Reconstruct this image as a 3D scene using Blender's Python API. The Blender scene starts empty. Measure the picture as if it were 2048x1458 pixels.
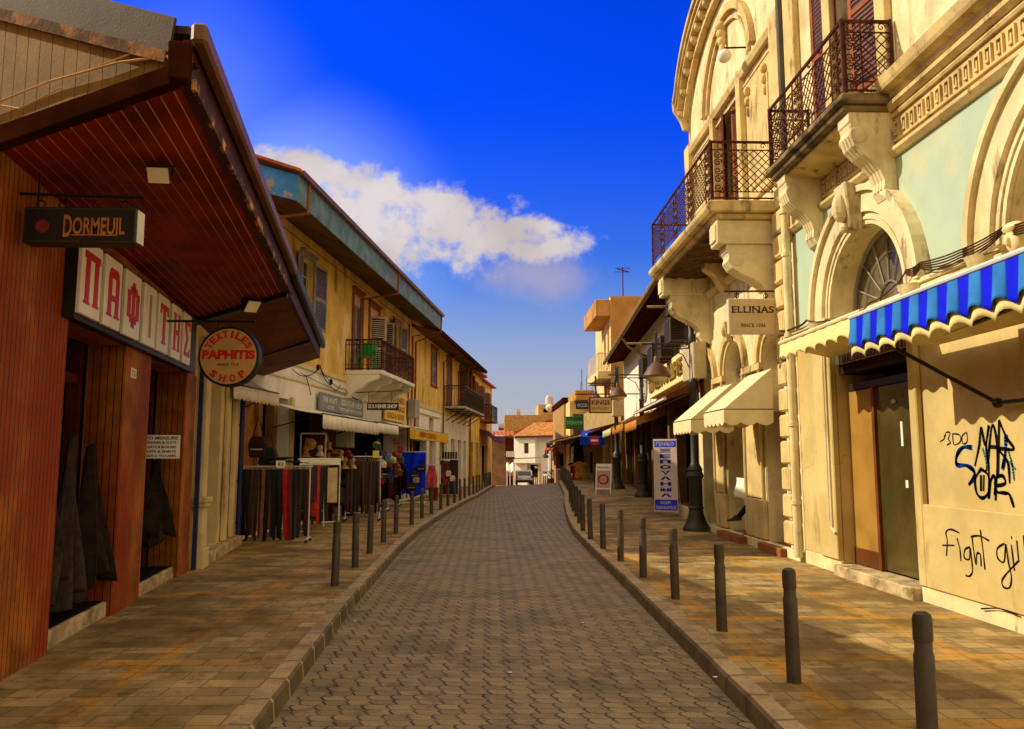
import bpy, bmesh, math, random
from mathutils import Vector
S = bpy.context.scene
R = math.radians
rnd = random.Random(7)
# ---------------------------------------------------------------- camera
FPX, HZ, VPX, CZ = 1600.0, 917.0, 980.0, 1.7
PITCH = math.atan((HZ-729)/FPX)
YAW = math.atan((1024-VPX)/math.hypot(FPX, HZ-729))
cd = bpy.data.cameras.new('camera'); cam = bpy.data.objects.new('camera', cd); S.collection.objects.link(cam)
cd.sensor_width = 36; cd.lens = FPX/2048*36; cd.clip_start = .05; cd.clip_end = 3000
cam.location = (0, 0, CZ); cam.rotation_euler = (math.pi/2+PITCH, 0, -YAW)
S.camera = cam
S.view_settings.view_transform = 'Standard'; S.view_settings.look = 'None'
S.view_settings.exposure = 0.32; S.view_settings.gamma = 1
# ---------------------------------------------------------------- sun and sky
SUN = Vector((-1.0, .23, .76)).normalized()
sl = bpy.data.lights.new('sun', 'SUN'); sl.energy = 4.1; sl.angle = R(.5); sl.color = (1, .86, .60)
so = bpy.data.objects.new('sun', sl); S.collection.objects.link(so)
so.rotation_euler = SUN.to_track_quat('Z', 'Y').to_euler(); so.location = (-40, 10, 40)

def build_world():
    w = bpy.data.worlds.new('World'); S.world = w; w.use_nodes = True
    nt = w.node_tree; N = nt.nodes; L = nt.links; N.clear()
    def nd(t, **k):
        n = N.new(t)
        for a, b in k.items(): setattr(n, a, b)
        return n
    def val(x, sock):
        if isinstance(x, (int, float)): sock.default_value = x
        else: L.new(x, sock)
    def mt(op, a, b=0.0, c=0.0):
        n = nd('ShaderNodeMath', operation=op); val(a, n.inputs[0]); val(b, n.inputs[1]); val(c, n.inputs[2]); return n.outputs[0]
    def sstep(x, a, b):
        n = nd('ShaderNodeMapRange', interpolation_type='SMOOTHSTEP'); val(x, n.inputs[0]); n.inputs[1].default_value = a; n.inputs[2].default_value = b; return n.outputs[0]
    def mixc(f, a, b):
        n = nd('ShaderNodeMix', data_type='RGBA'); val(f, n.inputs[0])
        for q, s in ((a, n.inputs[6]), (b, n.inputs[7])):
            if isinstance(q, tuple): s.default_value = (*q, 1)
            else: L.new(q, s)
        return n.outputs[2]
    tc = nd('ShaderNodeTexCoord'); sp = nd('ShaderNodeSeparateXYZ'); L.new(tc.outputs['Generated'], sp.inputs[0])
    x, y, z = sp.outputs
    ym = mt('MAXIMUM', y, .02)
    u = mt('DIVIDE', x, ym); v = mt('DIVIDE', z, ym)
    sky = nd('ShaderNodeTexSky', sky_type='NISHITA'); sky.sun_disc = False
    sky.sun_elevation = math.asin(SUN.z); sky.sun_rotation = math.atan2(SUN.x, SUN.y)
    sky.air_density = 1.0; sky.dust_density = .3; sky.ozone_density = 3
    # clear blue part of the sky, its own colour deepening with height
    hs = nd('ShaderNodeHueSaturation'); hs.inputs['Saturation'].default_value = 1.25; L.new(sky.outputs[0], hs.inputs['Color'])
    ml = nd('ShaderNodeMix', data_type='RGBA', blend_type='MULTIPLY'); ml.inputs[0].default_value = 1; L.new(hs.outputs[0], ml.inputs[6])
    hi = sstep(v, .1, .5)
    tint = mixc(hi, (.62, .86, 1.3), (.02, .42, 2.5)); L.new(tint, ml.inputs[7])
    lowz = mt('SUBTRACT', 1.0, sstep(v, .02, .27)); blue = mixc(mt('MULTIPLY', lowz, .9), ml.outputs[2], (4.8, 4.5, 4.9))
    # cumulus band
    cmb = nd('ShaderNodeCombineXYZ'); L.new(u, cmb.inputs[0]); L.new(v, cmb.inputs[1])
    nz = nd('ShaderNodeTexNoise'); nz.inputs['Scale'].default_value = 17; nz.inputs['Detail'].default_value = 7; nz.inputs['Roughness'].default_value = .62; L.new(cmb.outputs[0], nz.inputs['Vector'])
    n2 = nd('ShaderNodeTexNoise'); n2.inputs['Scale'].default_value = 5; n2.inputs['Detail'].default_value = 4; L.new(cmb.outputs[0], n2.inputs['Vector'])
    def ell(cx, cy, rx, ry, ang):
        du = mt('SUBTRACT', u, cx); dv = mt('SUBTRACT', v, cy); c, s = math.cos(ang), math.sin(ang)
        a = mt('ADD', mt('MULTIPLY', du, c), mt('MULTIPLY', dv, s)); b = mt('SUBTRACT', mt('MULTIPLY', dv, c), mt('MULTIPLY', du, s))
        a = mt('DIVIDE', a, rx); b = mt('DIVIDE', b, ry)
        return mt('SUBTRACT', 1.0, mt('SQRT', mt('ADD', mt('MULTIPLY', a, a), mt('MULTIPLY', b, b))))
    def P(px, py): return (px-VPX)/FPX, (HZ-py)/FPX
    f = None
    for (px, py, rx, ry, an) in ((620, 370, 200, 96, -.35), (750, 430, 205, 120, -.25), (900, 445, 190, 108, -.15), (1050, 468, 160, 60, -.05)):
        c = P(px, py); e = ell(c[0], c[1], rx/FPX, ry/FPX, an); f = e if f is None else mt('MAXIMUM', f, e)
    fld = mt('ADD', mt('MINIMUM', f, .45), mt('MULTIPLY', mt('SUBTRACT', nz.outputs[0], .5), 1.5))
    cm = sstep(fld, .08, .46)
    c = P(1070, 545); e2 = ell(c[0], c[1], 190/FPX, 85/FPX, -.1)
    c2 = mt('MULTIPLY', sstep(mt('ADD', e2, mt('MULTIPLY', mt('SUBTRACT', nz.outputs[0], .5), .9)), .1, .9), .65)
    c = P(600, 430); e3 = ell(c[0], c[1], 400/FPX, 330/FPX, -.6)
    c3 = mt('MULTIPLY', sstep(e3, .0, 1.15), .8)                  # bright veil left of the cumulus
    c = P(430, 200); e4 = ell(c[0], c[1], 520/FPX, 260/FPX, -1.05)
    c3 = mt('MAXIMUM', c3, mt('MULTIPLY', sstep(e4, 0, 1.3), .28))
    ccol = mixc(sstep(n2.outputs[0], .38, .64), (7.6, 6.9, 7.0), (5.6, 4.9, 4.9))
    veil = (4.6, 6.6, 9.2)
    a = mixc(c3, blue, veil); a = mixc(c2, a, (5.0, 4.3, 4.6)); a = mixc(cm, a, ccol)
    dim = nd('ShaderNodeMix', data_type='RGBA', blend_type='MULTIPLY'); dim.inputs[0].default_value = 1; L.new(a, dim.inputs[6]); dim.inputs[7].default_value = (.8, .8, .8, 1); a = dim.outputs[2]
    # added warm overcast as fill light, out of view overhead, behind and beside
    n3 = nd('ShaderNodeTexNoise'); n3.inputs['Scale'].default_value = 2.2; n3.inputs['Detail'].default_value = 5; L.new(tc.outputs['Generated'], n3.inputs['Vector'])
    wob = mt('MULTIPLY', mt('SUBTRACT', n3.outputs[0], .5), .25)
    front = mt('MULTIPLY', sstep(mt('ADD', y, wob), .1, .35), mt('SUBTRACT', 1.0, sstep(mt('ADD', v, wob), .7, .95)))
    over = mixc(n3.outputs[0], (8.0, 6.5, 4.3), (11.5, 9.4, 6.4))
    a = mixc(front, over, a)
    bg = nd('ShaderNodeBackground'); bg.inputs[1].default_value = .1; L.new(a, bg.inputs[0])
    out = nd('ShaderNodeOutputWorld'); L.new(bg.outputs[0], out.inputs[0])
build_world()

# ---------------------------------------------------------------- geometry of the view (only used to read real positions off real planes)
FW = Vector((math.sin(YAW)*math.cos(PITCH), math.cos(YAW)*math.cos(PITCH), math.sin(PITCH)))
RT = Vector((math.cos(YAW), -math.sin(YAW), 0)); UP = RT.cross(FW)
CAM = Vector((0, 0, CZ))
def ray(px, py): return FW + RT*((px-1024)/FPX) + UP*((729-py)/FPX)
def at_depth(px, py, d):
    r = ray(px, py); return CAM + r*(d/r.y)
def on_level(px, py, z):
    r = ray(px, py); return CAM + r*((z-CZ)/r.z)
class Frame:
    """a vertical plane: s along it, o out of it towards the street, z up"""
    def __init__(self, a, b, side):
        self.O = Vector((a[0], a[1], 0)); d = Vector((b[0]-a[0], b[1]-a[1], 0)); self.L = d.length; self.u = d.normalized()
        self.n = Vector((self.u.y, -self.u.x, 0))*side; self.side = side
    def pt(self, s, o, z): return self.O + self.u*s + self.n*o + Vector((0, 0, z))
    def px(self, px, py, o=0.0):
        r = ray(px, py); P = self.O + self.n*o
        t = ((P-CAM).dot(self.n))/r.dot(self.n); q = CAM + r*t
        return (q-self.O).dot(self.u), q.z
class Axes(Frame):
    def __init__(self, O, u, n):
        self.O = Vector(O); self.u = Vector(u).normalized(); self.n = Vector(n).normalized(); self.side = 1
    def pt(self, s, o, z): return self.O + self.u*s + self.n*o + Vector((0, 0, z))
def sm(t): t = max(0, min(1, t)); return t*t*(3-2*t)
def gz(x, y):
    z = .42*max(0, min(1, (y-17)/14))*max(0, min(1, (x+.5)/5.5))
    if y > 46: z = z*max(0, 1-(y-46)/20) - .0275*(min(y, 90)-46)
    return z
def pz(x, y): return gz(x, y)+.13

# ---------------------------------------------------------------- materials
def lin(h):
    if isinstance(h, tuple): return h
    h = h.lstrip('#'); c = [int(h[i:i+2], 16)/255 for i in (0, 2, 4)]
    return tuple(a/12.92 if a <= .04045 else ((a+.055)/1.055)**2.4 for a in c)
_M = {}
class NT:
    def __init__(s, name):
        s.m = bpy.data.materials.new(name); s.m.use_nodes = True; s.nt = s.m.node_tree; s.b = s.nt.nodes['Principled BSDF']
        s.tc = s.nd('ShaderNodeTexCoord')
    def nd(s, t, **k):
        n = s.nt.nodes.new(t)
        for a, b in k.items(): setattr(n, a, b)
        return n
    def lk(s, x, sock):
        if isinstance(x, (int, float)): sock.default_value = x
        elif isinstance(x, tuple): sock.default_value = (*x, 1) if len(x) == 3 and sock.type == 'RGBA' else x
        else: s.nt.links.new(x, sock)
    def mt(s, op, a, b=0.0, c=0.0):
        n = s.nd('ShaderNodeMath', operation=op); s.lk(a, n.inputs[0]); s.lk(b, n.inputs[1]); s.lk(c, n.inputs[2]); return n.outputs[0]
    def map(s, src, sc): n = s.nd('ShaderNodeMapping'); s.lk(src, n.inputs[0]); n.inputs['Scale'].default_value = sc; return n.outputs[0]
    def noise(s, src, scale, det=4, rough=.55, sc=None):
        if sc: src = s.map(src, sc)
        n = s.nd('ShaderNodeTexNoise'); s.lk(src, n.inputs['Vector']); n.inputs['Scale'].default_value = scale; n.inputs['Detail'].default_value = det; n.inputs['Roughness'].default_value = rough
        return n.outputs[0]
    def ramp(s, x, a, b, smooth=True):
        n = s.nd('ShaderNodeMapRange'); n.interpolation_type = 'SMOOTHSTEP' if smooth else 'LINEAR'; s.lk(x, n.inputs[0]); n.inputs[1].default_value = a; n.inputs[2].default_value = b; return n.outputs[0]
    def mix(s, f, a, b, blend='MIX'):
        n = s.nd('ShaderNodeMix', data_type='RGBA', blend_type=blend); s.lk(f, n.inputs[0]); s.lk(a, n.inputs[6]); s.lk(b, n.inputs[7]); return n.outputs[2]
    def bump(s, h, strength=.3, dist=.02, prev=None):
        n = s.nd('ShaderNodeBump'); n.inputs['Strength'].default_value = strength; n.inputs['Distance'].default_value = dist; s.lk(h, n.inputs['Height'])
        if prev: s.lk(prev, n.inputs['Normal'])
        return n.outputs[0]
    def fin(s, col, rough=.7, nrm=None, metal=0, spec=None):
        s.lk(col, s.b.inputs['Base Color']); s.lk(rough, s.b.inputs['Roughness']); s.b.inputs['Metallic'].default_value = metal
        if spec is not None: s.b.inputs['Specular IOR Level'].default_value = spec
        if nrm: s.lk(nrm, s.b.inputs['Normal'])
        return s.m
def mul(c, k): return tuple(min(1, x*k) for x in c)
def M(name, col, rough=.7, var=.18, scale=2.5, bump=.15, bscale=45, metal=0, stain=None, samt=.5, sscale=1.2, sthr=(.52, .66), streak=False, lines=None, grooves=0, spec=None, stain2=None, crack=0):
    """plain surface with uneven tone, optional stains (col), vertical streaks and board / course lines on its UV metres"""
    if name in _M: return _M[name]
    c = lin(col); t = NT(name); P = t.tc.outputs['Object']; UV = t.tc.outputs['UV']
    n1 = t.noise(P, scale, 5, .6)
    out = t.mix(t.ramp(n1, .3, .7), mul(c, 1-var*1.3), mul(c, 1+var))
    n3 = t.noise(P, scale*9, 3, .6); out = t.mix(t.mt('MULTIPLY', t.ramp(n3, .5, .8), var*.9), out, mul(c, .55))
    if stain2:
        n4 = t.noise(P, stain2[2], 6, .66, (1, 1, .3) if len(stain2) > 5 else None); out = t.mix(t.mt('MULTIPLY', t.ramp(n4, stain2[3], stain2[4]), stain2[1]), out, lin(stain2[0]))
    if crack:
        n5 = t.noise(P, crack, 2.5, .55); g5 = t.mt('SUBTRACT', 1.0, t.ramp(t.mt('ABSOLUTE', t.mt('SUBTRACT', n5, .5)), .0, .006)); n6 = t.noise(P, .9, 3); out = t.mix(t.mt('MULTIPLY', g5, t.mt('MULTIPLY', t.ramp(n6, .5, .62), .45)), out, mul(c, .25))
    if stain:
        n2 = t.noise(P, sscale, 6, .62, (1, 1, .35) if streak else None)
        out = t.mix(t.mt('MULTIPLY', t.ramp(n2, *sthr), samt), out, lin(stain))
    h = t.noise(P, bscale, 4, .6); nrm = t.bump(h, bump, .01) if bump else None
    if lines:                                   # (axis 0 or 1, pitch, width, groove colour)
        ax, pitch, wd, gc = lines
        sp = t.nd('ShaderNodeSeparateXYZ'); t.lk(UV, sp.inputs[0]); q = sp.outputs[ax]
        fr = t.mt('FRACT', t.mt('DIVIDE', q, pitch)); d = t.mt('ABSOLUTE', t.mt('SUBTRACT', fr, .5))
        g = t.ramp(d, .5-wd/pitch, .5-wd/pitch*.4)
        cell = t.nd('ShaderNodeTexWhiteNoise', noise_dimensions='1D'); t.lk(t.mt('FLOOR', t.mt('DIVIDE', q, pitch)), cell.inputs['W'])
        out = t.mix(t.mt('MULTIPLY', cell.outputs[0], .35), out, mul(c, .55))
        out = t.mix(g, out, lin(gc)); nrm = t.bump(t.mt('MULTIPLY', g, -1.0), .6, .01, nrm)
    m = t.fin(out, rough, nrm, metal, (.15 if rough >= .6 else .4) if spec is None else spec); _M[name] = m; return m

# ---------------------------------------------------------------- mesh building
class MB:
    def __init__(s): s.v = []; s.f = []
    def add(s, vs, fs):
        b = len(s.v); s.v += [Vector(p) for p in vs]; s.f += [tuple(b+i for i in f) for f in fs]
    def poly(s, *p): s.add(p, [tuple(range(len(p)))])
    def hexa(s, p):     # 8 points: 4 bottom ring, 4 top ring
        s.add(p, [(3, 2, 1, 0), (4, 5, 6, 7), (0, 1, 5, 4), (1, 2, 6, 5), (2, 3, 7, 6), (3, 0, 4, 7)])
    def box(s, fr, s0, s1, o0, o1, z0, z1):
        s.hexa([fr.pt(s0, o0, z0), fr.pt(s1, o0, z0), fr.pt(s1, o1, z0), fr.pt(s0, o1, z0), fr.pt(s0, o0, z1), fr.pt(s1, o0, z1), fr.pt(s1, o1, z1), fr.pt(s0, o1, z1)])
    def cube(s, x0, x1, y0, y1, z0, z1): s.box(WORLD, x0, x1, y0, y1, z0, z1)
    def prism(s, fr, pts, o0, o1):              # polygon in (s,z) pushed from o0 to o1
        n = len(pts); a = [fr.pt(p[0], o0, p[1]) for p in pts]+[fr.pt(p[0], o1, p[1]) for p in pts]
        s.add(a, [tuple(range(n-1, -1, -1)), tuple(range(n, 2*n))]+[(i, (i+1) % n, n+(i+1) % n, n+i) for i in range(n)])
    def side(s, fr, pts, s0, s1):               # polygon in (o,z) pushed along s
        n = len(pts); a = [fr.pt(s0, p[0], p[1]) for p in pts]+[fr.pt(s1, p[0], p[1]) for p in pts]
        s.add(a, [tuple(range(n-1, -1, -1)), tuple(range(n, 2*n))]+[(i, (i+1) % n, n+(i+1) % n, n+i) for i in range(n)])
    def tube(s, path, r, n=6, close=False, r2=None):
        path = [Vector(p) for p in path]; m = len(path); rings = []
        t0 = (path[1]-path[0]).normalized(); a = Vector((0, 0, 1)) if abs(t0.z) < .9 else Vector((1, 0, 0))
        for i, p in enumerate(path):
            if close: t = (path[(i+1) % m]-path[i-1])
            else: t = path[min(i+1, m-1)]-path[max(i-1, 0)]
            if t.length < 1e-9: t = t0
            t = t.normalized(); e1 = a-t*a.dot(t)
            if e1.length < 1e-4: e1 = Vector((1, 0, 0))-t*t.x
            e1.normalize(); e2 = t.cross(e1); a = e1
            rr = r if r2 is None else r+(r2-r)*i/(m-1)
            rings.append([p+(e1*math.cos(2*math.pi*k/n)+e2*math.sin(2*math.pi*k/n))*rr for k in range(n)])
        vs = [q for g in rings for q in g]; fs = []
        for i in range(m if close else m-1):
            j = (i+1) % m
            for k in range(n): fs.append((i*n+k, i*n+(k+1) % n, j*n+(k+1) % n, j*n+k))
        if not close: fs += [tuple(range(n-1, -1, -1)), tuple((m-1)*n+k for k in range(n))]
        s.add(vs, fs)
    def lathe(s, c, prof, n=20, ax=None):       # profile of (r, h) round a vertical axis (or any axes triple)
        c = Vector(c); e = ax or (Vector((1, 0, 0)), Vector((0, 1, 0)), Vector((0, 0, 1)))
        vs = []; fs = []
        for r, h in prof:
            for k in range(n): a = 2*math.pi*k/n; vs.append(c+e[0]*(r*math.cos(a))+e[1]*(r*math.sin(a))+e[2]*h)
        for i in range(len(prof)-1):
            for k in range(n): fs.append((i*n+k, i*n+(k+1) % n, (i+1)*n+(k+1) % n, (i+1)*n+k))
        if prof[0][0] > 1e-6: fs.append(tuple(range(n-1, -1, -1)))
        if prof[-1][0] > 1e-6: fs.append(tuple((len(prof)-1)*n+k for k in range(n)))
        s.add(vs, fs)
    def ball(s, c, rx, ry, rz, n=12, m=8):
        vs = []; fs = []; c = Vector(c)
        for i in range(m+1):
            th = math.pi*i/m
            for k in range(n): a = 2*math.pi*k/n; vs.append(c+Vector((rx*math.sin(th)*math.cos(a), ry*math.sin(th)*math.sin(a), rz*math.cos(th))))
        for i in range(m):
            for k in range(n): fs.append(((i+1)*n+k, (i+1)*n+(k+1) % n, i*n+(k+1) % n, i*n+k))
        s.add(vs, fs)
    def grid(s, fn, nu, nv):
        vs = [fn(i/nu, j/nv) for j in range(nv+1) for i in range(nu+1)]
        fs = [(j*(nu+1)+i, j*(nu+1)+i+1, (j+1)*(nu+1)+i+1, (j+1)*(nu+1)+i) for j in range(nv) for i in range(nu)]
        s.add(vs, fs)
    def pieces(s):
        n = len(s.v); par = list(range(n))
        def find(i):
            while par[i] != i: par[i] = par[par[i]]; i = par[i]
            return i
        for f in s.f:
            a = find(f[0])
            for i in f[1:]:
                b = find(i)
                if b != a: par[b] = a
        isl = {}
        for f in s.f: isl.setdefault(find(f[0]), []).append(f)
        isl = list(isl.values())
        if len(isl) < 2 or len(isl) > 500: return [s.f]
        bx = []
        for fs in isl:
            vs = [s.v[i] for f in fs for i in f]; lo = [min(v[k] for v in vs) for k in range(3)]; hi = [max(v[k] for v in vs) for k in range(3)]; bx.append((lo, hi, max(hi[k]-lo[k] for k in range(3))))
        g = list(range(len(isl)))
        def fg(i):
            while g[i] != i: g[i] = g[g[i]]; i = g[i]
            return i
        for i in range(len(isl)):
            for j in range(i):
                if fg(i) == fg(j): continue
                A_, B_ = bx[i], bx[j]; d = math.sqrt(sum(max(0, A_[0][k]-B_[1][k], B_[0][k]-A_[1][k])**2 for k in range(3)))
                if d <= max(.02, .5*max(A_[2], B_[2])): g[fg(i)] = fg(j)
        out = {}
        for i, fs in enumerate(isl): out.setdefault(fg(i), []).extend(fs)
        return list(out.values())
    def obj(s, name, mat, parent=None, **k):
        if parent is not None and name not in ('cable', 'graffiti_line', 'graffiti_tag', 'interior'):
            ps = s.pieces()
            if len(ps) > 1:
                r = None
                for fs in ps:
                    q = MB(); ix = {}
                    for f in fs:
                        for i in f:
                            if i not in ix: ix[i] = len(q.v); q.v.append(s.v[i])
                        q.f.append(tuple(ix[i] for i in f))
                    o = q.obj1(name, mat, parent, **k); r = r or o
                return r
        return s.obj1(name, mat, parent, **k)
    def obj1(s, name, mat, parent=None, smooth=False, bev=0, weld=False, solid=0):
        base = Vector(parent['_b']) if parent is not None and '_b' in parent else Vector((0, 0, 0))
        me = bpy.data.meshes.new(name); me.from_pydata([tuple(p-base) for p in s.v], [], s.f)
        bm = bmesh.new(); bm.from_mesh(me)
        if weld: bmesh.ops.remove_doubles(bm, verts=bm.verts, dist=1e-4)
        bmesh.ops.recalc_face_normals(bm, faces=bm.faces)
        uvl = bm.loops.layers.uv.new('uv')
        for f in bm.faces:
            n = f.normal
            if abs(n.z) > .75:
                for l in f.loops: p = l.vert.co+base; l[uvl].uv = (p.x, p.y)
            else:
                tx, ty = -n.y, n.x; q = math.hypot(tx, ty) or 1
                if (abs(tx) > abs(ty) and tx < 0) or (abs(ty) >= abs(tx) and ty < 0): tx, ty = -tx, -ty
                for l in f.loops: p = l.vert.co+base; l[uvl].uv = ((p.x*tx+p.y*ty)/q, p.z)
            f.smooth = smooth
        bm.to_mesh(me); bm.free()
        if mat: me.materials.append(mat)
        o = bpy.data.objects.new(name, me); S.collection.objects.link(o)
        if parent is not None: o.parent = parent
        o['_b'] = tuple(base)
        if solid: q = o.modifiers.new('t', 'SOLIDIFY'); q.thickness = solid; q.offset = 0
        if bev: q = o.modifiers.new('b', 'BEVEL'); q.width = bev; q.segments = 1; q.limit_method = 'ANGLE'; q.angle_limit = R(40)
        if smooth: me.set_sharp_from_angle(angle=R(42))
        return o
WORLD = Axes((0, 0, 0), (1, 0, 0), (0, 1, 0))
def tag(o, label=None, cat=None, group=None, kind=None):
    if label: o['label'] = label
    if cat: o['category'] = cat
    if group: o['group'] = group
    if kind: o['kind'] = kind
    return o
def thing(name, label, cat, loc=(0, 0, 0), group=None):
    o = bpy.data.objects.new(name, None); S.collection.objects.link(o); o.location = loc; o.empty_display_size = .1
    o['_b'] = tuple(loc); return tag(o, label, cat, group)
def kids(o): return [c for c in S.objects if c.parent == o]
def copy_tree(o, parent=None):
    c = o.copy(); S.collection.objects.link(c)
    if parent is not None: c.parent = parent
    for k in kids(o): copy_tree(k, c)
    return c
ORD = ['zeroth', 'first', 'second', 'third', 'fourth', 'fifth', 'sixth', 'seventh', 'eighth', 'ninth', 'tenth', 'eleventh', 'twelfth', 'thirteenth', 'fourteenth', 'fifteenth', 'sixteenth', 'seventeenth', 'eighteenth', 'nineteenth', 'twentieth']
ORD += ['twenty-'+q for q in ORD[1:10]]+['thirtieth']+['thirty-'+q for q in ORD[1:10]]

# text laid on a plane: centre c, right ex, up ey, out en; fitted to w x h
def glyphs(txt, bold=.0, res=3):
    cu = bpy.data.curves.new('t', 'FONT'); cu.body = txt; cu.size = 1; cu.offset = bold; cu.resolution_u = res; cu.extrude = .0
    o = bpy.data.objects.new('t', cu); S.collection.objects.link(o)
    bpy.context.view_layer.update()
    me = bpy.data.meshes.new_from_object(o.evaluated_get(bpy.context.evaluated_depsgraph_get()))
    vs = [v.co.copy() for v in me.vertices]; fs = [tuple(p.vertices) for p in me.polygons]
    bpy.data.objects.remove(o); bpy.data.curves.remove(cu); bpy.data.meshes.remove(me)
    return vs, fs
def put_text(mb, txt, c, ex, ey, w, h, lift=.004, en=None, bold=.02, rot=0, keep=False, serif=False):
    vs, fs = glyphs(txt, bold)
    if not vs: return
    x0 = min(v.x for v in vs); x1 = max(v.x for v in vs); y0 = min(v.y for v in vs); y1 = max(v.y for v in vs)
    kx = w/max(1e-6, x1-x0); ky = h/max(1e-6, y1-y0)
    if keep: kx = ky = min(kx, ky)
    c = Vector(c); ex = Vector(ex).normalized(); ey = Vector(ey).normalized(); en = Vector(en) if en is not None else ex.cross(ey)
    cr, sr = math.cos(rot), math.sin(rot); out = []
    for v in vs:
        x = (v.x-(x0+x1)/2)*kx; y = (v.y-(y0+y1)/2)*ky
        out.append(c+ex*(x*cr-y*sr)+ey*(x*sr+y*cr)+en*lift)
    mb.add(out, fs)

def wall(mb, fr, s0, s1, z0, z1, opens=(), o=0.0, depth=.3, zbase=None):
    """front skin of a wall with rectangular openings (s0,s1,z0,z1) and their reveals"""
    ss = sorted({s0, s1}|{q for w in opens for q in w[:2] if s0 < q < s1}); zs = sorted({z0, z1}|{q for w in opens for q in w[2:4] if z0 < q < z1})
    for a, b in zip(ss, ss[1:]):
        for c, d in zip(zs, zs[1:]):
            m, n = (a+b)/2, (c+d)/2
            if any(w[0] < m < w[1] and w[2] < n < w[3] for w in opens): continue
            mb.poly(fr.pt(a, o, c), fr.pt(b, o, c), fr.pt(b, o, d), fr.pt(a, o, d))
    for w in opens:
        a, b, c, d = w[:4]; e = o-depth
        mb.poly(fr.pt(a, o, c), fr.pt(a, o, d), fr.pt(a, e, d), fr.pt(a, e, c)); mb.poly(fr.pt(b, o, c), fr.pt(b, o, d), fr.pt(b, e, d), fr.pt(b, e, c))
        mb.poly(fr.pt(a, o, d), fr.pt(b, o, d), fr.pt(b, e, d), fr.pt(a, e, d)); mb.poly(fr.pt(a, o, c), fr.pt(b, o, c), fr.pt(b, e, c), fr.pt(a, e, c))
def room(mb, fr, s0, s1, z0, z1, o0, o1):       # an open-fronted dark interior behind an opening
    mb.poly(fr.pt(s0, o1, z0), fr.pt(s1, o1, z0), fr.pt(s1, o1, z1), fr.pt(s0, o1, z1))
    for a in (s0, s1): mb.poly(fr.pt(a, o0, z0), fr.pt(a, o1, z0), fr.pt(a, o1, z1), fr.pt(a, o0, z1))
    for c in (z0, z1): mb.poly(fr.pt(s0, o0, c), fr.pt(s1, o0, c), fr.pt(s1, o1, c), fr.pt(s0, o1, c))
def cable(mb, pts, r=.008, sag=.0, n=4):
    out = []
    for i in range(len(pts)-1):
        a, b = Vector(pts[i]), Vector(pts[i+1]); k = 8
        for j in range(k+(i == len(pts)-2)): t = j/k; p = a.lerp(b, t); p.z -= sag*4*t*(1-t); out.append(p)
    mb.tube(out, r, n)
def spiral(fr, s, o, z, r, turns=1.25, d=1, a0=0, n=14):
    return [fr.pt(s+math.cos(a0+d*2*math.pi*turns*t)*r*(1-.8*t), o, z+math.sin(a0+d*2*math.pi*turns*t)*r*(1-.8*t)) for t in [i/n for i in range(n+1)]]
def circ(fr, s, o, z, r, n=12): return [fr.pt(s+math.cos(2*math.pi*i/n)*r, o, z+math.sin(2*math.pi*i/n)*r) for i in range(n)]
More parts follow.
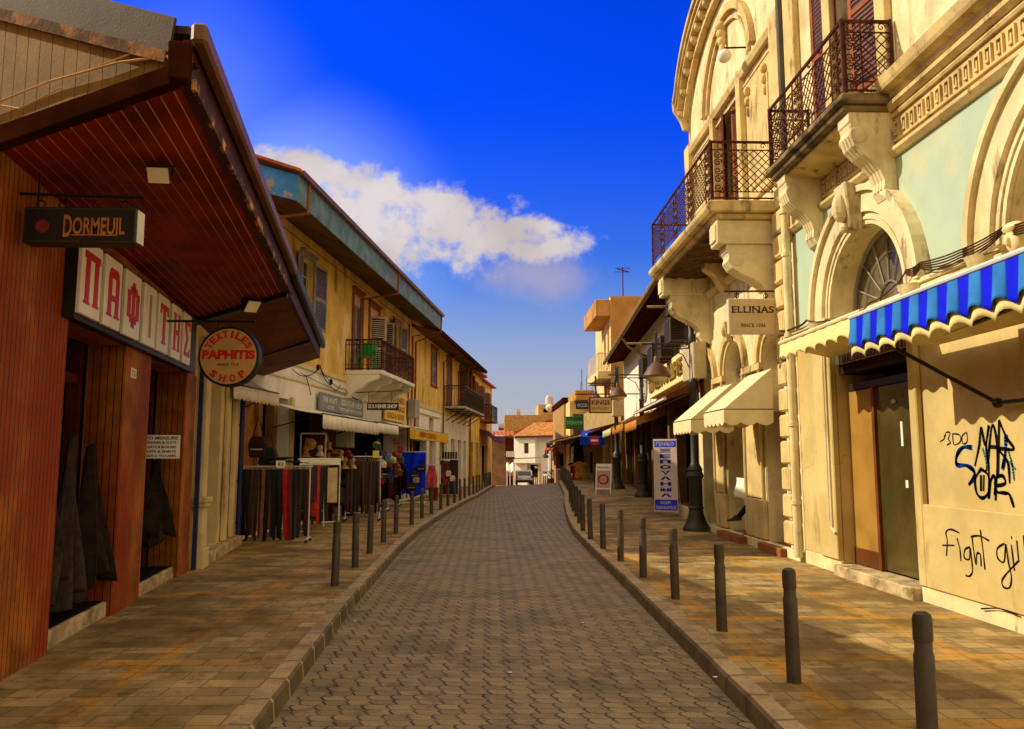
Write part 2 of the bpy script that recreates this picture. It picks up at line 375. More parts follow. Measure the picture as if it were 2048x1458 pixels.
# ---------------------------------------------------------------- ground, road, pavements
def paver_material():
    t = NT('interlocking_pavers'); UV = t.tc.outputs['UV']; sp = t.nd('ShaderNodeSeparateXYZ'); t.lk(UV, sp.inputs[0]); x, y = sp.outputs[0], sp.outputs[1]
    def tri(q, per, amp): return t.mt('MULTIPLY', t.mt('SUBTRACT', t.mt('PINGPONG', t.mt('DIVIDE', q, per/2), 1.0), .5), amp*2)
    wx = t.noise(UV, 1.6, 3); wb = t.mt('MULTIPLY', t.mt('SUBTRACT', wx, .5), .035); yw = t.mt('ADD', y, wb); xw = t.mt('SUBTRACT', x, wb)
    yy = t.mt('DIVIDE', t.mt('ADD', yw, tri(xw, .165, .008)), .112)
    row = t.mt('FLOOR', yy); fy = t.mt('ABSOLUTE', t.mt('SUBTRACT', t.mt('FRACT', yy), .5))
    saw = t.mt('MULTIPLY', t.mt('SUBTRACT', t.mt('PINGPONG', t.mt('MULTIPLY', t.mt('FRACT', yy), 1.5), 1.0), .5), .036)
    xx = t.mt('DIVIDE', t.mt('ADD', t.mt('ADD', xw, t.mt('MULTIPLY', t.mt('MODULO', t.mt('ABSOLUTE', row), 2.0), .034)), saw), .165)
    col = t.mt('FLOOR', xx); fx = t.mt('ABSOLUTE', t.mt('SUBTRACT', t.mt('FRACT', xx), .5))
    wid = t.noise(UV, 2.6, 5); k = t.ramp(wid, .34, .66); wid2 = t.noise(UV, 7.0, 3); k2 = t.ramp(wid2, .35, .62)
    jy = t.mt('MULTIPLY', t.ramp(fy, .43, .47), t.mt('ADD', t.mt('MULTIPLY', t.mt('MULTIPLY', k, k2), .65), .35)); jx = t.mt('MULTIPLY', t.ramp(fx, .425, .46), t.mt('ADD', t.mt('MULTIPLY', k2, .5), .5))
    j = t.mt('MAXIMUM', jx, jy)
    cmb = t.nd('ShaderNodeCombineXYZ'); t.lk(row, cmb.inputs[0]); t.lk(col, cmb.inputs[1])
    wn = t.nd('ShaderNodeTexWhiteNoise', noise_dimensions='2D'); t.lk(cmb.outputs[0], wn.inputs['Vector'])
    base = t.mix(wn.outputs[0], lin('#7d6a4a'), lin('#98835f'))
    big = t.noise(UV, .55, 5, .6); base = t.mix(t.mt('MULTIPLY', t.ramp(big, .42, .66), .45), base, lin('#857462'))
    big2 = t.noise(UV, .9, 6, .65); base = t.mix(t.mt('MULTIPLY', t.ramp(big2, .5, .66), .6), base, lin('#5f5638'))
    dirt = t.noise(UV, 3.1, 6, .7); base = t.mix(t.mt('MULTIPLY', t.ramp(dirt, .5, .7), .7), base, lin('#4a3822'))
    fine = t.noise(UV, 70, 3, .6); base = t.mix(t.mt('MULTIPLY', t.ramp(fine, .45, .75), .65), base, lin('#3f3322'))
    base = t.mix(t.mt('MULTIPLY', j, .88), base, lin('#080503'))
    n = t.bump(t.mt('ADD', t.mt('MULTIPLY', j, -1.0), t.mt('MULTIPLY', fine, .15)), .5, .012)
    return t.fin(base, .72, n, spec=.35)
def slab_material():
    t = NT('pavement_slabs'); UV = t.tc.outputs['UV']
    br = t.nd('ShaderNodeTexBrick'); t.lk(UV, br.inputs['Vector']); br.offset = .5
    for k, v in (('Scale', 1.0), ('Mortar Size', .005), ('Mortar Smooth', .2), ('Bias', 0.0), ('Brick Width', .40), ('Row Height', .20)): br.inputs[k].default_value = v
    br.inputs['Color1'].default_value = (*lin('#917b50'), 1); br.inputs['Color2'].default_value = (*lin('#a98f5e'), 1); br.inputs['Mortar'].default_value = (*lin('#241a0e'), 1)
    sp = t.nd('ShaderNodeSeparateXYZ'); t.lk(UV, sp.inputs[0]); x, y = sp.outputs[0], sp.outputs[1]
    row = t.mt('FLOOR', t.mt('DIVIDE', y, .2)); col = t.mt('FLOOR', t.mt('DIVIDE', t.mt('ADD', x, t.mt('MULTIPLY', t.mt('MODULO', t.mt('ABSOLUTE', row), 2.0), .2)), .4))
    cm = t.nd('ShaderNodeCombineXYZ'); t.lk(row, cm.inputs[0]); t.lk(col, cm.inputs[1]); wn = t.nd('ShaderNodeTexWhiteNoise', noise_dimensions='2D'); t.lk(cm.outputs[0], wn.inputs['Vector'])
    by = t.mt('LESS_THAN', t.mt('FRACT', t.mt('DIVIDE', t.mt('ADD', row, .1), 8.0)), .125)
    bx = t.mt('LESS_THAN', t.mt('FRACT', t.mt('DIVIDE', t.mt('ADD', x, 20.3), 1.6)), .13)
    worn = t.ramp(t.noise(UV, 1.15, 5, .65), .4, .62)
    b = t.mt('MULTIPLY', t.mt('MAXIMUM', bx, by), t.mt('ADD', t.mt('MULTIPLY', t.mt('MULTIPLY', worn, wn.outputs[0]), .75), .4))
    base = t.mix(t.ramp(wn.outputs[0], .0, 1.0, False), lin('#7d6a44'), lin('#b09562'))
    c = t.mix(b, base, lin('#c08a2a'))
    c = t.mix(t.mt('MULTIPLY', br.outputs['Fac'], .75), c, lin('#32281d'))
    d = t.noise(UV, .8, 6, .65); c = t.mix(t.mt('MULTIPLY', t.ramp(d, .42, .62), .75), c, lin('#5c4418'))
    d2 = t.noise(UV, 4, 6, .7); c = t.mix(t.mt('MULTIPLY', t.ramp(d2, .5, .7), .75), c, lin('#4a3812'))
    d3 = t.noise(UV, 60, 3, .6); c = t.mix(t.mt('MULTIPLY', t.ramp(d3, .52, .74), .4), c, lin('#45351a'))
    n = t.bump(t.mt('ADD', t.mt('MULTIPLY', br.outputs['Fac'], -1.0), t.mt('MULTIPLY', d3, .2)), .4, .01)
    return t.fin(c, .75, n, spec=.3)
KR = [(1.66, -8), (1.68, 3), (1.70, 4.85), (1.74, 6.8), (1.80, 11.1), (1.83, 15), (1.88, 18.6), (2.08, 22), (2.42, 26.5), (2.85, 31), (3.3, 37.5), (4.1, 49), (4.2, 50)]
KL = [(-1.36, -8), (-1.37, 3), (-1.39, 4.9), (-1.56, 9.2), (-1.64, 15), (-1.60, 18.5), (-1.46, 22), (-1.22, 26.2), (-.9, 31), (-.5, 36), (.02, 44), (.35, 50)]
def kx(K, y):
    for (x0, y0), (x1, y1) in zip(K, K[1:]):
        if y <= y1: return x0+(x1-x0)*(y-y0)/(y1-y0)
    return K[-1][0]
YS = [-8+.5*i for i in range(117)]
def strip(name, xa, xb, za, mat, ys, nx=6, wall_side=None):
    m = MB(); vs = []
    for y in ys:
        a, b = xa(y), xb(y)
        for i in range(nx+1):
            x = a+(b-a)*i/nx; vs.append((x, y, za(x, y)))
    fs = [(j*(nx+1)+i, j*(nx+1)+i+1, (j+1)*(nx+1)+i+1, (j+1)*(nx+1)+i) for j in range(len(ys)-1) for i in range(nx)]
    m.add(vs, fs); return tag(m.obj(name, mat, smooth=True), kind='structure')
pav = paver_material(); slab = slab_material()
yr = [-8+.5*i for i in range(201)]
strip('road', lambda y: kx(KL, y)-.1 if y < 50 else -14, lambda y: kx(KR, y)+.1 if y < 50 else 20, lambda x, y: gz(x, y), pav, [q for q in yr if q <= 50])
cross = M('cross_street', '#9a7568', .8, .2, 1.5, stain='#6d5548', samt=.5)
strip('cross_street', lambda y: -16, lambda y: 24, lambda x, y: gz(x, y)-.001, cross, [50+.5*i for i in range(81)], 12)
strip('pavement_left', lambda y: -14, lambda y: kx(KL, y)-.14, pz, slab, [q for q in yr if q <= 50], 8)
strip('pavement_right', lambda y: kx(KR, y)+.14, lambda y: 16, pz, slab, [q for q in yr if q <= 50], 10)
kerbm = M('kerb_stone', '#a08a68', .8, .25, 3, .3, 40, stain='#4d3f28', samt=.6, sscale=2.5, lines=(0, .8, .02, '#c2ad88'))
def kerb_mat(name, lo, hi, joint):
    t = NT(name); P = t.tc.outputs['Object']; sp = t.nd('ShaderNodeSeparateXYZ'); t.lk(P, sp.inputs[0])
    fr = t.mt('ABSOLUTE', t.mt('SUBTRACT', t.mt('FRACT', t.mt('DIVIDE', sp.outputs[1], .5)), .5)); g = t.ramp(fr, .455, .475)
    cell = t.nd('ShaderNodeTexWhiteNoise', noise_dimensions='1D'); t.lk(t.mt('FLOOR', t.mt('DIVIDE', sp.outputs[1], .5)), cell.inputs['W'])
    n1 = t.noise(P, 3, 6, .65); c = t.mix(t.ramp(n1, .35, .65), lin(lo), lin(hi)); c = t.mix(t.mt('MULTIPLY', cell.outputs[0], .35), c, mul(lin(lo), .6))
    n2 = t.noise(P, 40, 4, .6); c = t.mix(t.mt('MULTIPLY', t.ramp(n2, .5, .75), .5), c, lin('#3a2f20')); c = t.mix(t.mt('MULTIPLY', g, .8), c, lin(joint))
    return t.fin(c, .8, t.bump(t.mt('ADD', n2, t.mt('MULTIPLY', n1, 2)), .5, .015))
def kerb(name, K, sgn, mat, mface):
    ys = [q for q in yr if q <= 50]
    for part, mm in (('top', mat), ('face', mface)):
        m = MB(); vs = []; fs = []
        for y in ys:
            x = kx(K, y); z = gz(x, y)
            wob = .006*math.sin(y*7.1)+.004*math.sin(y*17.3)
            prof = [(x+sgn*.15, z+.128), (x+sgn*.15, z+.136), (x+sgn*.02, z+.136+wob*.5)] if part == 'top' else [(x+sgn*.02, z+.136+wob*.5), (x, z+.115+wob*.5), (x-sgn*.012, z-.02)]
            vs += [(a, y, b) for a, b in prof]
        n = 3
        for j in range(len(ys)-1):
            for i in range(n-1): fs.append((j*n+i, j*n+i+1, (j+1)*n+i+1, (j+1)*n+i))
        m.add(vs, fs)
        if part == 'top': root = tag(m.obj('kerb', mm), kind='structure')
        else: tag(m.obj('kerb', mm), kind='structure')
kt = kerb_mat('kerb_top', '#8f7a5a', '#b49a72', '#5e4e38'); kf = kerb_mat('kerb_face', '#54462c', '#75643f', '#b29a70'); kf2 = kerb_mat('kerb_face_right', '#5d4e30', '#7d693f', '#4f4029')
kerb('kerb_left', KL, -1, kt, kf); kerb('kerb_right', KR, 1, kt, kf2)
# end of the raised pavements at the crossing
m = MB(); m.cube(-14, kx(KL, 50), 50, 50.15, -.2, pz(0, 50)+.002); tag(m.obj('kerb', kt), kind='structure')
m = MB(); m.cube(kx(KR, 50), 16, 50, 50.15, -.2, pz(6, 50)+.002); tag(m.obj('kerb', kt), kind='structure')
m = MB()
gy = [-60, -8, 0, 10, 20, 30, 40, 46, 50, 60, 70, 80, 90, 120, 200, 600]; gx = [-400, -30, -10, 0, 10, 30, 400]
gv = [(x, y, (gz(0, y))-.05) for y in gy for x in gx]; m.add(gv, [(j*7+i, j*7+i+1, (j+1)*7+i+1, (j+1)*7+i) for j in range(len(gy)-1) for i in range(6)])
tag(m.obj('ground', M('earth', '#8a7658', .9, .2, .5)), kind='structure')

# ---------------------------------------------------------------- shared materials
WOODR = M('red_wood_cladding', '#a5621e', .6, .4, 2.2, .3, 30, stain='#8f2c0a', samt=.85, sscale=1.1, sthr=(.42, .62), streak=True, lines=(0, .072, .0055, '#1a0803'))
SOFW = M('red_soffit_boards', '#80200e', .6, .35, 1.8, .12, 40, stain='#360804', samt=.6, sscale=1.6)
TANB = M('tan_boards', '#7d5f26', .75, .22, 2, .2, 35, stain='#5f431a', samt=.6, sscale=2, streak=True)
DKWD = M('dark_brown_timber', '#3a1c0c', .8, .3, 2.5, .2, 40, spec=.0)
MIDW = M('brown_panel', '#6e3c12', .7, .2, 2, .15, 30, stain='#45230a', samt=.5)
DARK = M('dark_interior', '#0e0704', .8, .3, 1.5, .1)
BLACK = M('black_paint', '#0b0a09', .45, .2, 4, .05)
ZINC = M('weathered_sheet_metal', '#4a3a26', .7, .3, 3, .2, 60, stain='#33251a', samt=.6, sscale=3)
GUTT = M('brown_gutter', '#6b4524', .5, .2, 3, .1)
GUTG = M('dark_green_gutter', '#1e2b26', .5, .25, 3, .1, stain='#5b3a1c', samt=.5)
CREAMW = M('cream_plaster', '#d2be8c', .85, .1, 1.5, .2, 50, stain='#8a7448', samt=.45, sscale=1.6, sthr=(.54, .7), streak=True, crack=1.3, stain2=('#5c4a2c', .6, 3, .56, .72, 1))
WHITEP = M('white_plaster', '#e3dccb', .85, .08, 1.3, .2, 50, stain='#a58f62', samt=.35, sscale=1.4, sthr=(.54, .72), streak=True)
YEL = M('peeling_yellow_plaster', '#d6b052', .88, .16, 1.4, .3, 35, stain='#e2c48e', samt=.9, sscale=1.15, sthr=(.53, .57), streak=True, crack=1.1, stain2=('#7d5a26', .8, 1.9, .54, .7, 1))
GREYP = M('grey_painted_wood', '#8d8472', .7, .2, 4, .15, 50, stain='#5d5240', samt=.5)
GREYL = M('pale_painted_wood', '#b7a88c', .7, .2, 4, .15, 50)
BRNP = M('brown_painted_wood', '#8a4a28', .65, .2, 4, .15, 50, stain='#5b2c18', samt=.5)
GLASS = M('dark_glass', '#231d14', .08, .1, 1, 0, spec=.8)
GLASSG = M('dusty_glass', '#5d5340', .25, .35, 2.5, 0, stain='#8d8060', samt=.6, sscale=2)
WHITE = M('white_paint', '#e9e5dc', .45, .06, 4, .03)
OFFW = M('off_white_acrylic', '#f4ebd6', .3, .08, 2, .0)
REDL = M('red_lettering', '#c4101a', .4, .1, 3, 0)
DKL = M('dark_lettering', '#191312', .5, .1, 3, 0)
IRON = M('rusty_wrought_iron', '#4a2012', .65, .35, 7, .3, 80, stain='#1a0c08', samt=.6, sscale=6)
STEEL = M('bollard_steel', '#4d4337', .5, .22, 5, .15, 90, metal=.2, stain='#4a3c2b', samt=.5, sscale=4)
STEELW = M('white_tube', '#d9d6cf', .4, .08, 5, .03)
AWN = M('cream_awning_cloth', '#dfcfa6', .85, .08, 2, .1, 120, stain='#a98f5c', samt=.35, sscale=2.2)
AWW = M('white_awning_cloth', '#e6dcc8', .85, .08, 2, .1, 120, stain='#b09b78', samt=.35, sscale=2.2)
STONE = M('honey_limestone', '#cdb47c', .85, .16, 2.2, .35, 40, stain='#7d6238', samt=.6, sscale=1.7, sthr=(.52, .7), streak=True, crack=1.5, stain2=('#5a4524', .8, 4, .54, .7, 1))
STONEL = M('pale_limestone', '#dccca0', .85, .14, 2, .35, 40, stain='#a58a52', samt=.55, sscale=1.4, sthr=(.51, .7), streak=True, crack=1.2, stain2=('#6b5530', .8, 3.0, .55, .7, 1))
PALE = M('pale_green_plaster', '#a9bca8', .85, .06, .9, .15, 50, stain='#d6c890', samt=.45, sscale=.7, sthr=(.5, .7), crack=.9)
STAINC = M('weathered_grey_stone', '#7e6d4e', .9, .3, 3, .5, 25, stain='#2d2316', samt=.8, sscale=2.6, sthr=(.45, .62))
CABLE = M('cable_sheath', '#241a12', .6, .2, 8, 0)
TILE = M('clay_tiles', '#a8562a', .85, .3, 3, .3, 30, stain='#6f2f16', samt=.6, sscale=4)
PLAST = M('grey_box_plastic', '#b9a886', .55, .1, 3, .05)
# ================================================================= LEFT: textile shop with the red boarded soffit
LS = Frame((-3.5, 6), (-4.31, 12), 1)
def p3(px, py, d): return at_depth(px, py, d)
sA, zA = LS.px(0, 300); A = LS.pt(sA, 0, zA)                     # near inner corner of the soffit
B = p3(375, 172, 4.75); Cc = p3(638, 716, 16.3); D_ = LS.pt(*((lambda q: (q[0], 0, q[1]))(LS.px(512, 757))))
shop = thing('textile_shop', 'low wood clad textile shop with a deep red boarded soffit and tan gable boards', 'shop', (-4.2, 9, .13))
s85, _ = LS.px(85, 1310); sp1a = .80; P2 = (2.40, 3.30); P3 = (5.05, 5.62)
zl = 2.87                                                      # underside of the sign band
m = MB()
wall(m, LS, sA-.05, 5.62, .1, 3.9, [(sp1a, P2[0], .1, zl), (P2[1], P3[0], .1, zl)], 0, .35)
E1 = LS.pt(sA-.05, 0, .1)
gd = (A-B); gd.z = 0; gd.normalize(); GP = Axes((A.x, A.y, 0), -gd, Vector((-gd.y, gd.x, 0)) if (Vector((-gd.y, gd.x, 0))).y < 0 else Vector((gd.y, -gd.x, 0)))
m.poly(GP.pt(-7, 0, .1), GP.pt(0, 0, .1), GP.pt(0, 0, 3.9), GP.pt(-7, 0, 3.9))
m.obj('wall', WOODR, shop)
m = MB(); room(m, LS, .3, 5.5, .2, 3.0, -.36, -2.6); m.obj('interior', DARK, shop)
# inside timbers, doors and window backs
m = MB()
for a, b in ((1.62, 1.70), (2.3, 2.4), (.82, .9), (3.35, 3.45), (4.3, 4.38), (4.95, 5.04)): m.box(LS, a, b, -.5, -.38, .26, zl)
m.box(LS, .8, 2.4, -.5, -.4, 2.45, 2.55); m.box(LS, 3.3, 5.05, -.5, -.4, 2.45, 2.55)
m.obj('door_frame', M('dark_red_timber', '#46100a', .5, .3, 2, .1), shop)
m = MB(); m.box(LS, 3.45, 4.3, -.47, -.43, .3, 2.45); m.obj('inner_door', M('dark_red_panel', '#2a0604', .45, .3, 2, .1), shop)
STEPM = M('worn_white_step', '#b7a27c', .9, .3, 4, .4, 30, stain='#6a5738', samt=.7, sscale=5)
m = MB(); m.box(LS, sp1a-.05, P2[0]+.06, -.9, -.03, .1, .27); m.obj('threshold', STEPM, shop, bev=.01)
m = MB(); m.box(LS, P2[1]-.04, P3[0]+.04, -.9, -.03, .1, .27); m.obj('threshold', STEPM, shop, bev=.01)
m = MB(); m.box(LS, sp1a, P2[0], -2.5, -.07, .271, .28); m.box(LS, P2[1], P3[0], -2.5, -.07, .271, .28); m.obj('shop_floor', DARK, shop)
# pier sides stand proud of the wall skin like boxes
for a, b in ((sA-.05, sp1a), P2, P3):
    m = MB(); m.box(LS, a, b, -.34, .03, .125, zl-.003); m.obj('pier_cladding', WOODR, shop)
# canopy: boarded soffit in two fields
def onseg(a, b, t): return a.lerp(b, t)
Ei = LS.pt(*((lambda q: (q[0], .0, q[1]))(LS.px(392, 640)))); 
tE = .49
Eo = B.lerp(Cc, tE)
# outer point on the eave that lines up with the rail between the two fields
best = min((abs(math.atan2((B.lerp(Cc, k/200)-CAM).dot(RT), (B.lerp(Cc, k/200)-CAM).dot(FW))-math.atan((575-1024)/FPX)), k/200) for k in range(201)); Eo = B.lerp(Cc, best[1])
def field(mb, a, b, c, d, n, gap, drop=.0):     # a->d near to far inner, b->c near to far outer; n boards running along
    for i in range(n):
        t0, t1 = i/n+gap/2, (i+1)/n-gap/2; dz = Vector((0, 0, .015*(i % 2)*0))
        q = [a.lerp(b, t0), a.lerp(b, t1), d.lerp(c, t1), d.lerp(c, t0)]
        mb.hexa([x for x in q]+[x+Vector((0, 0, .02)) for x in q])
m = MB(); field(m, A, B, Eo, Ei, 15, .009); m.obj('soffit', SOFW, shop)
m = MB(); q = [A, B, Cc, D_]; m.poly(*[x+Vector((0, 0, .005)) for x in [A, B, Eo, Ei]]); m.obj('soffit_backing', M('soffit_gap', '#e0b070', .8), shop)
m = MB(); field(m, Ei, Eo, Cc, D_, 1, 0); m.obj('soffit_panel', MIDW, shop)
Fi, Fo = Ei.lerp(D_, .62), Eo.lerp(Cc, .62)
m = MB()
for a, b, wdt in ((Ei, Eo, .09), (Fi, Fo, .06)):
    w = (Eo-B).normalized()*wdt; m.hexa([a-w+Vector((0, 0, -.06)), b-w+Vector((0, 0, -.06)), b+w+Vector((0, 0, -.06)), a+w+Vector((0, 0, -.06)), a-w, b-w, b+w, a+w])
m.obj('soffit_rail', GUTG, shop)
# dark beam along the near edge of the soffit, tan gable boards above it, flashing along the verge
def gq(px, py, o=0): s, z = GP.px(px, py, o); return s, z
b0 = gq(0, 262); b1 = gq(385, 128); b2 = gq(372, 172); b3 = gq(0, 302)
ext = lambda p, q, ds: (p[0]-ds, p[1]-(q[1]-p[1])/(q[0]-p[0])*ds)
m = MB(); e0 = ext(b0, b1, 3); e3 = ext(b3, b2, 3); m.prism(GP, [e3, b2, b1, e0], -.02, .07); m.obj('gable_beam', DKWD, shop, bev=.008)
tl = gq(0, 25); tr = gq(342, 112)
e4 = ext(tl, tr, 3)
m = MB()
def zline(p, q, s): return p[1]+(q[1]-p[1])*(s-p[0])/(q[0]-p[0])
s = b1[0]-.02
bw = .125
while s > -3:
    a, b = s-bw+.006, s
    m.prism(GP, [(a, zline(b0, b1, a)-.02), (b, zline(b0, b1, b)-.02), (b, zline(tl, tr, b)+.05), (a, zline(tl, tr, a)+.05)], -.02, .012); s -= bw
m.obj('gable_boards', TANB, shop)
m = MB(); m.prism(GP, [(-3, zline(b0, b1, -3)), (b1[0], b1[1]), (b1[0], zline(tl, tr, b1[0])), (-3, zline(tl, tr, -3))], -.06, -.021); m.obj('gable_backing', DKWD, shop)
f0 = gq(-40, -100); f1 = gq(358, 40); f2 = gq(345, 112); f3 = gq(0, 22)
e5 = ext(f3, f2, 3); vtop = [(e5[0], e5[1]+.36), (f1[0], f1[1]), f2, e5]
m = MB(); m.prism(GP, vtop, .015, .035); fl = m.obj('verge_flashing', ZINC, shop)
m = MB(); k = (.03, .05)
m.prism(GP, [(e5[0], e5[1]-.1), (f2[0]-.02, f2[1]-.06), (f2[0]+.0, f2[1]+.01), (e5[0], e5[1]+.01)], .012, .05); m.obj('verge_board', M('peeling_verge_board', '#8a5a2a', .85, .4, 6, .6, 18, stain='#3a2010', samt=.8, sscale=5, sthr=(.45, .55)), shop)
# roof sheet from the eave up to a ridge behind, eave fascia and gutter
rs = (f1[1]-vtop[0][1])/(f1[0]-vtop[0][0])        # slope of the verge
upv = Vector((0, 0, 1)); eN = B+Vector((0, 0, .34)); eF = Cc+Vector((0, 0, .34))
vd = (GP.pt(vtop[0][0], 0, vtop[0][1])-GP.pt(f1[0], 0, f1[1])).normalized()
m = MB(); rN = eN+vd*4.2; rF = eF+vd*4.2; rN.z = rF.z = eN.z+1.05
m.hexa([eN, eF, rF, rN]+[x+upv*.05 for x in (eN, eF, rF, rN)]); m.poly(rN, rF, rF+vd*5-upv*1.6, rN+vd*5-upv*1.6); m.obj('roof', ZINC, shop)
ed = (Cc-B).normalized(); out = Vector((ed.y, -ed.x, 0)).normalized()
def eave_bar(name, a, b, o0, o1, z0, z1, mat, bev=0):
    m = MB(); P = lambda p, o, z: p+out*o+upv*z
    m.hexa([P(a, o0, z0), P(b, o0, z0), P(b, o1, z0), P(a, o1, z0), P(a, o0, z1), P(b, o0, z1), P(b, o1, z1), P(a, o1, z1)]); return m.obj(name, mat, shop, bev=bev)
eave_bar('fascia', B, Cc, -.04, .02, -.01, .30, M('dark_red_brown_fascia', '#45200f', .6, .3, 2.5, .15))
eave_bar('fascia_trim', B-ed*.0, Eo, .022, .05, -.02, .05, M('flaking_trim', '#a57a48', .8, .5, 6, .5, 20, stain='#2a1208', samt=.9, sscale=4, sthr=(.45, .52)))
eave_bar('gutter', B-ed*.10, Eo, .025, .12, .24, .37, GUTT, .02)
eave_bar('gutter', Eo+ed*.02, Cc, .025, .12, .2, .36, GUTG, .02)
m = MB(); P = lambda p, o, z: p+out*o+upv*z
a = B-ed*.10
m.hexa([P(a, -.1, .0), P(a-ed*-.2, -.1, .0), P(a-ed*-.2, .02, .0), P(a, .02, .0), P(a, -.1, .24), P(a-ed*-.2, -.1, .24), P(a-ed*-.2, .02, .24), P(a, .02, .24)]); m.obj('eave_corner', DKWD, shop, bev=.01)
m = MB(); m.poly(D_, Cc, Cc+upv*.42, D_+upv*.8); m.poly(D_+upv*.8, Cc+upv*.42, rF, D_+upv*1.5+vd*1); m.obj('far_gable', DKWD, shop)
# letter sign band
sg = thing('letter_sign', 'long light box sign of seven cream panels with red Greek letters over the shop front', 'shop sign', tuple(LS.pt(.6, 0, zl)))
zs0, zs1 = 2.92, 3.58
m = MB(); m.box(LS, .72, 5.16, .0, .10, zl, 3.62); m.obj('frame', BLACK, sg)
edges = [(160, 207), (209, 248), (251, 287), (290, 318), (320, 345), (348, 369), (371, 389)]
for i, ((xa, xb), ch) in enumerate(zip(edges, 'ΠΑΦ|ΤΗΣ')):
    a = LS.px(xa, 560, .14)[0]+.03; b = LS.px(xb, 560, .14)[0]-.045
    m = MB(); m.box(LS, a, b, .101, .14, zs0, zs1); pn = m.obj('panel', OFFW, sg, bev=.006)
    m = MB(); c = LS.pt((a+b)/2, .14, (zs0+zs1)/2+.01); w = (b-a)
    if ch == '|':
        m.box(LS, (a+b)/2-.035, (a+b)/2+.035, .1405, .146, zs0+.09, zs1-.1); m.obj('letter_stub', M('grime_outline', '#b09a6a', .6), pn)
    else:
        H_ = .46; z0_ = (zs0+zs1)/2-H_/2; c0 = (a+b)/2; L_ = w*.72; k = w*.15
        def bar(u0, u1, v0, v1): m.box(LS, c0+(u0-.5)*L_, c0+(u1-.5)*L_, .1405, .146, z0_+v0*H_, z0_+v1*H_)
        q = .27
        if ch == 'Π': bar(.06, .06+q, .05, .86); bar(.94-q, .94, .05, .86); bar(-.04, 1.04, .861, 1.0); bar(-.02, .4, .0, .049); bar(.6, 1.02, .0, .049)
        elif ch == 'Α':
            bar(.06, .06+q, .05, .8); bar(.94-q, .94, .05, .8); bar(.06+q, .94-q, .33, .45); bar(-.03, .4, .0, .049); bar(.6, 1.03, .0, .049)
            m.prism(LS, [(c0+(u-.5)*L_, z0_+v*H_) for u, v in ((.06, .801), (.94, .801), (.9, .92), (.78, 1.0), (.22, 1.0), (.1, .92))], .1405, .146)
        elif ch == 'Φ':
            bar(.37, .63, .0, 1.0); bar(.2, .8, .801, .9); bar(.2, .8, .1, .199); bar(-.02, .25, .2, .8); bar(.75, 1.02, .2, .8); bar(.25, .37, .72, .8); bar(.63, .75, .72, .8); bar(.25, .37, .2, .28); bar(.63, .75, .2, .28)
        elif ch == 'Τ': bar(.36, .64, .05, .86); bar(-.02, 1.02, .861, 1.0); bar(-.02, .14, .76, .86); bar(.86, 1.02, .76, .86); bar(.24, .76, .0, .049)
        elif ch == 'Η': bar(.06, .06+q, .05, .95); bar(.94-q, .94, .05, .95); bar(.06+q, .94-q, .42, .56); bar(-.03, .4, .0, .049); bar(.6, 1.03, .0, .049); bar(-.03, .4, .951, 1); bar(.6, 1.03, .951, 1)
        else:
            bar(.0, 1.0, .87, 1.0); bar(.0, 1.0, .0, .13)
            m.prism(LS, [(c0+(u-.5)*L_, z0_+v*H_) for u, v in ((0, .869), (.3, .869), (.68, .5), (.3, .131), (0, .131), (.36, .5))], .1405, .146); bar(.86, 1.0, .76, .869); bar(.86, 1.0, .131, .24)
        m.obj('letter', REDL, pn)
# hanging box sign
bs_d = 6.75
def plane_y(d): return Axes((0, d, 0), (1, 0, 0), (0, -1, 0))
def hang_sign(name, label, cat, d, pts, th, mface, mframe, lines, rim=.02):
    """box sign hung square to the street at depth d; pts = pixel box (x0,y0,x1,y1) of its face"""
    fr = plane_y(d); x0, z1 = fr.px(pts[0], pts[1]); x1, z0 = fr.px(pts[2], pts[3])
    t = thing(name, label, cat, (x0, d, z0))
    m = MB(); m.box(fr, x0, x1, -th, 0, z0, z1); m.obj('frame', mframe, t, bev=.008)
    m = MB(); m.box(fr, x0+rim, x1-rim, .001, .004, z0+rim, z1-rim); m.obj('face', mface, t)
    for (txt, cx, cy, w, h, mat, bold) in lines:
        m = MB(); put_text(m, txt, fr.pt(x0+(x1-x0)*cx, .004, z0+(z1-z0)*cy), (1, 0, 0), (0, 0, 1), (x1-x0)*w, (z1-z0)*h, .003, (0, -1, 0), bold); m.obj('lettering', mat, t)
    return t, fr, x0, x1, z0, z1
t, fr, x0, x1, z0, z1 = hang_sign('hanging_box_sign', 'dark box sign lettered DORMEUIL hung under the near end of the red soffit', 'shop sign', 5.75, (48, 413, 270, 487), .14, BLACK, M('green_black_frame', '#2a2a16', .5, .3), [('D', .40, .47, .075, .62, M('faded_orange_lettering', '#a86a3a', .6, .2), .02), ('ORMEUIL', .675, .47, .46, .48, M('faded_orange_lettering', '#a86a3a', .6, .2), .02)])
om = M('faded_orange_lettering', '#a86a3a'); WE = M('bright_sign_end', '#e8e2cc', .4)
m = MB(); m.box(fr, x0+(x1-x0)*.44, x0+(x1-x0)*.84, .004, .008, z0+.055, z0+.063); m.obj('underline', om, t)
m = MB(); m.lathe(fr.pt(x0+(x1-x0)*.18, .004, z0+(z1-z0)*.45), [(.05, 0), (.05, .006)], 16, (Vector((1, 0, 0)), Vector((0, 0, 1)), Vector((0, -1, 0)))); m.obj('crest', M('dark_red_crest', '#7a1410', .5, .4, 9), t)
m = MB(); m.box(fr, x1+.001, x1+.006, -.125, -.015, z0+.015, z1-.015); m.obj('sign_end', WE, t)
m = MB(); m.tube([fr.pt(x0-.12, -.07, z1+.12), fr.pt(x1+.02, -.07, z1+.1)], .012); m.tube([fr.pt(x0+.06, -.07, z1-.01), fr.pt(x0+.06, -.07, z1+.28)], .01)
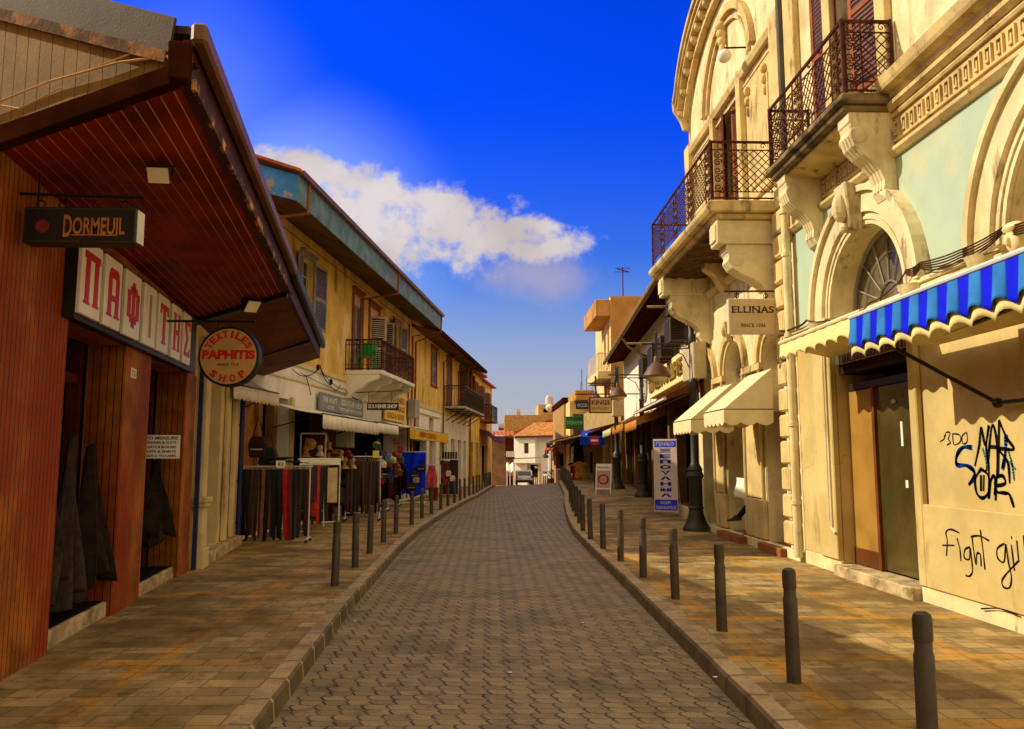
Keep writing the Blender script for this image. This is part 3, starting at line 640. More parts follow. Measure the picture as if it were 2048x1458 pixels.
for q in (.1, .3, .55, .85): m.tube(circ(fr, x0+(x1-x0)*q, -.07, z1+.04, .03), .006, 4, True); m.tube([fr.pt(x0+(x1-x0)*q, -.07, z1+.06), fr.pt(x0+(x1-x0)*q, -.07, z1+.13)], .005, 4)
m.obj('hanger', BLACK, t)
# round sign
rd = 9.4; fr = plane_y(rd); cx, cz = fr.px(458, 713); rr = fr.px(519, 713)[0]-cx
t = thing('round_sign', 'round cream hanging sign with red lettering TEXTILES and SHOP under the brown soffit', 'shop sign', (cx, rd, cz-rr))
ax = (Vector((1, 0, 0)), Vector((0, 0, 1)), Vector((0, -1, 0)))
m = MB(); m.lathe((cx, rd, cz), [(rr, -.12), (rr, .015), (rr-.03, .02)], 48, ax); m.obj('rim', BLACK, t, smooth=True)
m = MB(); m.lathe((cx, rd, cz), [(0, .021), (rr-.028, .021), (rr-.03, .019)], 48, ax); m.obj('face', M('round_sign_face', '#c09a58', .6, .12, 3, .1, stain='#94703a', samt=.5), t)
m = MB()
def arc_text(m, txt, c, r, a0, a1, w, h, top=True):
    n = len(txt)
    for i, ch in enumerate(txt):
        a = a0+(a1-a0)*i/(n-1); p = Vector((c[0]+r*math.cos(a), rd-.022, c[2]+r*math.sin(a)))
        put_text(m, ch, p, (1, 0, 0), (0, 0, 1), w*(.45 if ch == 'I' else 1), h, .002, (0, -1, 0), .05, a-math.pi/2 if top else a+math.pi/2)
arc_text(m, 'TEXTILES', (cx, 0, cz), rr*.74, R(152), R(30), rr*.2, rr*.25)
arc_text(m, 'SHOP', (cx, 0, cz), rr*.74, R(231), R(309), rr*.21, rr*.25, False)
put_text(m, 'PAPHITIS', (cx, rd-.022, cz+.02), (1, 0, 0), (0, 0, 1), rr*1.74, rr*.32, .002, (0, -1, 0), .06)
m.obj('lettering', REDL, t)
m = MB(); put_text(m, 'SINCE 1918', (cx, rd-.022, cz-rr*.27), (1, 0, 0), (0, 0, 1), rr*.7, rr*.09, .002, (0, -1, 0), .02); m.obj('small_lettering', M('brown_lettering', '#6b2a16', .5), t)
m = MB(); m.tube([(cx-.75, rd+.04, cz+rr+.07), (cx+.28, rd+.04, cz+rr+.07)], .014); [m.tube([(cx+q, rd+.03, cz+rr-.04), (cx+q, rd+.04, cz+rr+.07)], .01) for q in (-.15, .15)]
m.obj('hanger', BLACK, t)
# floodlights
def flood(label, c, dirx, size, up_face):
    t = thing('floodlight', label, 'floodlight', tuple(c), 'floodlights under the shop soffit')
    ex = Vector(dirx).normalized(); ez = Vector((0, 0, 1)); en = Vector(up_face).normalized(); ex = (ex-en*ex.dot(en)).normalized(); ey = en.cross(ex)
    def P(a, b, q): return Vector(c)+ex*a*size+ey*b*size+en*q*size
    m = MB(); m.hexa([P(-.5, -.4, 0), P(.5, -.4, 0), P(.5, .4, 0), P(-.5, .4, 0), P(-.35, -.28, -.45), P(.35, -.28, -.45), P(.35, .28, -.45), P(-.35, .28, -.45)]); m.obj('housing', BLACK, t, bev=.004)
    m = MB(); m.hexa([P(-.44, -.34, .001), P(.44, -.34, .001), P(.44, .34, .001), P(-.44, .34, .001), P(-.44, -.34, .05), P(.44, -.34, .05), P(.44, .34, .05), P(-.44, .34, .05)]); m.obj('glass', M('floodlight_glass', '#efe6c4', .2, .05), t)
    m = MB(); m.tube([P(-.55, 0, -.1), P(-.55, .3, -.6), P(.55, .3, -.6), P(.55, 0, -.1)], .008, 5); m.obj('bracket', BLACK, t)
def soffit_pt(px, py):          # point of the soffit plane under a pixel
    n = (B-A).cross(Ei-A); r = ray(px, py); return CAM+r*((A-CAM).dot(n)/r.dot(n))
q = soffit_pt(318, 325)-Vector((0, 0, .1)); flood('square floodlight with a pale glass face in the middle of the red soffit', q, (1, .1, 0), .17, (.1, -.75, -.45))
q = soffit_pt(505, 598)-Vector((0, 0, .1)); flood('smaller floodlight on the dark green rail between red boards and brown panel', q, (.6, .8, 0), .24, (.65, -.3, -.55))
# placards and number plate
t = thing('price_placard', 'white placard reading TO MEASURE with a list of garments in the second shop opening', 'placard', tuple(LS.pt(3.5, -.2, 1.62)))
pf = Axes(LS.pt(0, -.25, 0), LS.u, LS.n); a, zt = pf.px(288, 870); b, zb = pf.px(360, 917)
fr = plane_y((LS.pt(3.55, -.2, 0)).y); xa, zt = fr.px(276, 870); xb, zb = fr.px(358, 917)
m = MB(); m.box(fr, xa, xb, -.012, 0, zb, zt); m.obj('board', WHITE, t)
m = MB(); hh = zt-zb
for i, (tx, w) in enumerate((('E TO MEASURE', .86), ('- DRESSES & SUITS', .8), ('- COATS & BLOUSES', .8), ('- SUITS & SHIRTS', .8), ('COATS & TROUSERS', .8))):
    put_text(m, tx, fr.pt((xa+xb)/2+.01, 0, zt-hh*(.13+.19*i)), (1, 0, 0), (0, 0, 1), (xb-xa)*w, hh*(.13 if i == 0 else .1), .002, (0, -1, 0), .03)
m.obj('lettering', DKL, t)
t = thing('edge_placard', 'narrow white placard with dark characters at the first wood clad pier', 'placard', tuple(LS.pt(.9, .02, 1.5)))
fr2 = plane_y(LS.pt(.86, 0, 0).y); xa, zt = fr2.px(100, 828); xb, zb = fr2.px(116, 898)
m = MB(); m.box(fr2, xa-.06, xb, -.01, 0, zb, zt); m.obj('board', WHITE, t)
m = MB()
for i, ch in enumerate('MUSK'): put_text(m, ch, fr2.pt((xa+xb)/2-.012, 0, zt-(zt-zb)*(.18+.2*i)), (1, 0, 0), (0, 0, 1), .035, .036, .002, (0, -1, 0), .03)
m.obj('lettering', DKL, t)
t = thing('number_plate', 'small white house number plate on the middle wood pier', 'number plate', tuple(LS.pt(2.85, .03, 2.4)))
a, zt = LS.px(262, 735, .03); b, zb = LS.px(271, 758, .03)
m = MB(); m.box(LS, a, b, .031, .037, zb, zt); m.obj('plate', WHITE, t); m = MB(); put_text(m, '12', LS.pt((a+b)/2, .038, (zt+zb)/2), LS.u, (0, 0, 1), (b-a)*.6, (zt-zb)*.6, .001, LS.n, .02); m.obj('number', DKL, t)
# lengths of cloth hung in the openings
CL = [M('charcoal_cloth', '#3b3029', .95, .35, 9, .35, 160, stain='#2c241f', samt=.5), M('brown_grey_cloth', '#32271f', .95, .3, 9, .35, 160), M('dark_cloth', '#1c1612', .95, .3, 9, .3, 160)]
def cloth(label, s, o, ztop, zbot, w, mat, seed, skew=0):
    r = random.Random(seed); ph = r.random()*6; kf = r.choice((3, 4)); t0 = tuple(LS.pt(s, o, zbot))
    m = MB()
    def f(u, v):
        a = (u-.5); wd = w*(.12+.88*(v**1.3)); s_ = s+a*wd+skew*v+.03*math.sin(v*5+ph)*v
        fold = math.sin(u*math.pi*2*kf+ph+.8*math.sin(v*2+ph)); oo = o+(.03+.16*v)*fold*(.7+.3*math.sin(u*7+ph))+.03*math.sin(u*5+v*3)
        tri = abs(((u*kf/2+ph) % 1)-.5)*2; hem = zbot+.42*tri*(.6+.4*math.sin(u*3+ph))
        return LS.pt(s_, oo, ztop+(hem-ztop)*v-.05*abs(a)*2*(1-v))
    m.grid(f, 90, 30); o_ = m.obj('draped_cloth', mat, None, smooth=True, solid=.006)
    return tag(o_, label, 'cloth', 'cloth lengths hung in the shop openings')
cloth('grey cloth length mostly hidden behind the wide wood pier of the first opening', 1.02, -.2, 1.95, .58, .42, CL[0], 3, .05)
cloth('tall grey brown cloth hanging with a pointed hem in the first opening', 1.42, -.1, 1.92, .38, .8, CL[0], 5, -.1)
cloth('dark cloth hanging beside the middle pier in the first opening', 1.98, -.12, 1.85, .45, .62, CL[1], 8, .06)
cloth('narrow dark cloth hanging next to the middle pier in the second opening', 3.65, -.22, 1.7, .62, .5, CL[2], 11)
cloth('dark pleated cloth hanging below the placard in the second opening', 4.5, -.16, 1.72, .55, .75, CL[1], 14)
# cables on the gable boards
t = thing('gable_cables', 'pale slack cables strung across the tan gable boards', 'cable', tuple(GP.pt(0, .03, 3.9)))
m = MB(); g3 = lambda px, py: GP.pt(gq(px, py)[0], .04, gq(px, py)[1])
cable(m, [g3(-60, 235), g3(0, 212), g3(110, 168), g3(250, 130), g3(345, 118)], .009); cable(m, [g3(0, 213), g3(50, 222), g3(135, 180)], .006); cable(m, [g3(200, 140), g3(285, 108)], .005)
m.tube([g3(345, 118), g3(352, 128), g3(360, 148)], .01, 5); m.obj('cable', M('pale_cable', '#c79a58', .7, .2), t)

# ================================================================= narrow cream doorway between the shop and the ochre house
ch = thing('doorway_house', 'narrow cream rendered house front with a glazed door and stone columns', 'house', tuple(LS.pt(7.5, 0, .13)))
m = MB(); wall(m, LS, 5.62, 9.6, .1, 3.7, [(6.45, 7.75, .3, 3.2)], -.02, .45); m.obj('wall', CREAMW, ch)
m = MB(); m.box(LS, 6.45, 7.75, -.47, -.42, .3, 3.2); m.obj('door_surround', CREAMW, ch)
m = MB(); m.box(LS, 6.7, 7.6, -.40, -.36, .35, 2.35); d = m.obj('door', M('glazed_door', '#7d7d62', .35, .2, 2, .05), ch)
m = MB(); m.tube([LS.pt(6.86, -.36, 1.3), LS.pt(6.86, -.28, 1.32), LS.pt(6.86, -.28, 1.08), LS.pt(6.86, -.36, 1.1)], .014); m.ball(LS.pt(6.86, -.28, 1.32), .03, .03, .03, 8, 6); m.ball(LS.pt(6.86, -.28, 1.08), .03, .03, .03, 8, 6); m.obj('handle', BLACK, d)
m = MB()
for a, b, c, e in ((6.62, 6.70, .3, 3.1), (7.6, 7.68, .3, 3.1)): m.box(LS, a, b, -.41, -.33, c, e)
m.box(LS, 6.7, 7.6, -.41, -.33, 2.36, 2.46); m.box(LS, 6.7, 7.6, -.41, -.33, 3.0, 3.1); m.obj('door_frame', M('cream_frame', '#b79a62', .6, .15), ch)
m = MB(); m.box(LS, 6.7, 7.6, -.40, -.38, 2.46, 3.0); m.obj('fanlight', GLASSG, ch)
m = MB(); m.box(LS, 6.3, 9.3, -.3, .16, .1, .29); m.obj('step', STEPM, ch, bev=.012)
m = MB(); a0 = 5.95
for z0, z1, w in ((.12, .4, .2), (.4, 1.0, .16), (1.0, 1.06, .2), (1.06, 1.14, .22), (1.14, 3.5, .14)): m.box(LS, a0-w+.1, a0+w+.1, -.02, w*.9, z0, z1)
m.obj('column', CREAMW, ch, bev=.01)
m = MB(); m.box(LS, 8.05, 8.3, -.01, .05, .3, 3.2); m.box(LS, 8.75, 8.95, -.01, .06, .3, 3.2); m.obj('pilaster', CREAMW, ch, bev=.008)
BLUEP = M('blue_pipe_paint', '#16205a', .5, .3, 6, .1, stain='#0a0d22', samt=.6)
m = MB(); m.tube([LS.pt(9.35, .07, .15), LS.pt(9.35, .07, 3.4)], .05, 10)
for z in (.5, 1.25, 2.3): m.tube([LS.pt(9.35, .07, z), LS.pt(9.35, .07, z+.05)], .06, 10)
tag(m.obj('drain_pipe', BLUEP, smooth=True), 'dark blue drainpipe beside the cream doorway house', 'pipe')
m = MB(); m.box(LS, 5.70, 5.76, .05, .11, .14, 3.2); tag(m.obj('thin_conduit', BLUEP), 'thin dark blue conduit between the wood shop and the cream column', 'pipe')
# ================================================================= LEFT: ochre house with the wide boxed eave
YF = Frame((-4.95, 16), (-4.95+1.17, 26), 1)
oh = thing('ochre_house', 'peeling ochre two storey house with a wide boxed eave and a wrought iron balcony', 'house', tuple(YF.pt(8, 0, .13)))
W1 = (3.15, 3.98, 4.95, 6.62); D1 = (7.55, 8.45, 4.2, 6.6); D2 = (9.35, 10.5, 4.2, 6.55); W2 = (12.55, 13.55, 4.95, 6.6)
YE = 15.6
m = MB(); wall(m, YF, -.35, YE, 3.95, 7.32, [W1, D1, D2, W2], 0, .25); m.obj('upper_wall', YEL, oh)
gop = [(-.2, 2.55, .15, 3.05), (2.8, 7.2, .15, 2.9), (7.9, 12.9, .15, 2.85), (13.1, 14.6, .15, 2.6)]
m = MB(); wall(m, YF, -.35, YE, .1, 3.95, gop, .03, .4); m.obj('lower_wall', WHITEP, oh)
m = MB(); m.poly(YF.pt(-.35, 0, .1), YF.pt(-.35, -9, .1), YF.pt(-.35, -9, 7.2), YF.pt(-.35, 0, 7.2)); m.poly(YF.pt(-.35, 0, 7.2), YF.pt(-.35, -9, 7.2), YF.pt(-.35, -4.5, 8.7)); m.obj('gable_wall', YEL, oh)
m = MB()
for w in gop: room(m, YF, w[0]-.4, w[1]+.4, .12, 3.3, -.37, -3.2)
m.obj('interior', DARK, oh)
m = MB(); m.box(YF, -.3, YE, .031, .075, 3.86, 3.97); m.box(YF, -.3, 6.9, .031, .06, 3.5, 3.55); m.obj('string_course', CREAMW, oh, bev=.01)
# plain lower surround to the shops
m = MB()
for a, b in ((2.58, 2.78), (7.3, 7.55), (12.9, 13.09)): m.box(YF, a, b, .031, .09, .13, 3.1)
m.obj('pilaster', CREAMW, oh, bev=.01)
m = MB(); m.box(YF, .3, .55, -.3, -.1, .15, 3.0); m.box(YF, 1.15, 1.35, -.3, -.1, .15, 3.0); m.box(YF, 2.0, 2.2, -.3, -.1, .15, 3.0); m.box(YF, .55, 1.15, -.28, -.2, .15, 3.); m.obj('shop_front_boards', M('ochre_brown_boards', '#9a6a2a', .75, .3, 2, .2, stain='#3d210c', samt=.7, sscale=2), oh)
m = MB(); m.box(YF, 5.0, 7.0, -.35, -.25, .15, 2.8); m.obj('shop_back', M('brown_shop_back', '#6b4220', .8, .3, 2, .1, stain='#241208', samt=.7), oh)
# soffit, fascia, roof, gutter
FO = 1.17; zS = 7.12
EAVEM = M('brown_eave_boards', '#6a4c22', .8, .3, 2, .2, stain='#33200e', samt=.6, sscale=1.6, lines=(1, .6, .012, '#1c1008'))
FASM = M('blue_grey_fascia', '#5f7d86', .75, .25, 2.5, .2, 40, stain='#7d5a3a', samt=.6, sscale=2.2, sthr=(.54, .66))
ZF0, ZF1 = 6.76, 7.3
m = MB(); m.hexa([YF.pt(-.35, 0, zS+.05), YF.pt(YE, 0, zS+.05), YF.pt(YE, FO, ZF0), YF.pt(-.35, FO, ZF0), YF.pt(-.35, 0, zS+.09), YF.pt(YE, 0, zS+.09), YF.pt(YE, FO, ZF0+.04), YF.pt(-.35, FO, ZF0+.04)]); m.obj('soffit', EAVEM, oh)
m = MB(); m.box(YF, -.4, YE+.05, FO, FO+.03, ZF0-.02, ZF1); m.obj('fascia', FASM, oh)
m = MB(); m.prism(YF, [(-.36, 0)]*0 or [], 0, 0) if False else m.hexa([YF.pt(-.40, .0, zS-.02), YF.pt(-.36, .0, zS-.02), YF.pt(-.36, FO, ZF0+.01), YF.pt(-.40, FO, ZF0+.01), YF.pt(-.40, .0, ZF1+.35), YF.pt(-.36, 0, ZF1+.35), YF.pt(-.36, FO, ZF1), YF.pt(-.40, FO, ZF1)]); m.obj('eave_end_panel', M('bright_blue_panel', '#3d7fc4', .6, .25, 2, .1, stain='#b08050', samt=.7, sthr=(.58, .62)), oh)
m = MB(); m.hexa([YF.pt(-.6, FO+.12, ZF1), YF.pt(YE+.1, FO+.12, ZF1), YF.pt(YE+.1, -4.4, 9.3), YF.pt(-.6, -4.4, 9.3), YF.pt(-.6, FO+.12, ZF1+.06), YF.pt(YE+.1, FO+.12, ZF1+.06), YF.pt(YE+.1, -4.4, 9.36), YF.pt(-.6, -4.4, 9.36)]); m.obj('roof', TILE, oh)
m = MB(); m.side(YF, [(FO+.035, ZF1-.02), (FO+.13, ZF1-.02), (FO+.15, ZF1+.07), (FO+.035, ZF1+.07)], -.45, YE+.1); m.obj('gutter', GUTT, oh)
m = MB()
for s_ in (.1, 8.1, YE-.1):
    m.tube([YF.pt(s_, FO+.05, ZF1-.02), YF.pt(s_, FO+.05, ZF0-.1), YF.pt(s_+.05, .07, ZF0-.25 if s_ > 1 else ZF0-.2), YF.pt(s_+.05, .07, 6.2 if s_ < 1 else (4.2 if s_ < 10 else .2))], .04, 6)
m.obj('downpipe', BRNP, oh)
m = MB(); m.tube([YF.pt(-.3, .03, 6.93), YF.pt(YE, .03, 6.9)], .012, 4); m.tube([YF.pt(14.95, .06, .2), YF.pt(14.95, .06, 6.9)], .03, 6); m.obj('conduit', BRNP, oh)
# windows, doors, shutters
def leaf(parent, fr, hinge, width, z0, z1, ang, o, mat, sgn, name='shutter', slat=.066):
    """louvred shutter leaf hinged at s=hinge, swung ang from the wall plane (0 = shut)"""
    e = fr.u*sgn; ca, sa = math.cos(ang), math.sin(ang); d = e*ca+fr.n*sa; nn = fr.n*ca-e*sa
    X = Axes(fr.pt(hinge, o, 0), d, nn); m = MB(); st = .065
    m.box(X, 0, st, 0, .035, z0, z1); m.box(X, width-st, width, 0, .035, z0, z1); zm = z0+(z1-z0)*.47
    for a, b in ((z0, z0+.08), (z1-.08, z1), (zm-.04, zm+.04)): m.box(X, st, width-st, .002, .033, a, b)
    z = z0+.1
    while z < z1-.12:
        if abs(z+.02-zm) > .06: m.hexa([X.pt(st, .006, z+.026), X.pt(width-st, .006, z+.026), X.pt(width-st, .032, z), X.pt(st, .032, z), X.pt(st, .006, z+.034), X.pt(width-st, .006, z+.034), X.pt(width-st, .032, z+.022), X.pt(st, .032, z+.022)])
        z += slat
    o_ = m.obj(name, mat, parent)
    m = MB(); m.box(X, st, width-st, .017, .019, z0+.08, z1-.08); m.obj('slat_gap_shade', BLACK, o_); return o_  # black sheet put in for the shade between the slats
def surround(parent, fr, w, o, mat, wd=.09, head=True, sill=True):
    m = MB(); a, b, c, d = w
    m.box(fr, a-wd, a, o, o+.05, c, d); m.box(fr, b, b+wd, o, o+.05, c, d); m.box(fr, a-wd, b+wd, o, o+.05, d, d+wd)
    if head: m.box(fr, a-wd-.05, b+wd+.05, o, o+.11, d+wd, d+wd+.06)
    if sill: m.box(fr, a-wd-.04, b+wd+.04, o, o+.1, c-.07, c)
    return m.obj('surround', mat, parent, bev=.006)
def sash(parent, fr, w, o, matf, matg, nv=2, nh=4, fw=.055):
    a, b, c, d = w; m = MB(); m.box(fr, a, b, o-.03, o-.02, c, d); g = m.obj('window', matg, parent)
    m = MB(); m.box(fr, a, a+fw, o-.019, o+.03, c, d); m.box(fr, b-fw, b, o-.019, o+.03, c, d); m.box(fr, a+fw, b-fw, o-.019, o+.03, c, c+fw); m.box(fr, a+fw, b-fw, o-.019, o+.03, d-fw, d)
    for i in range(1, nv): q = a+(b-a)*i/nv; m.box(fr, q-.03, q+.03, o-.018, o+.028, c+fw, d-fw)
    for j in range(1, nh): q = c+(d-c)*j/nh; m.box(fr, a+fw, b-fw, o-.017, o+.02, q-.014, q+.014)
    m.obj('frame', matf, g); return g
surround(oh, YF, W1, .0, GREYP); sash(oh, YF, W1, -.14, GREYL, GLASS)
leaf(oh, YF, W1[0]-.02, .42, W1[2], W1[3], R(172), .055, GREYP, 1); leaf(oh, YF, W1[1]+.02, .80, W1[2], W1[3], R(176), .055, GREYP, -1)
surround(oh, YF, D1, 0, BRNP, .12, True, False); sash(oh, YF, D1, -.16, GREYP, GLASS, 2, 3)
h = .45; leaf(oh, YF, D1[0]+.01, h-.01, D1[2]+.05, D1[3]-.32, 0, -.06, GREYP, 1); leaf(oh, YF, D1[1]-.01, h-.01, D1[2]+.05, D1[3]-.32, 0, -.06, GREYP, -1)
m = MB(); m.box(YF, D1[0], D1[1], -.08, -.04, D1[3]-.3, D1[3]); m.obj('transom_panel', M('peach_panel', '#d8b083', .7), oh)
surround(oh, YF, D2, 0, BRNP, .12, True, False); m = MB(); m.box(YF, D2[0], D2[1], -.24, -.2, D2[2], D2[3]); m.obj('door_recess', DARK, oh)
m = MB(); m.box(YF, D2[0], D2[1], -.08, -.04, D2[3]-.3, D2[3]); m.obj('transom_panel', M('peach_panel', '#d8b083'), oh)
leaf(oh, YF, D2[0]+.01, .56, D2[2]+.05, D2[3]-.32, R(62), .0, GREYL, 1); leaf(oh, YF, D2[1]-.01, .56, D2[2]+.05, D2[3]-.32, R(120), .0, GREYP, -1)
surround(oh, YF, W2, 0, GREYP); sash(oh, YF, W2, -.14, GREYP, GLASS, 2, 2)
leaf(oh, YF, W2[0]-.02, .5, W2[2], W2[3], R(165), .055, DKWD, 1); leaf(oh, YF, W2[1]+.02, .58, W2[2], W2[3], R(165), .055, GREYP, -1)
# balcony
def railing(parent, fr, s0, s1, proj, z0, z1, mat, style='bars', gap=.11, posts=True, dens=1, far_side=True):
    m = MB(); m2 = MB(); r = .011
    def rail(path, rr): m.tube(path, rr, 5)
    cs = [fr.pt(s0, 0, 0), fr.pt(s0, proj, 0), fr.pt(s1, proj, 0), fr.pt(s1, 0, 0)]
    for z, rr in ((z1, .026), (z1-.14, .012), (z0+.05, .016), (z0+.16, .01)):
        rail([c+Vector((0, 0, z)) for c in cs], rr)
    for c in cs: rail([c+Vector((0, 0, z0)), c+Vector((0, 0, z1+.03))], .024)
    segs = [(Axes(cs[1], cs[0]-cs[1], -fr.u), proj), (Axes(cs[1], cs[2]-cs[1], fr.n), s1-s0)]
    if far_side: segs.append((Axes(cs[2], cs[3]-cs[2], fr.u), proj))
    for X, L in segs:
        if style == 'bars':
            n = max(2, int(L/gap))
            for i in range(1, n):
                q = L*i/n; m.tube([X.pt(q, 0, z0+.05), X.pt(q, 0, z1)], .009, 4)
                if i % 2: m.tube(circ(X, q, 0, z1-.07, .045, 8), .006, 4, True)
                if i % 2 == 0:
                    m.tube(spiral(X, q+.03, 0, z0+.3, .06, 1.2, 1, math.pi, 9), .006, 4); m.tube(spiral(X, q+.03, 0, z0+.5, .06, 1.2, -1, math.pi, 9), .006, 4)
        else:
            # panels: scroll column, lattice, scroll column
            npan = max(1, round(L/1.1)); w = L/npan
            for k in range(npan):
                b0 = k*w; sc = min(.34, w*.38); zz0, zz1 = z0+.16, z1-.14
                m.tube([X.pt(b0+.03, 0, z0), X.pt(b0+.03, 0, z1)], .013, 4); m.tube([X.pt(b0+sc, 0, z0+.05), X.pt(b0+sc, 0, z1)], .012, 4)
                n = 5; st = (zz1-zz0)/n
                for i in range(n):
                    zc = zz0+st*(i+.5)
                    m.tube(spiral(X, b0+sc*.36, 0, zc, st*.5, 1.4, 1 if i % 2 else -1, 0, 11), .009, 4); m.tube(spiral(X, b0+sc*.72, 0, zc, st*.46, 1.4, -1 if i % 2 else 1, math.pi, 11), .009, 4)
                m.tube(circ(X, b0+sc*.5, 0, z1-.07, .05, 8), .008, 4, True); m.tube(circ(X, b0+sc*.5, 0, z0+.105, .045, 8), .008, 4, True)
                # diagonal lattice
                x0, x1 = b0+sc, b0+w; d = .135; H = zz1-zz0; W = x1-x0
                c0 = -H
                while c0 < W:
                    for sg in (1, -1):
                        pts = []
                        for t_ in (max(0, -c0), min(H, W-c0)):
                            xx = c0+t_
                            pts.append(X.pt(x0+xx if sg > 0 else x1-xx, 0, zz0+t_))
                        if (pts[0]-pts[1]).length > .03: m.tube(pts, .008, 4)
                    c0 += d
                for q in (.3, .7): m.tube(spiral(X, x0+W*q, 0, z1-.07, .055, 1.2, 1, 0, 9), .007, 4)
    return m.obj('railing', mat, parent)
def console(m, fr, s, w, proj, z, h):
    pr = [(0, z), (proj, z), (proj, z-.1*h), (proj*.93, z-.2*h), (proj*.8, z-.26*h), (proj*.66, z-.32*h), (proj*.56, z-.44*h), (proj*.46, z-.56*h), (proj*.32, z-.66*h), (proj*.2, z-.78*h), (proj*.12, z-.93*h), (0, z-h)]
    m.side(fr, pr, s-w/2, s+w/2)
bs0, bs1, bp = 6.85, 11.25, 1.05
bz = 4.2
m = MB(); m.box(YF, bs0, bs1, .0, bp+.05, bz-.12, bz); bal = m.obj('balcony_slab', WHITEP, oh, bev=.015)
railing(bal, YF, bs0+.05, bs1-.05, bp, bz, 5.08, IRON, 'bars', .1)
m = MB()
for q in (7.0, 8.35, 9.7, 11.05): console(m, YF, q, .26, bp*.95, bz-.121, .72)
m.obj('balcony_brackets', WHITEP, bal, bev=.01)
GRN = M('green_plastic', '#12903a', .4, .1, 3, 0)
t = thing('garden_chair', 'green plastic garden chair behind the near corner of the ochre house balcony', 'chair', tuple(YF.pt(7.3, .5, bz)))
X = Axes(YF.pt(7.3, .5, 0), YF.u, YF.n)
m = MB(); m.box(X, -.24, .24, -.24, .24, bz+.42, bz+.46); m.obj('seat', GRN, t, bev=.01)
m = MB(); m.grid(lambda u, v: X.pt(.24+.06*v-.05*math.sin(u*math.pi), (u-.5)*.46, bz+.46+.42*v), 8, 6); m.obj('backrest', GRN, t, solid=.02)
for a in (-1, 1):
    for b in (-1, 1): m = MB(); m.tube([X.pt(a*.21, b*.21, bz+.43), X.pt(a*.25, b*.25, bz)], .02, 6); m.obj('leg', GRN, t)
m = MB(); [m.tube([X.pt(.24, b*.25, bz+.66), X.pt(-.2, b*.26, bz+.64), X.pt(-.22, b*.25, bz+.43)], .018, 6) for b in (-1, 1)]; m.obj('armrest', GRN, t)
# --- cables on the ochre wall
t = thing('facade_cables', 'tangled black cables along the white band of the ochre house', 'cable', tuple(YF.pt(4, .1, 3.9)))
m = MB(); g = lambda px, py: YF.pt(YF.px(px, py, .1)[0], .1, YF.px(px, py, .1)[1])
cable(m, [g(585, 738), g(612, 752), g(640, 735), g(664, 765), g(690, 778), g(715, 800)], .012, .05); cable(m, [g(612, 750), g(622, 790)], .01); cable(m, [g(640, 730), g(650, 758), g(672, 782), g(680, 770)], .012, .03); cable(m, [g(600, 745), g(700, 790), g(735, 805)], .008, .04)
for q in ((636, 735), (662, 764)): m.ball(g(*q), .05, .05, .09, 6, 4)
m.obj('cable', CABLE, t)
# ball shaped lamp on the wall and insulator
t = thing('wall_insulator', 'black ribbed insulator on the ochre wall next to the first window', 'insulator', tuple(YF.pt(1.4, .05, 6)))
a, z = YF.px(565, 487, .1); m = MB(); m.lathe(YF.pt(a, .1, z-.16), [(.02, 0)]+[(r_, .02+.03*i) for i in range(9) for r_ in ((.05,) if i % 2 else (.025,))]+[(.015, .3)], 10); m.obj('body', BLACK, t)
# ================================================================= second ochre house
oh2 = thing('far_ochre_house', 'second ochre house beyond the souvenir shops with a black iron balcony', 'house', tuple(YF.pt(24, 0, .13)))
E2 = 31.5
ops2 = [(19.9, 21.1, 5.0, 6.65), (24.0, 25.4, 4.2, 6.7), (28.0, 29.2, 4.2, 6.7), (30.2, 31.2, 4.4, 6.6)]
m = MB(); wall(m, YF, YE+.01, E2, 3.95, 7.15, ops2, -.02, .25); m.obj('upper_wall', YEL, oh2)
lo2 = [(16.3, 17.4, 2.6, 3.5), (16.2, 19.0, .15, 2.45), (19.5, 20.6, 2.6, 3.5), (19.6, 21.2, .15, 2.5), (22.1, 24.2, .15, 2.5), (25.4, 26.6, .15, 2.7), (27.6, 28.8, .15, 2.7), (29.7, 30.7, .15, 2.7)]
m = MB(); wall(m, YF, YE+.01, E2, .1, 3.95, lo2, .0, .3); m.obj('lower_wall', WHITEP, oh2)
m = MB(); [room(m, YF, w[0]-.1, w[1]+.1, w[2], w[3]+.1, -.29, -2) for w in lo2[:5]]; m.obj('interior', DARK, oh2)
m = MB()
for w in lo2[5:]: m.box(YF, w[0], w[1], -.28, -.22, w[2], w[3])
for w in lo2[:1]+lo2[2:3]: m.box(YF, w[0], w[1], -.25, -.2, w[2], w[3])
m.obj('door', M('olive_grey_door', '#76684a', .7, .2, 3, .1, lines=(0, .3, .02, '#2d2415')), oh2)
ROLL = M('roller_shutter', '#b8a884', .6, .12, 3, .1, lines=(1, .09, .018, '#5a4a30'))
m = MB(); m.box(YF, 19.6, 21.2, -.25, -.2, .15, 2.5); m.box(YF, 22.1, 24.2, -.25, -.2, .15, 2.5); m.obj('roller_shutter', ROLL, oh2)
for w in ops2:
    surround(oh2, YF, w, -.02, BRNP, .1, True, w[2] > 4.9)
    m = MB(); m.box(YF, w[0], w[1], -.24, -.2, w[2], w[3]); m.obj('window', DARK, oh2)
    h = (w[1]-w[0])/2
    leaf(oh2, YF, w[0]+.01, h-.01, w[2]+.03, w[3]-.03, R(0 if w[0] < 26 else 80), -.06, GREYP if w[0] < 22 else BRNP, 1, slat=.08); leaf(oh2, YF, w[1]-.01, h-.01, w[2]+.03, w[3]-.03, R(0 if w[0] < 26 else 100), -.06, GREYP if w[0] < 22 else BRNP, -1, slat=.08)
m = MB(); m.box(YF, YE+.02, E2, -.02, .04, 3.82, 3.97); m.box(YF, YE+.02, 22, .0, .06, 3.55, 3.62); m.obj('string_course', CREAMW, oh2, bev=.01)
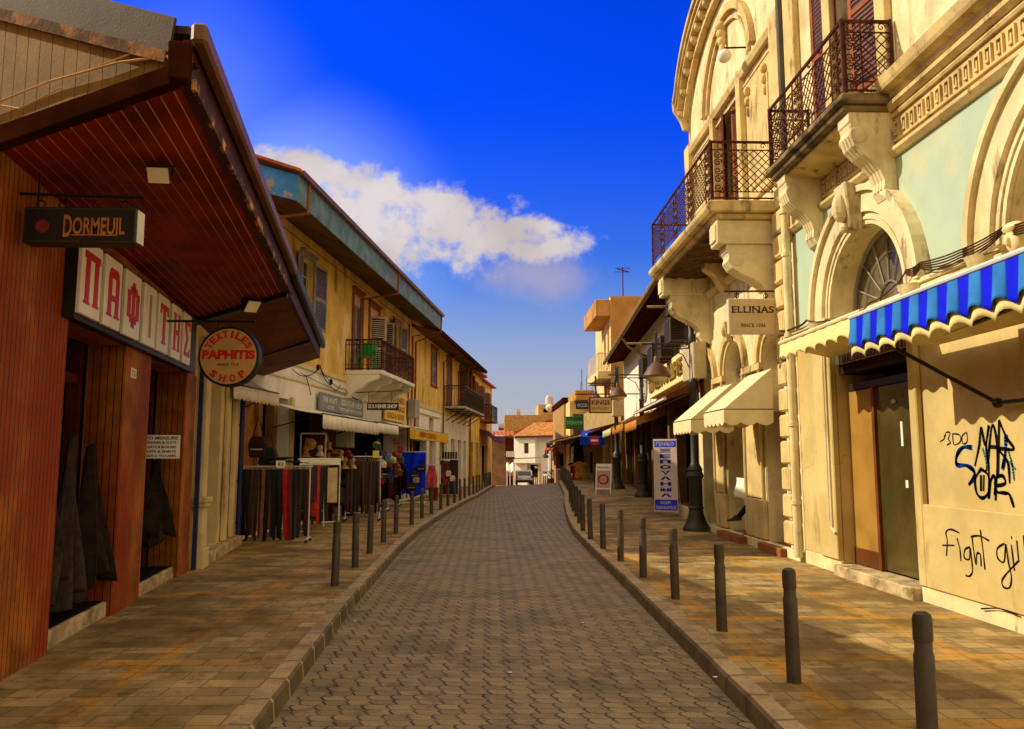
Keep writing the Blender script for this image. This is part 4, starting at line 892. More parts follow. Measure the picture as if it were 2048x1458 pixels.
m = MB(); m.hexa([YF.pt(YE, -.03, 6.95), YF.pt(E2, -.03, 6.95), YF.pt(E2, 1.0, 6.72), YF.pt(YE, 1.0, 6.72), YF.pt(YE, -.03, 7.0), YF.pt(E2, -.03, 7.0), YF.pt(E2, 1.0, 6.78), YF.pt(YE, 1.0, 6.78)]); m.obj('soffit', EAVEM, oh2)
m = MB(); m.side(YF, [(1.0, 6.7), (1.1, 6.7), (1.12, 6.86), (1.0, 6.86)], YE+.02, E2+.1); m.obj('gutter', DKWD, oh2)
m = MB(); m.hexa([YF.pt(YE+.12, 1.05, 6.87), YF.pt(E2+.1, 1.05, 6.87), YF.pt(E2+.1, -4, 8.7), YF.pt(YE+.12, -4, 8.7), YF.pt(YE+.12, 1.05, 6.92), YF.pt(E2+.1, 1.05, 6.92), YF.pt(E2+.1, -4, 8.76), YF.pt(YE+.12, -4, 8.76)]); m.obj('roof', TILE, oh2)
m = MB()
for q in (16.1, 22.6, 27.2): m.tube([YF.pt(q, 1.02, 6.7), YF.pt(q, .08, 6.35), YF.pt(q, .08, .3 if q < 23 else 4.2)], .045, 6)
m.obj('downpipe', BRNP, oh2)
m = MB(); m.box(YF, 23.4, 31.0, .0, 1.0, 4.16, 4.25); bal = m.obj('balcony_slab', GREYL, oh2)
railing(bal, YF, 23.45, 30.95, .97, 4.25, 5.25, BLACK, 'bars', .14)
m = MB()
for q in (23.7, 25.5, 27.3, 29.1, 30.8): m.tube([YF.pt(q, .95, 4.15), YF.pt(q, .5, 3.85), YF.pt(q, .02, 3.55)], .025, 5); m.tube([YF.pt(q, .02, 4.1), YF.pt(q, .95, 4.1)], .025, 5); m.tube(spiral(Axes(YF.pt(q, 0, 0), YF.n, YF.u), .25, 0, 3.95, .12), .015, 4)
m.obj('balcony_brackets', BLACK, bal)
# third house, further on, ochre with a small balcony sign
oh3 = thing('end_ochre_house', 'narrow shaded ochre house with a notice on its balcony, before the crossing', 'house', tuple(YF.pt(40, 0, .1)))
E3 = 42.5
Y3 = Frame(tuple(YF.pt(E2, 0, 0))[:2], (.15, 59.5), 1)
ops3 = [(1.0, 2.0, 4.4, 6.4), (4.2, 5.2, 4.4, 6.4), (7.6, 8.5, 4.4, 6.2), (.8, 2.0, .1, 2.7), (3.4, 4.6, .1, 2.7), (6.4, 9.5, .1, 2.6)]
m = MB(); wall(m, Y3, 0.01, 12.2, -.3, 7.0, ops3, 0, .25); m.obj('wall', YEL, oh3)
m = MB(); [room(m, Y3, w[0], w[1], w[2], w[3], -.24, -1.2) for w in ops3]; m.obj('interior', DARK, oh3)
m = MB(); m.side(Y3, [(-.2, 7.0), (.5, 6.95), (.5, 7.08), (-5, 8.6), (-5, 8.5)], 0, 5.2); m.side(Y3, [(-.2, 6.9), (.3, 6.85), (.3, 6.95), (-4, 8.2), (-4, 8.1)], 5.3, 12.4); m.obj('roof', TILE, oh3)
m = MB(); m.tube([Y3.pt(.2, .55, 7.05), Y3.pt(.2, .1, 6.6), Y3.pt(.2, .08, .2)], .05, 6); m.obj('downpipe', BRNP, oh3)
for w in ops3[:3]: leaf(oh3, Y3, w[0], .5, w[2], w[3], R(40), -.02, BRNP, 1, slat=.12); leaf(oh3, Y3, w[1], .5, w[2], w[3], R(140), -.02, BRNP, -1, slat=.12)
m = MB(); m.box(Y3, 5.2, 8.8, 0, .8, 4.1, 4.25); bal = m.obj('balcony_slab', BRNP, oh3); railing(bal, Y3, 5.25, 8.75, .75, 4.25, 5.2, BLACK, 'bars', .18)
m = MB(); m.hexa([Y3.pt(5.0, .02, 3.6), Y3.pt(10, .02, 3.6), Y3.pt(10, 1.1, 2.75), Y3.pt(5, 1.1, 2.75), Y3.pt(5.0, .02, 3.64), Y3.pt(10, .02, 3.64), Y3.pt(10, 1.1, 2.79), Y3.pt(5, 1.1, 2.79)]); tag(m.obj('red_awning', M('dark_red_awning', '#4a1a0c', .8)), 'dark red awning under the balcony of the shaded ochre house', 'awning')
fd = plane_y((Y3.pt(5.1, 0, 0)).y-.05)
q = at_depth(997, 848, (Y3.pt(5.15, 0, 0)).y); q2 = at_depth(1008, 861, q.y)
t = thing('balcony_notice', 'white and red notice tied to the small balcony of the shaded ochre house', 'sign', tuple(q))
m = MB(); m.cube(q.x, q2.x, q.y-.05, q.y-.02, q2.z+.18, q.z); m.obj('white_half', WHITE, t)
m = MB(); m.cube(q.x, q2.x, q.y-.05, q.y-.02, q2.z, q2.z+.178); m.obj('red_half', REDL, t)
# ---------------------------------------------------------------- awnings on the left
def awning(name, label, fr, s0, s1, zb, zf, proj, vh, mat, o0=.05, scal=.16, wall_angle=True, ends=True, mats2=None):
    t = thing(name, label, 'awning', tuple(fr.pt((s0+s1)/2, o0, zf)))
    m = MB(); m.grid(lambda u, v: fr.pt(s0+(s1-s0)*u, o0+(proj-o0)*v, zb+(zf-zb)*v-.05*math.sin(math.pi*v)), 10, 8); m.obj('canopy', mat, t, smooth=True, solid=.012)
    def valance(a, b, name):
        L = (b-a).length; n = max(2, round(L/scal)); m = MB(); k = 8
        vs = []; fs = []
        N = n*k
        for i in range(N+1):
            p = a.lerp(b, i/N); h = vh-.045*(1-abs(math.sin(math.pi*i/k)))
            w_ = fr.n*(.012*math.sin(i*.9/ k*2.2)); vs += [p, p+Vector((0, 0, -h*.5))+w_, p+Vector((0, 0, -h))+w_*1.5]
        for i in range(N): fs += [(3*i, 3*i+3, 3*i+4, 3*i+1), (3*i+1, 3*i+4, 3*i+5, 3*i+2)]
        m.add(vs, fs); return m.obj(name, mat, t, smooth=True, solid=.008)
    valance(fr.pt(s0, proj, zf), fr.pt(s1, proj, zf), 'valance')
    if ends:
        for s_ in (s0, s1): m = MB(); m.poly(fr.pt(s_, o0, zb), fr.pt(s_, proj, zf), fr.pt(s_, proj, zf-vh*.6), fr.pt(s_, o0, zb-.3)) ; m.obj('end_panel', mat, t, solid=.008)
    m = MB(); m.tube([fr.pt(s0, proj-.01, zf), fr.pt(s1, proj-.01, zf)], .02, 6)
    for s_ in (s0+.08, s1-.08): m.tube([fr.pt(s_, .03, zf-.3), fr.pt(s_, proj-.04, zf-.02)], .014, 5)
    m.obj('awning_arm', BLACK, t)
    return t
def srange(fr, a, b, o): return fr.px(*a, o)[0], fr.px(*b, o)[0]
awning('white_awning', 'white awning with a toothed edge beside the round sign, partly under the brown soffit', YF, -2.0, .05, 3.3, 2.98, .75, .26, AWW, .1, .12, ends=False)
awning('white_awning', 'wide white awning under the grey souvenir shop sign board', YF, 1.45, 6.1, 2.9, 2.66, 1.2, .33, AWW, .1, .12, ends=False)
awning('white_awning', 'shorter white awning set behind the wide white awning and next to the yellow valance', YF, 6.15, 8.9, 2.92, 2.7, 1.1, .3, AWW, .1, .12, ends=False)
t = awning('yellow_awning', 'white awning with a bright yellow toothed valance on the far ochre house', YF, 10.8, 18.3, 2.95, 2.72, 1.05, .05, AWW, .1, .12, ends=False)
YV = M('yellow_valance', '#d9a91e', .8, .1, 3, .1, stain='#b77a12', samt=.4)
a, b = YF.pt(10.8, 1.06, 2.7), YF.pt(18.3, 1.06, 2.7)
m = MB(); N = 60*8; vs = []
for i in range(N+1):
    p = a.lerp(b, i/N); h = .36-.05*(1-abs(math.sin(math.pi*i/8))); vs += [p, p+Vector((0, 0, -h))]
m.add(vs, [(2*i, 2*i+2, 2*i+3, 2*i+1) for i in range(N)]); m.obj('yellow_valance', YV, t, solid=.008)
m = MB(); put_text(m, 'ΠΕΡΙ ΧΩΡΑΣ', YF.pt(13.9, 1.075, 2.54), YF.u, (0, 0, 1), 3.1, .2, .003, YF.n, .05); m.obj('valance_lettering', M('orange_lettering', '#b5501a', .6), t)
# signs on the left
def wall_sign(name, label, fr, s0, s1, z0, z1, o, mat, lines, th=.05, cat='shop sign', frame=None):
    t = thing(name, label, cat, tuple(fr.pt(s0, o, z0)))
    m = MB(); m.box(fr, s0, s1, o, o+th, z0, z1); m.obj('board', mat, t, bev=.006)
    ex = fr.u if fr.side > 0 else -fr.u
    for (tx, cx, cy, w, h, lm, bold) in lines:
        m = MB(); cs = s0+(s1-s0)*(cx if fr.side > 0 else 1-cx); put_text(m, tx, fr.pt(cs, o+th, z0+(z1-z0)*cy), ex, (0, 0, 1), (s1-s0)*w, (z1-z0)*h, .004, fr.n, bold); m.obj('lettering', lm, t)
    return t
GSB = M('grey_sign_board', '#7d8087', .6, .12, 3, .05); PLET = M('pale_lettering', '#d8d0bc', .6)
a, z1 = YF.px(633, 785, .1); b, _ = YF.px(721, 812, .1)
wall_sign('souvenir_sign_board', 'grey sign board lettered THE WHITE SOUVENIR SHOP above the wide white awning', YF, 4.35, 8.35, 2.93, 3.38, .1, GSB, [('THE WHITE', .2, .64, .3, .3, PLET, .02), ('SOUVENIR SHOP', .7, .68, .52, .38, PLET, .02), ('CITY', .22, .22, .14, .22, PLET, .02), ('T-SHIRTS-LEATHER GOODS-BAGS', .68, .26, .58, .2, PLET, .02)])
dd = 20.2; t, fr, x0, x1, z0, z1 = hang_sign('souvenir_hanging_sign', 'black hanging sign lettered SOUVENIR SHOP under the ochre house balcony', 'shop sign', dd, (734, 805, 797, 820), .05, BLACK, DKWD, [('SOUVENIR SHOP', .5, .5, .92, .55, PLET, .03)], .01)
m = MB(); zr = plane_y(dd).px(734, 785)[1]; m.tube([fr.pt(x0-.3, -.02, zr), fr.pt(x1+.1, -.02, zr+.05)], .012, 5); [m.tube([fr.pt(x0+(x1-x0)*q, -.02, z1), fr.pt(x0+(x1-x0)*q, -.02, zr+.02)], .008, 4) for q in (.05, .78)]; m.obj('hanger', BLACK, t)
YSB = M('yellow_sign_board', '#d8b22a', .5, .12, 3, .05); BRL = M('rust_lettering', '#8c4a12', .6)
wall_sign('yellow_shop_sign', 'yellow sign board with rust coloured lettering beside the grey meter box', YF, 11.0, 14.2, 3.0, 4.0, .1, YSB, [('SOUVENIRS', .5, .78, .8, .24, BRL, .03), ('GIFTS & BAGS', .5, .47, .84, .2, BRL, .03), ('GOLD & SILVER', .5, .18, .84, .2, BRL, .03)])
t = thing('meter_box', 'grey meter box on a conduit beside the yellow sign board', 'utility box', tuple(YF.pt(14.9, .05, 3.2)))
m = MB(); m.box(YF, 14.7, 15.5, .1, .4, 3.25, 3.95); m.obj('box', M('grey_metal_box', '#8a8576', .5, .12), t, bev=.02); m = MB(); m.tube([YF.pt(14.9, .2, 3.25), YF.pt(14.9, .2, 2.75)], .05, 6); m.obj('conduit', GREYL, t)
# ================================================================= bollards
def bollard_proto():
    t = thing('bollard', 'grey steel bollard', 'bollard', (0, 0, 0))
    m = MB(); m.lathe((0, 0, 0), [(.062, 0), (.05, .012), (.05, .58), (.043, .603), (.043, .66), (.0, .66)], 20); m.obj('post', STEEL, t, smooth=True)
    m = MB(); m.lathe((0, 0, 0), [(.0, .655), (.048, .655), (.048, .76), (.042, .785), (.024, .797), (0, .799)], 20); m.obj('cap', M('bollard_cap', '#41362a', .5, .25, 5, .1, metal=.1), t, smooth=True)
    return t
RB = [(2.2, 4.15), (2.15, 5.81), (2.13, 7.51), (2.09, 9.19), (2.04, 10.83), (2.02, 12.56), (1.98, 14.21), (1.97, 15.9), (2.02, 17.6), (2.14, 19.4), (2.26, 21.2)]
y = 22.9
while y < 49: RB.append((kx(KR, y)+.22, y)); y += 1.66
LB = [(-1.92, 10.23), (-1.95, 11.92), (-2.0, 13.65), (-2.0, 15.4), (-1.98, 17.22), (-1.86, 19.39), (-1.79, 21.5), (-1.68, 23.4), (-1.53, 25.3), (-1.40, 27.1), (-1.26, 28.84), (-1.12, 30.6)]
y = 32.4
while y < 49: LB.append((kx(KL, y)-.22, y)); y += 1.75
bp_ = bollard_proto(); first = True
for side, lst, nm in (('right', RB, 'bollards along the kerb by the limestone houses'), ('left', LB, 'bollards along the kerb by the souvenir shops')):
    for i, (x, y) in enumerate(lst):
        o = bp_ if first else copy_tree(bp_); first = False
        o.location = (x, y, pz(x, y)-.005); o.rotation_euler = (R(rnd.uniform(-1, 1)), R(rnd.uniform(-1, 1)), rnd.random()*6)
        o['label'] = 'grey steel bollard on the kerb facing the %s, %s counting away from the camera' % ({'right': 'limestone houses', 'left': 'souvenir shops'}[side], ORD[i+1])
        o['group'] = nm
# ================================================================= street lamps
LAMPM = M('dark_green_iron', '#2a2a22', .5, .25, 5, .15, 60, stain='#4a3320', samt=.4); LAMPB = M('brown_lamp_shade', '#5a3a2c', .5, .15, 4, .05); GLOBE = M('lamp_diffuser', '#cfc39c', .4, .08)
def lamp_proto():
    t = thing('street_lamp', 'x', 'street lamp', (0, 0, 0))
    m = MB(); m.lathe((0, 0, 0), [(.30, 0), (.30, .05), (.26, .10), (.21, .22), (.17, .34), (.15, .45), (.17, .47), (.17, .5), (.15, .52), (.145, 1.1), (.17, 1.14), (.19, 1.18), (.15, 1.28), (.17, 1.31), (.12, 1.4), (.085, 1.46), (.08, 3.2), (.095, 3.22), (.095, 3.27), (.07, 3.3), (.062, 4.0), (.08, 4.02), (.08, 4.3), (.06, 4.33), (.05, 4.5), (.07, 4.52), (.05, 4.6), (.03, 4.66), (.045, 4.72), (.0, 4.82)], 18); m.obj('post', LAMPM, t, smooth=True)
    m = MB(); m.tube([(-.06, 0, 4.10), (-1.12, 0, 4.10)], .022, 6); m.tube([(-.06, 0, 4.0), (-.95, 0, 4.0)], .016, 6); m.tube([(-.06, 0, 3.55), (-.2, 0, 3.85), (-.5, 0, 4.0)], .013, 5); m.tube([(-.8, 0, 3.78), (-.8, 0, 4.3)], .035, 8); m.ball((-.8, 0, 4.33), .04, .04, .06, 8, 6); m.obj('arm', LAMPM, t)
    m = MB(); c = (-.8, 0, 3.4); m.lathe(c, [(.30, -.06), (.31, -.02), (.28, .03), (.2, .16), (.13, .24), (.07, .28), (.06, .38), (.04, .42)], 24); m.obj('lamp_shade', LAMPB, t, smooth=True)
    m = MB(); m.lathe(c, [(.26, -.055), (.2, -.13), (.1, -.17), (0, -.18)], 20); m.obj('diffuser', GLOBE, t, smooth=True)
    return t
lp = lamp_proto()
for i, (x, y, lab) in enumerate(((4.50, 17.6, 'dark iron street lamp beside the cream box awnings, the largest in view'), (5.14, 27.0, 'dark iron street lamp between the blue and white banner and the folding board'), (4.95, 31.3, 'dark iron street lamp just behind the folding board with the pink poster'))):
    o = lp if i == 0 else copy_tree(lp); o.location = (x, y, pz(x, y)); o['label'] = lab; o['group'] = 'street lamps along the pavement'
# ================================================================= goods outside the souvenir shops
def rack(label, fr, s0, s1, o, z0, H, mat=STEELW, depth=.45, board=False, cat='rack'):
    t = thing('clothes_rack', label, cat, tuple(fr.pt((s0+s1)/2, o, z0)))
    m = MB()
    for s_ in (s0, s1): m.tube([fr.pt(s_, o, z0+.06), fr.pt(s_, o, z0+H)], .016, 6); m.tube([fr.pt(s_, o-depth/2, z0+.07), fr.pt(s_, o+depth/2, z0+.07)], .016, 6)
    m.tube([fr.pt(s0, o, z0+.2), fr.pt(s1, o, z0+.2)], .012, 6); m.obj('frame', mat, t)
    m = MB(); m.tube([fr.pt(s0-.05, o, z0+H), fr.pt(s1+.05, o, z0+H)], .014, 6); m.obj('top_rail', mat, t)
    if board: m = MB(); m.box(fr, s0, s1, o-.012, o+.012, z0+H-.12, z0+H+.03); m.obj('top_board', OFFW, t)
    for s_ in (s0, s1):
        for q in (-1, 1): m = MB(); m.ball(fr.pt(s_, o+q*depth/2, z0+.03), .03, .03, .03, 8, 6); m.obj('castor', BLACK, t)
    return t
BELT = {k: M(k+'_belt_leather', c, .45, .25, 6, .1, 90) for k, c in dict(black='#0d0a09', brown='#3d1a0e', tan='#7a4a26', red='#c4121a', maroon='#4a0d10').items()}
BUCK = M('metal_buckle', '#c9c0ac', .3, .1, metal=.8)
def belt(fr, s, o, z, L, colr, k, where, w=.034):
    t = thing('belt', '%s leather belt hanging by its buckle %s' % (colr, where), 'belt', tuple(fr.pt(s, o, z)), '%s belts %s' % (colr, where))
    r = random.Random(k); sw = r.uniform(-.05, .05); tw = r.uniform(-.6, .6); m = MB()
    def f(u, v):
        a = tw*v; return fr.pt(s+sw*v*v+(u-.5)*w*math.cos(a), o+(u-.5)*w*math.sin(a)+.02*math.sin(v*3+k), z-.06-L*v)
    m.grid(f, 1, 10); m.obj('strap', BELT[colr], t, solid=.004)
    m = MB(); m.tube([fr.pt(s+a, o+.012, z+b) for a, b in ((-.02, -.06), (.02, -.06), (.02, 0), (-.02, 0))], .005, 4, True); m.obj('buckle', BUCK, t)
    return t
q0 = on_level(482, 1086, .13); q1 = on_level(616, 1084, .13)
R1 = Axes((q0.x, q0.y, 0), (q1.x-q0.x, q1.y-q0.y, 0), (0.05, -1, 0)); w1 = math.hypot(q1.x-q0.x, q1.y-q0.y)
rack('belt rack packed with dark and red belts beside the blue drainpipe', R1, 0, w1, 0, .13, 1.42)
seq = ['black']*5+['brown']*6+['tan']+['black']*9+['maroon', 'red', 'red', 'red', 'red', 'maroon']+['black']*6+['maroon', 'brown', 'maroon']
for i, c in enumerate(seq): belt(R1, .02+(w1-.04)*i/(len(seq)-1), .03+.05*(i % 3), 1.56, 1.22+.12*rnd.random(), c, i, 'on the front rack', .058)
q0 = on_level(620, 1064, .13); q1 = on_level(674, 1062, .13)
R2 = Axes((q0.x, q0.y, 0), (q1.x-q0.x, q1.y-q0.y, 0), (.05, -1, 0)); w2 = math.hypot(q1.x-q0.x, q1.y-q0.y)
rack('second rack behind the front belt rack with a white top board', R2, -.25, w2+.03, 0, .13, 1.55, board=True)
for i, c in enumerate(['black', 'black', 'maroon', 'black', 'red', 'black', 'black', 'black']): belt(R2, -.1+w2*.8*i/7, .05, 1.6, 1.15+.1*rnd.random(), c, 40+i, 'on the second rack', .06)
m = MB(); m.box(R2, w2*.62, w2*.98, .05, .075, .75, 1.5); tag(m.obj('card_panel', M('beige_card', '#cdb88e', .7)), 'beige card panel with hanging straps on the second rack', 'panel')
q0 = on_level(690, 1042, .13); R3 = Axes((q0.x, q0.y, 0), (1, .15, 0), (.05, -1, 0))
rack('third rack of long dark belts further along the shop front', R3, 0, .85, 0, .13, 1.62)
for i in range(18): belt(R3, .02+.8*i/17, .04+.04*(i % 2), 1.7, 1.25+.1*rnd.random(), ['black', 'maroon', 'black', 'brown'][i % 4] if i % 5 else 'black', 60+i, 'on the third rack', .058)
q0 = on_level(742, 1027, .13); R4 = Axes((q0.x, q0.y, 0), (1, .15, 0), (.05, -1, 0))
rack('fourth rack with small dark goods by the bollards', R4, -.55, .25, 0, .13, 1.6)
for i in range(14): belt(R4, -.52+.72*i/13, .04+.04*(i % 2), 1.68, 1.2+.1*rnd.random(), ['black', 'maroon'][i % 3 == 1], 90+i, 'on the fourth rack', .055)
# price cards
def card(label, fr, s, o, z, w, h, txt, mat=OFFW):
    t = thing('price_card', label, 'price card', tuple(fr.pt(s, o, z)), 'price cards on the racks')
    m = MB(); m.box(fr, s-w/2, s+w/2, o, o+.006, z, z+h); m.obj('card', mat, t)
    if txt: m = MB(); put_text(m, txt, fr.pt(s, o+.006, z+h*.5), fr.u, (0, 0, 1), w*.6, h*.5, .002, fr.n, .02); m.obj('lettering', DKL, t)
card('white card priced €3 on the front belt rack', R1, .70, .14, 1.53, .17, .13, '€3')
card('pale yellow blank card on the third rack', R3, .75, .1, 1.72, .16, .18, '', M('pale_yellow_card', '#e6dc6a', .6))
# bags, umbrellas, hats
def bag(label, c, w, h, d, mat, strap=.35, group=None):
    t = thing('shoulder_bag', label, 'bag', c, group); X = Axes((c[0], c[1], 0), (1, .1, 0), (.1, -1, 0))
    m = MB(); m.side(Axes((c[0], c[1], 0), (.1, -1, 0), (1, .1, 0)), [(-w*.46, c[2]), (w*.46, c[2]), (w*.5, c[2]+h*.6), (w*.36, c[2]+h), (-w*.36, c[2]+h), (-w*.5, c[2]+h*.6)], -d/2, d/2); m.obj('body', mat, t, bev=.03)
    m = MB(); m.tube([Vector(c)+Vector((-w*.3, 0, h*.95)), Vector(c)+Vector((-w*.12, 0, h+strap*.6)), Vector(c)+Vector((0, 0, h+strap)), Vector(c)+Vector((w*.12, 0, h+strap*.6)), Vector(c)+Vector((w*.3, 0, h*.95))], .012, 5); m.obj('strap', mat, t)
    m = MB(); m.cube(c[0]-w*.36, c[0]+w*.36, c[1]-d/2-.02, c[1]-d/2+.0, c[2]+h*.35, c[2]+h*.42); m.obj('flap_trim', BUCK, t)
BR = M('dark_brown_bag', '#2a180d', .6, .3, 6, .2); BK = M('black_bag', '#100d0c', .5, .3, 6, .15); RDB = M('red_bag', '#b01818', .5, .2, 5, .1)
p = at_depth(515, 905, 16.1); bag('dark brown bag with a long strap hung on the ochre boards above the front rack', (p.x, p.y, p.z-.1), .34, .42, .16, BR, .4, 'bags hung outside the shops')
p = at_depth(537, 920, 16.3); bag('black bag hung next to the dark brown bag above the front rack', (p.x, p.y, p.z-.2), .36, .45, .16, BK, .4, 'bags hung outside the shops')
p = at_depth(627, 1015, 17.6); bag('small red bag low between the front rack and second rack', (p.x, p.y, p.z-.2), .16, .3, .1, RDB, .2, 'bags hung outside the shops')
for i, (px, py) in enumerate(((545, 921), (562, 916), (578, 923))):
    p = at_depth(px, py, 15.75); m = MB(); X = Vector((.5, .05*i, .06-.05*i)); m.tube([p-X*.55, p-X*.4, p+X*.15, p+X*.5], .035, 8, r2=.012); m.tube([p+X*.5, p+X*.75], .008, 5)
    tag(m.obj('folded_umbrella', BK, smooth=True), ['black folded umbrella on the front belt rack, directly over the price card', 'black folded umbrella in the middle on top of the front belt rack', 'black folded umbrella on the front belt rack, next to the white top board'][i], 'umbrella', 'folded umbrellas on the front rack')
# tall white framed grid stand with toys
fr = plane_y(18.9); xa, zt = fr.px(602, 867); xb, zb = fr.px(650, 935)
t = thing('grid_stand', 'tall white framed wire grid stand hung with small souvenirs', 'display stand', tuple(fr.pt((xa+xb)/2, 0, .13)))
m = MB(); [m.tube([fr.pt(x_, 0, .13), fr.pt(x_, 0, zt)], .02, 6) for x_ in (xa, xb)]; m.tube([fr.pt(xa, 0, zt), fr.pt(xb, 0, zt)], .02, 6); m.tube([fr.pt(xa, 0, .5), fr.pt(xb, 0, .5)], .015, 6); m.obj('frame', STEELW, t)
m = MB()
for i in range(1, 9): q = xa+(xb-xa)*i/9; m.tube([fr.pt(q, 0, .5), fr.pt(q, 0, zt)], .004, 3)
z = .55
while z < zt: m.tube([fr.pt(xa, 0, z), fr.pt(xb, 0, z)], .004, 3); z += .07
m.obj('wire_grid', CABLE, t)
SOUV = [M('souvenir_'+n, c, .5, .3, 12, .1) for n, c in (('straw', '#b98b4a'), ('red', '#86140f'), ('blue', '#1a2a80'), ('brown', '#5a2c12'), ('cream', '#d8c39a'), ('green', '#174a20'), ('purple', '#6a2a80'), ('teal', '#2a708a'))]
SN = ['straw coloured', 'red', 'blue', 'brown', 'cream', 'green', 'purple', 'teal']
def souvenir(p, size, k, where, kind=0):
    m = MB(); p = Vector(p)
    if kind == 0: m.lathe(p, [(size*.5, 0), (size*.35, size*.3), (size*.2, size*.55), (size*.3, size*.7), (size*.34, size*.9), (size*.2, size*1.1), (0, size*1.15)], 10)
    elif kind == 1: m.lathe(p, [(0, 0), (size*.6, .01), (size*.62, .03), (size*.32, .05), (size*.3, size*.3), (size*.2, size*.38), (0, size*.4)], 12, (Vector((1, 0, 0)), Vector((0, 0, 1)), Vector((0, -1, 0))))
    else: m.side(Axes((p.x, p.y, 0), (.05, -1, 0), (1, .05, 0)), [(-size*.4, p.z), (size*.4, p.z), (size*.46, p.z+size*.7), (size*.3, p.z+size), (-size*.3, p.z+size), (-size*.46, p.z+size*.7)], -size*.2, size*.2)
    nm = ['doll', 'hat', 'pouch'][kind]; n = SN[k % 8]
    return tag(m.obj(nm, SOUV[k % 8], smooth=kind == 0, bev=.01 if kind == 2 else 0), '%s %s hanging %s' % (n, nm, where), nm, '%s %ss %s' % (n, nm, where))
for i, (px, py, k, kd) in enumerate(((612, 905, 0, 0), (613, 922, 3, 0), (640, 903, 4, 0), (645, 915, 0, 1), (622, 880, 0, 1), (634, 925, 2, 2), (621, 928, 4, 2))):
    souvenir(at_depth(px, py, 18.8)-Vector((0, 0, .1)), .22, k, 'on the white grid stand', kd)
# dolls and bracelets in a row under the wide awning
for i in range(9):
    p = at_depth(668+i*4.6, 905+(i % 3)*8, 20.3-.2*(i % 2)); souvenir(p-Vector((0, 0, .2)), .24, [0, 3, 1, 0, 3, 0, 1, 3, 0][i], 'under the wide white awning', 0)
t = thing('display_shelf', 'dark shelf unit with hanging souvenirs under the wide white awning', 'shelf', tuple(YF.pt(5.0, .3, .14)))
m = MB(); [m.box(YF, 4.4, 6.6, .1, .5, z, z+.04) for z in (.5, 1.0, 1.5, 1.95)]; m.box(YF, 4.4, 4.46, .1, .5, .14, 2.0); m.box(YF, 6.54, 6.6, .1, .5, .14, 2.0); m.obj('shelves', DKWD, t); m = MB(); m.box(YF, 4.5, 6.5, .12, .45, .55, .95); m.box(YF, 4.5, 6.5, .12, .45, 1.05, 1.4); m.obj('stock', BK, t)
# hat stands with dark hats, keyring racks
def pole_stand(label, px, py, H, tiers, mat=STEELW, r=.3):
    b = on_level(px, py, .13); t = thing('display_stand', label, 'display stand', tuple(b))
    m = MB(); m.tube([b+Vector((0, 0, .06)), b+Vector((0, 0, H))], .02, 8); m.obj('pole', mat, t)
    m = MB(); [m.tube([b+Vector((-r, q*r*.8, .06)), b+Vector((r, -q*r*.8, .06))], .018, 6) for q in (-1, 1)]; m.obj('foot', mat, t)
    for k in range(4): a = (k % 2)*2-1; c_ = (k//2)*2-1; m = MB(); m.ball(b+Vector((a*r, c_*r*.8, .03)), .03, .03, .03, 8, 5); m.obj('castor', BLACK, t)
    m = MB()
    for z in tiers:
        m.tube([b+Vector((r*1.1*math.cos(2*math.pi*k/12), r*1.1*math.sin(2*math.pi*k/12), z)) for k in range(12)], .01, 4, True); m.tube([b+Vector((-r*1.1, 0, z)), b+Vector((r*1.1, 0, z))], .008, 4); m.tube([b+Vector((0, -r*1.1, z)), b+Vector((0, r*1.1, z))], .008, 4)
    m.obj('ring', mat, t); return b, t
b, t = pole_stand('white pole stand with ring tiers of dangling dark goods, with no towel', 757, 1022, 1.55, (1.1, 1.5))
for k in range(12): a = 2*math.pi*k/12; souvenir(b+Vector((.33*math.cos(a), .33*math.sin(a), .85+.4*(k % 2))), .2, [3, 1, 3, 5, 3, 1][k % 6], 'round the first ring stand', 2)
b, t = pole_stand('white pole stand with colourful pouches next to the blue towel stand', 782, 1012, 1.75, (1.25, 1.7))
for k in range(12): a = 2*math.pi*k/12; souvenir(b+Vector((.33*math.cos(a), .33*math.sin(a), .95+.45*(k % 2))), .24, [6, 7, 2, 1, 3, 3][k % 6], 'round the second ring stand', 2)
card('small red price tag on the second ring stand pole', Axes((b.x, b.y-.05, 0), (1, 0, 0), (0, -1, 0)), 0, .03, .52, .2, .1, '', REDL)
for i, (px, py) in enumerate(((753, 888), (755, 905), (748, 925))):
    p = at_depth(px, py, 23.2); m = MB(); m.lathe(p, [(.16, 0), (.17, .02), (.1, .04), (.09, .14), (.05, .17), (0, .175)], 12); tag(m.obj('dark_hat', BK, smooth=True), 'dark hat on a peg by the second shop opening, %s of three' % ['topmost', 'middle', 'lowest'][i], 'hat', 'dark hats by the second shop opening')
for i, (px, py, k, kd) in enumerate(((768, 906, 6, 2), (775, 916, 7, 2), (790, 917, 7, 2), (773, 930, 2, 2), (748, 925, 5, 2), (792, 903, 1, 1), (788, 911, 4, 1), (801, 896, 1, 2), (795, 935, 1, 2), (800, 945, 3, 2))):
    souvenir(at_depth(px, py, 22.6)-Vector((0, 0, .1)), .19, k, 'in front of the far shop opening', kd)
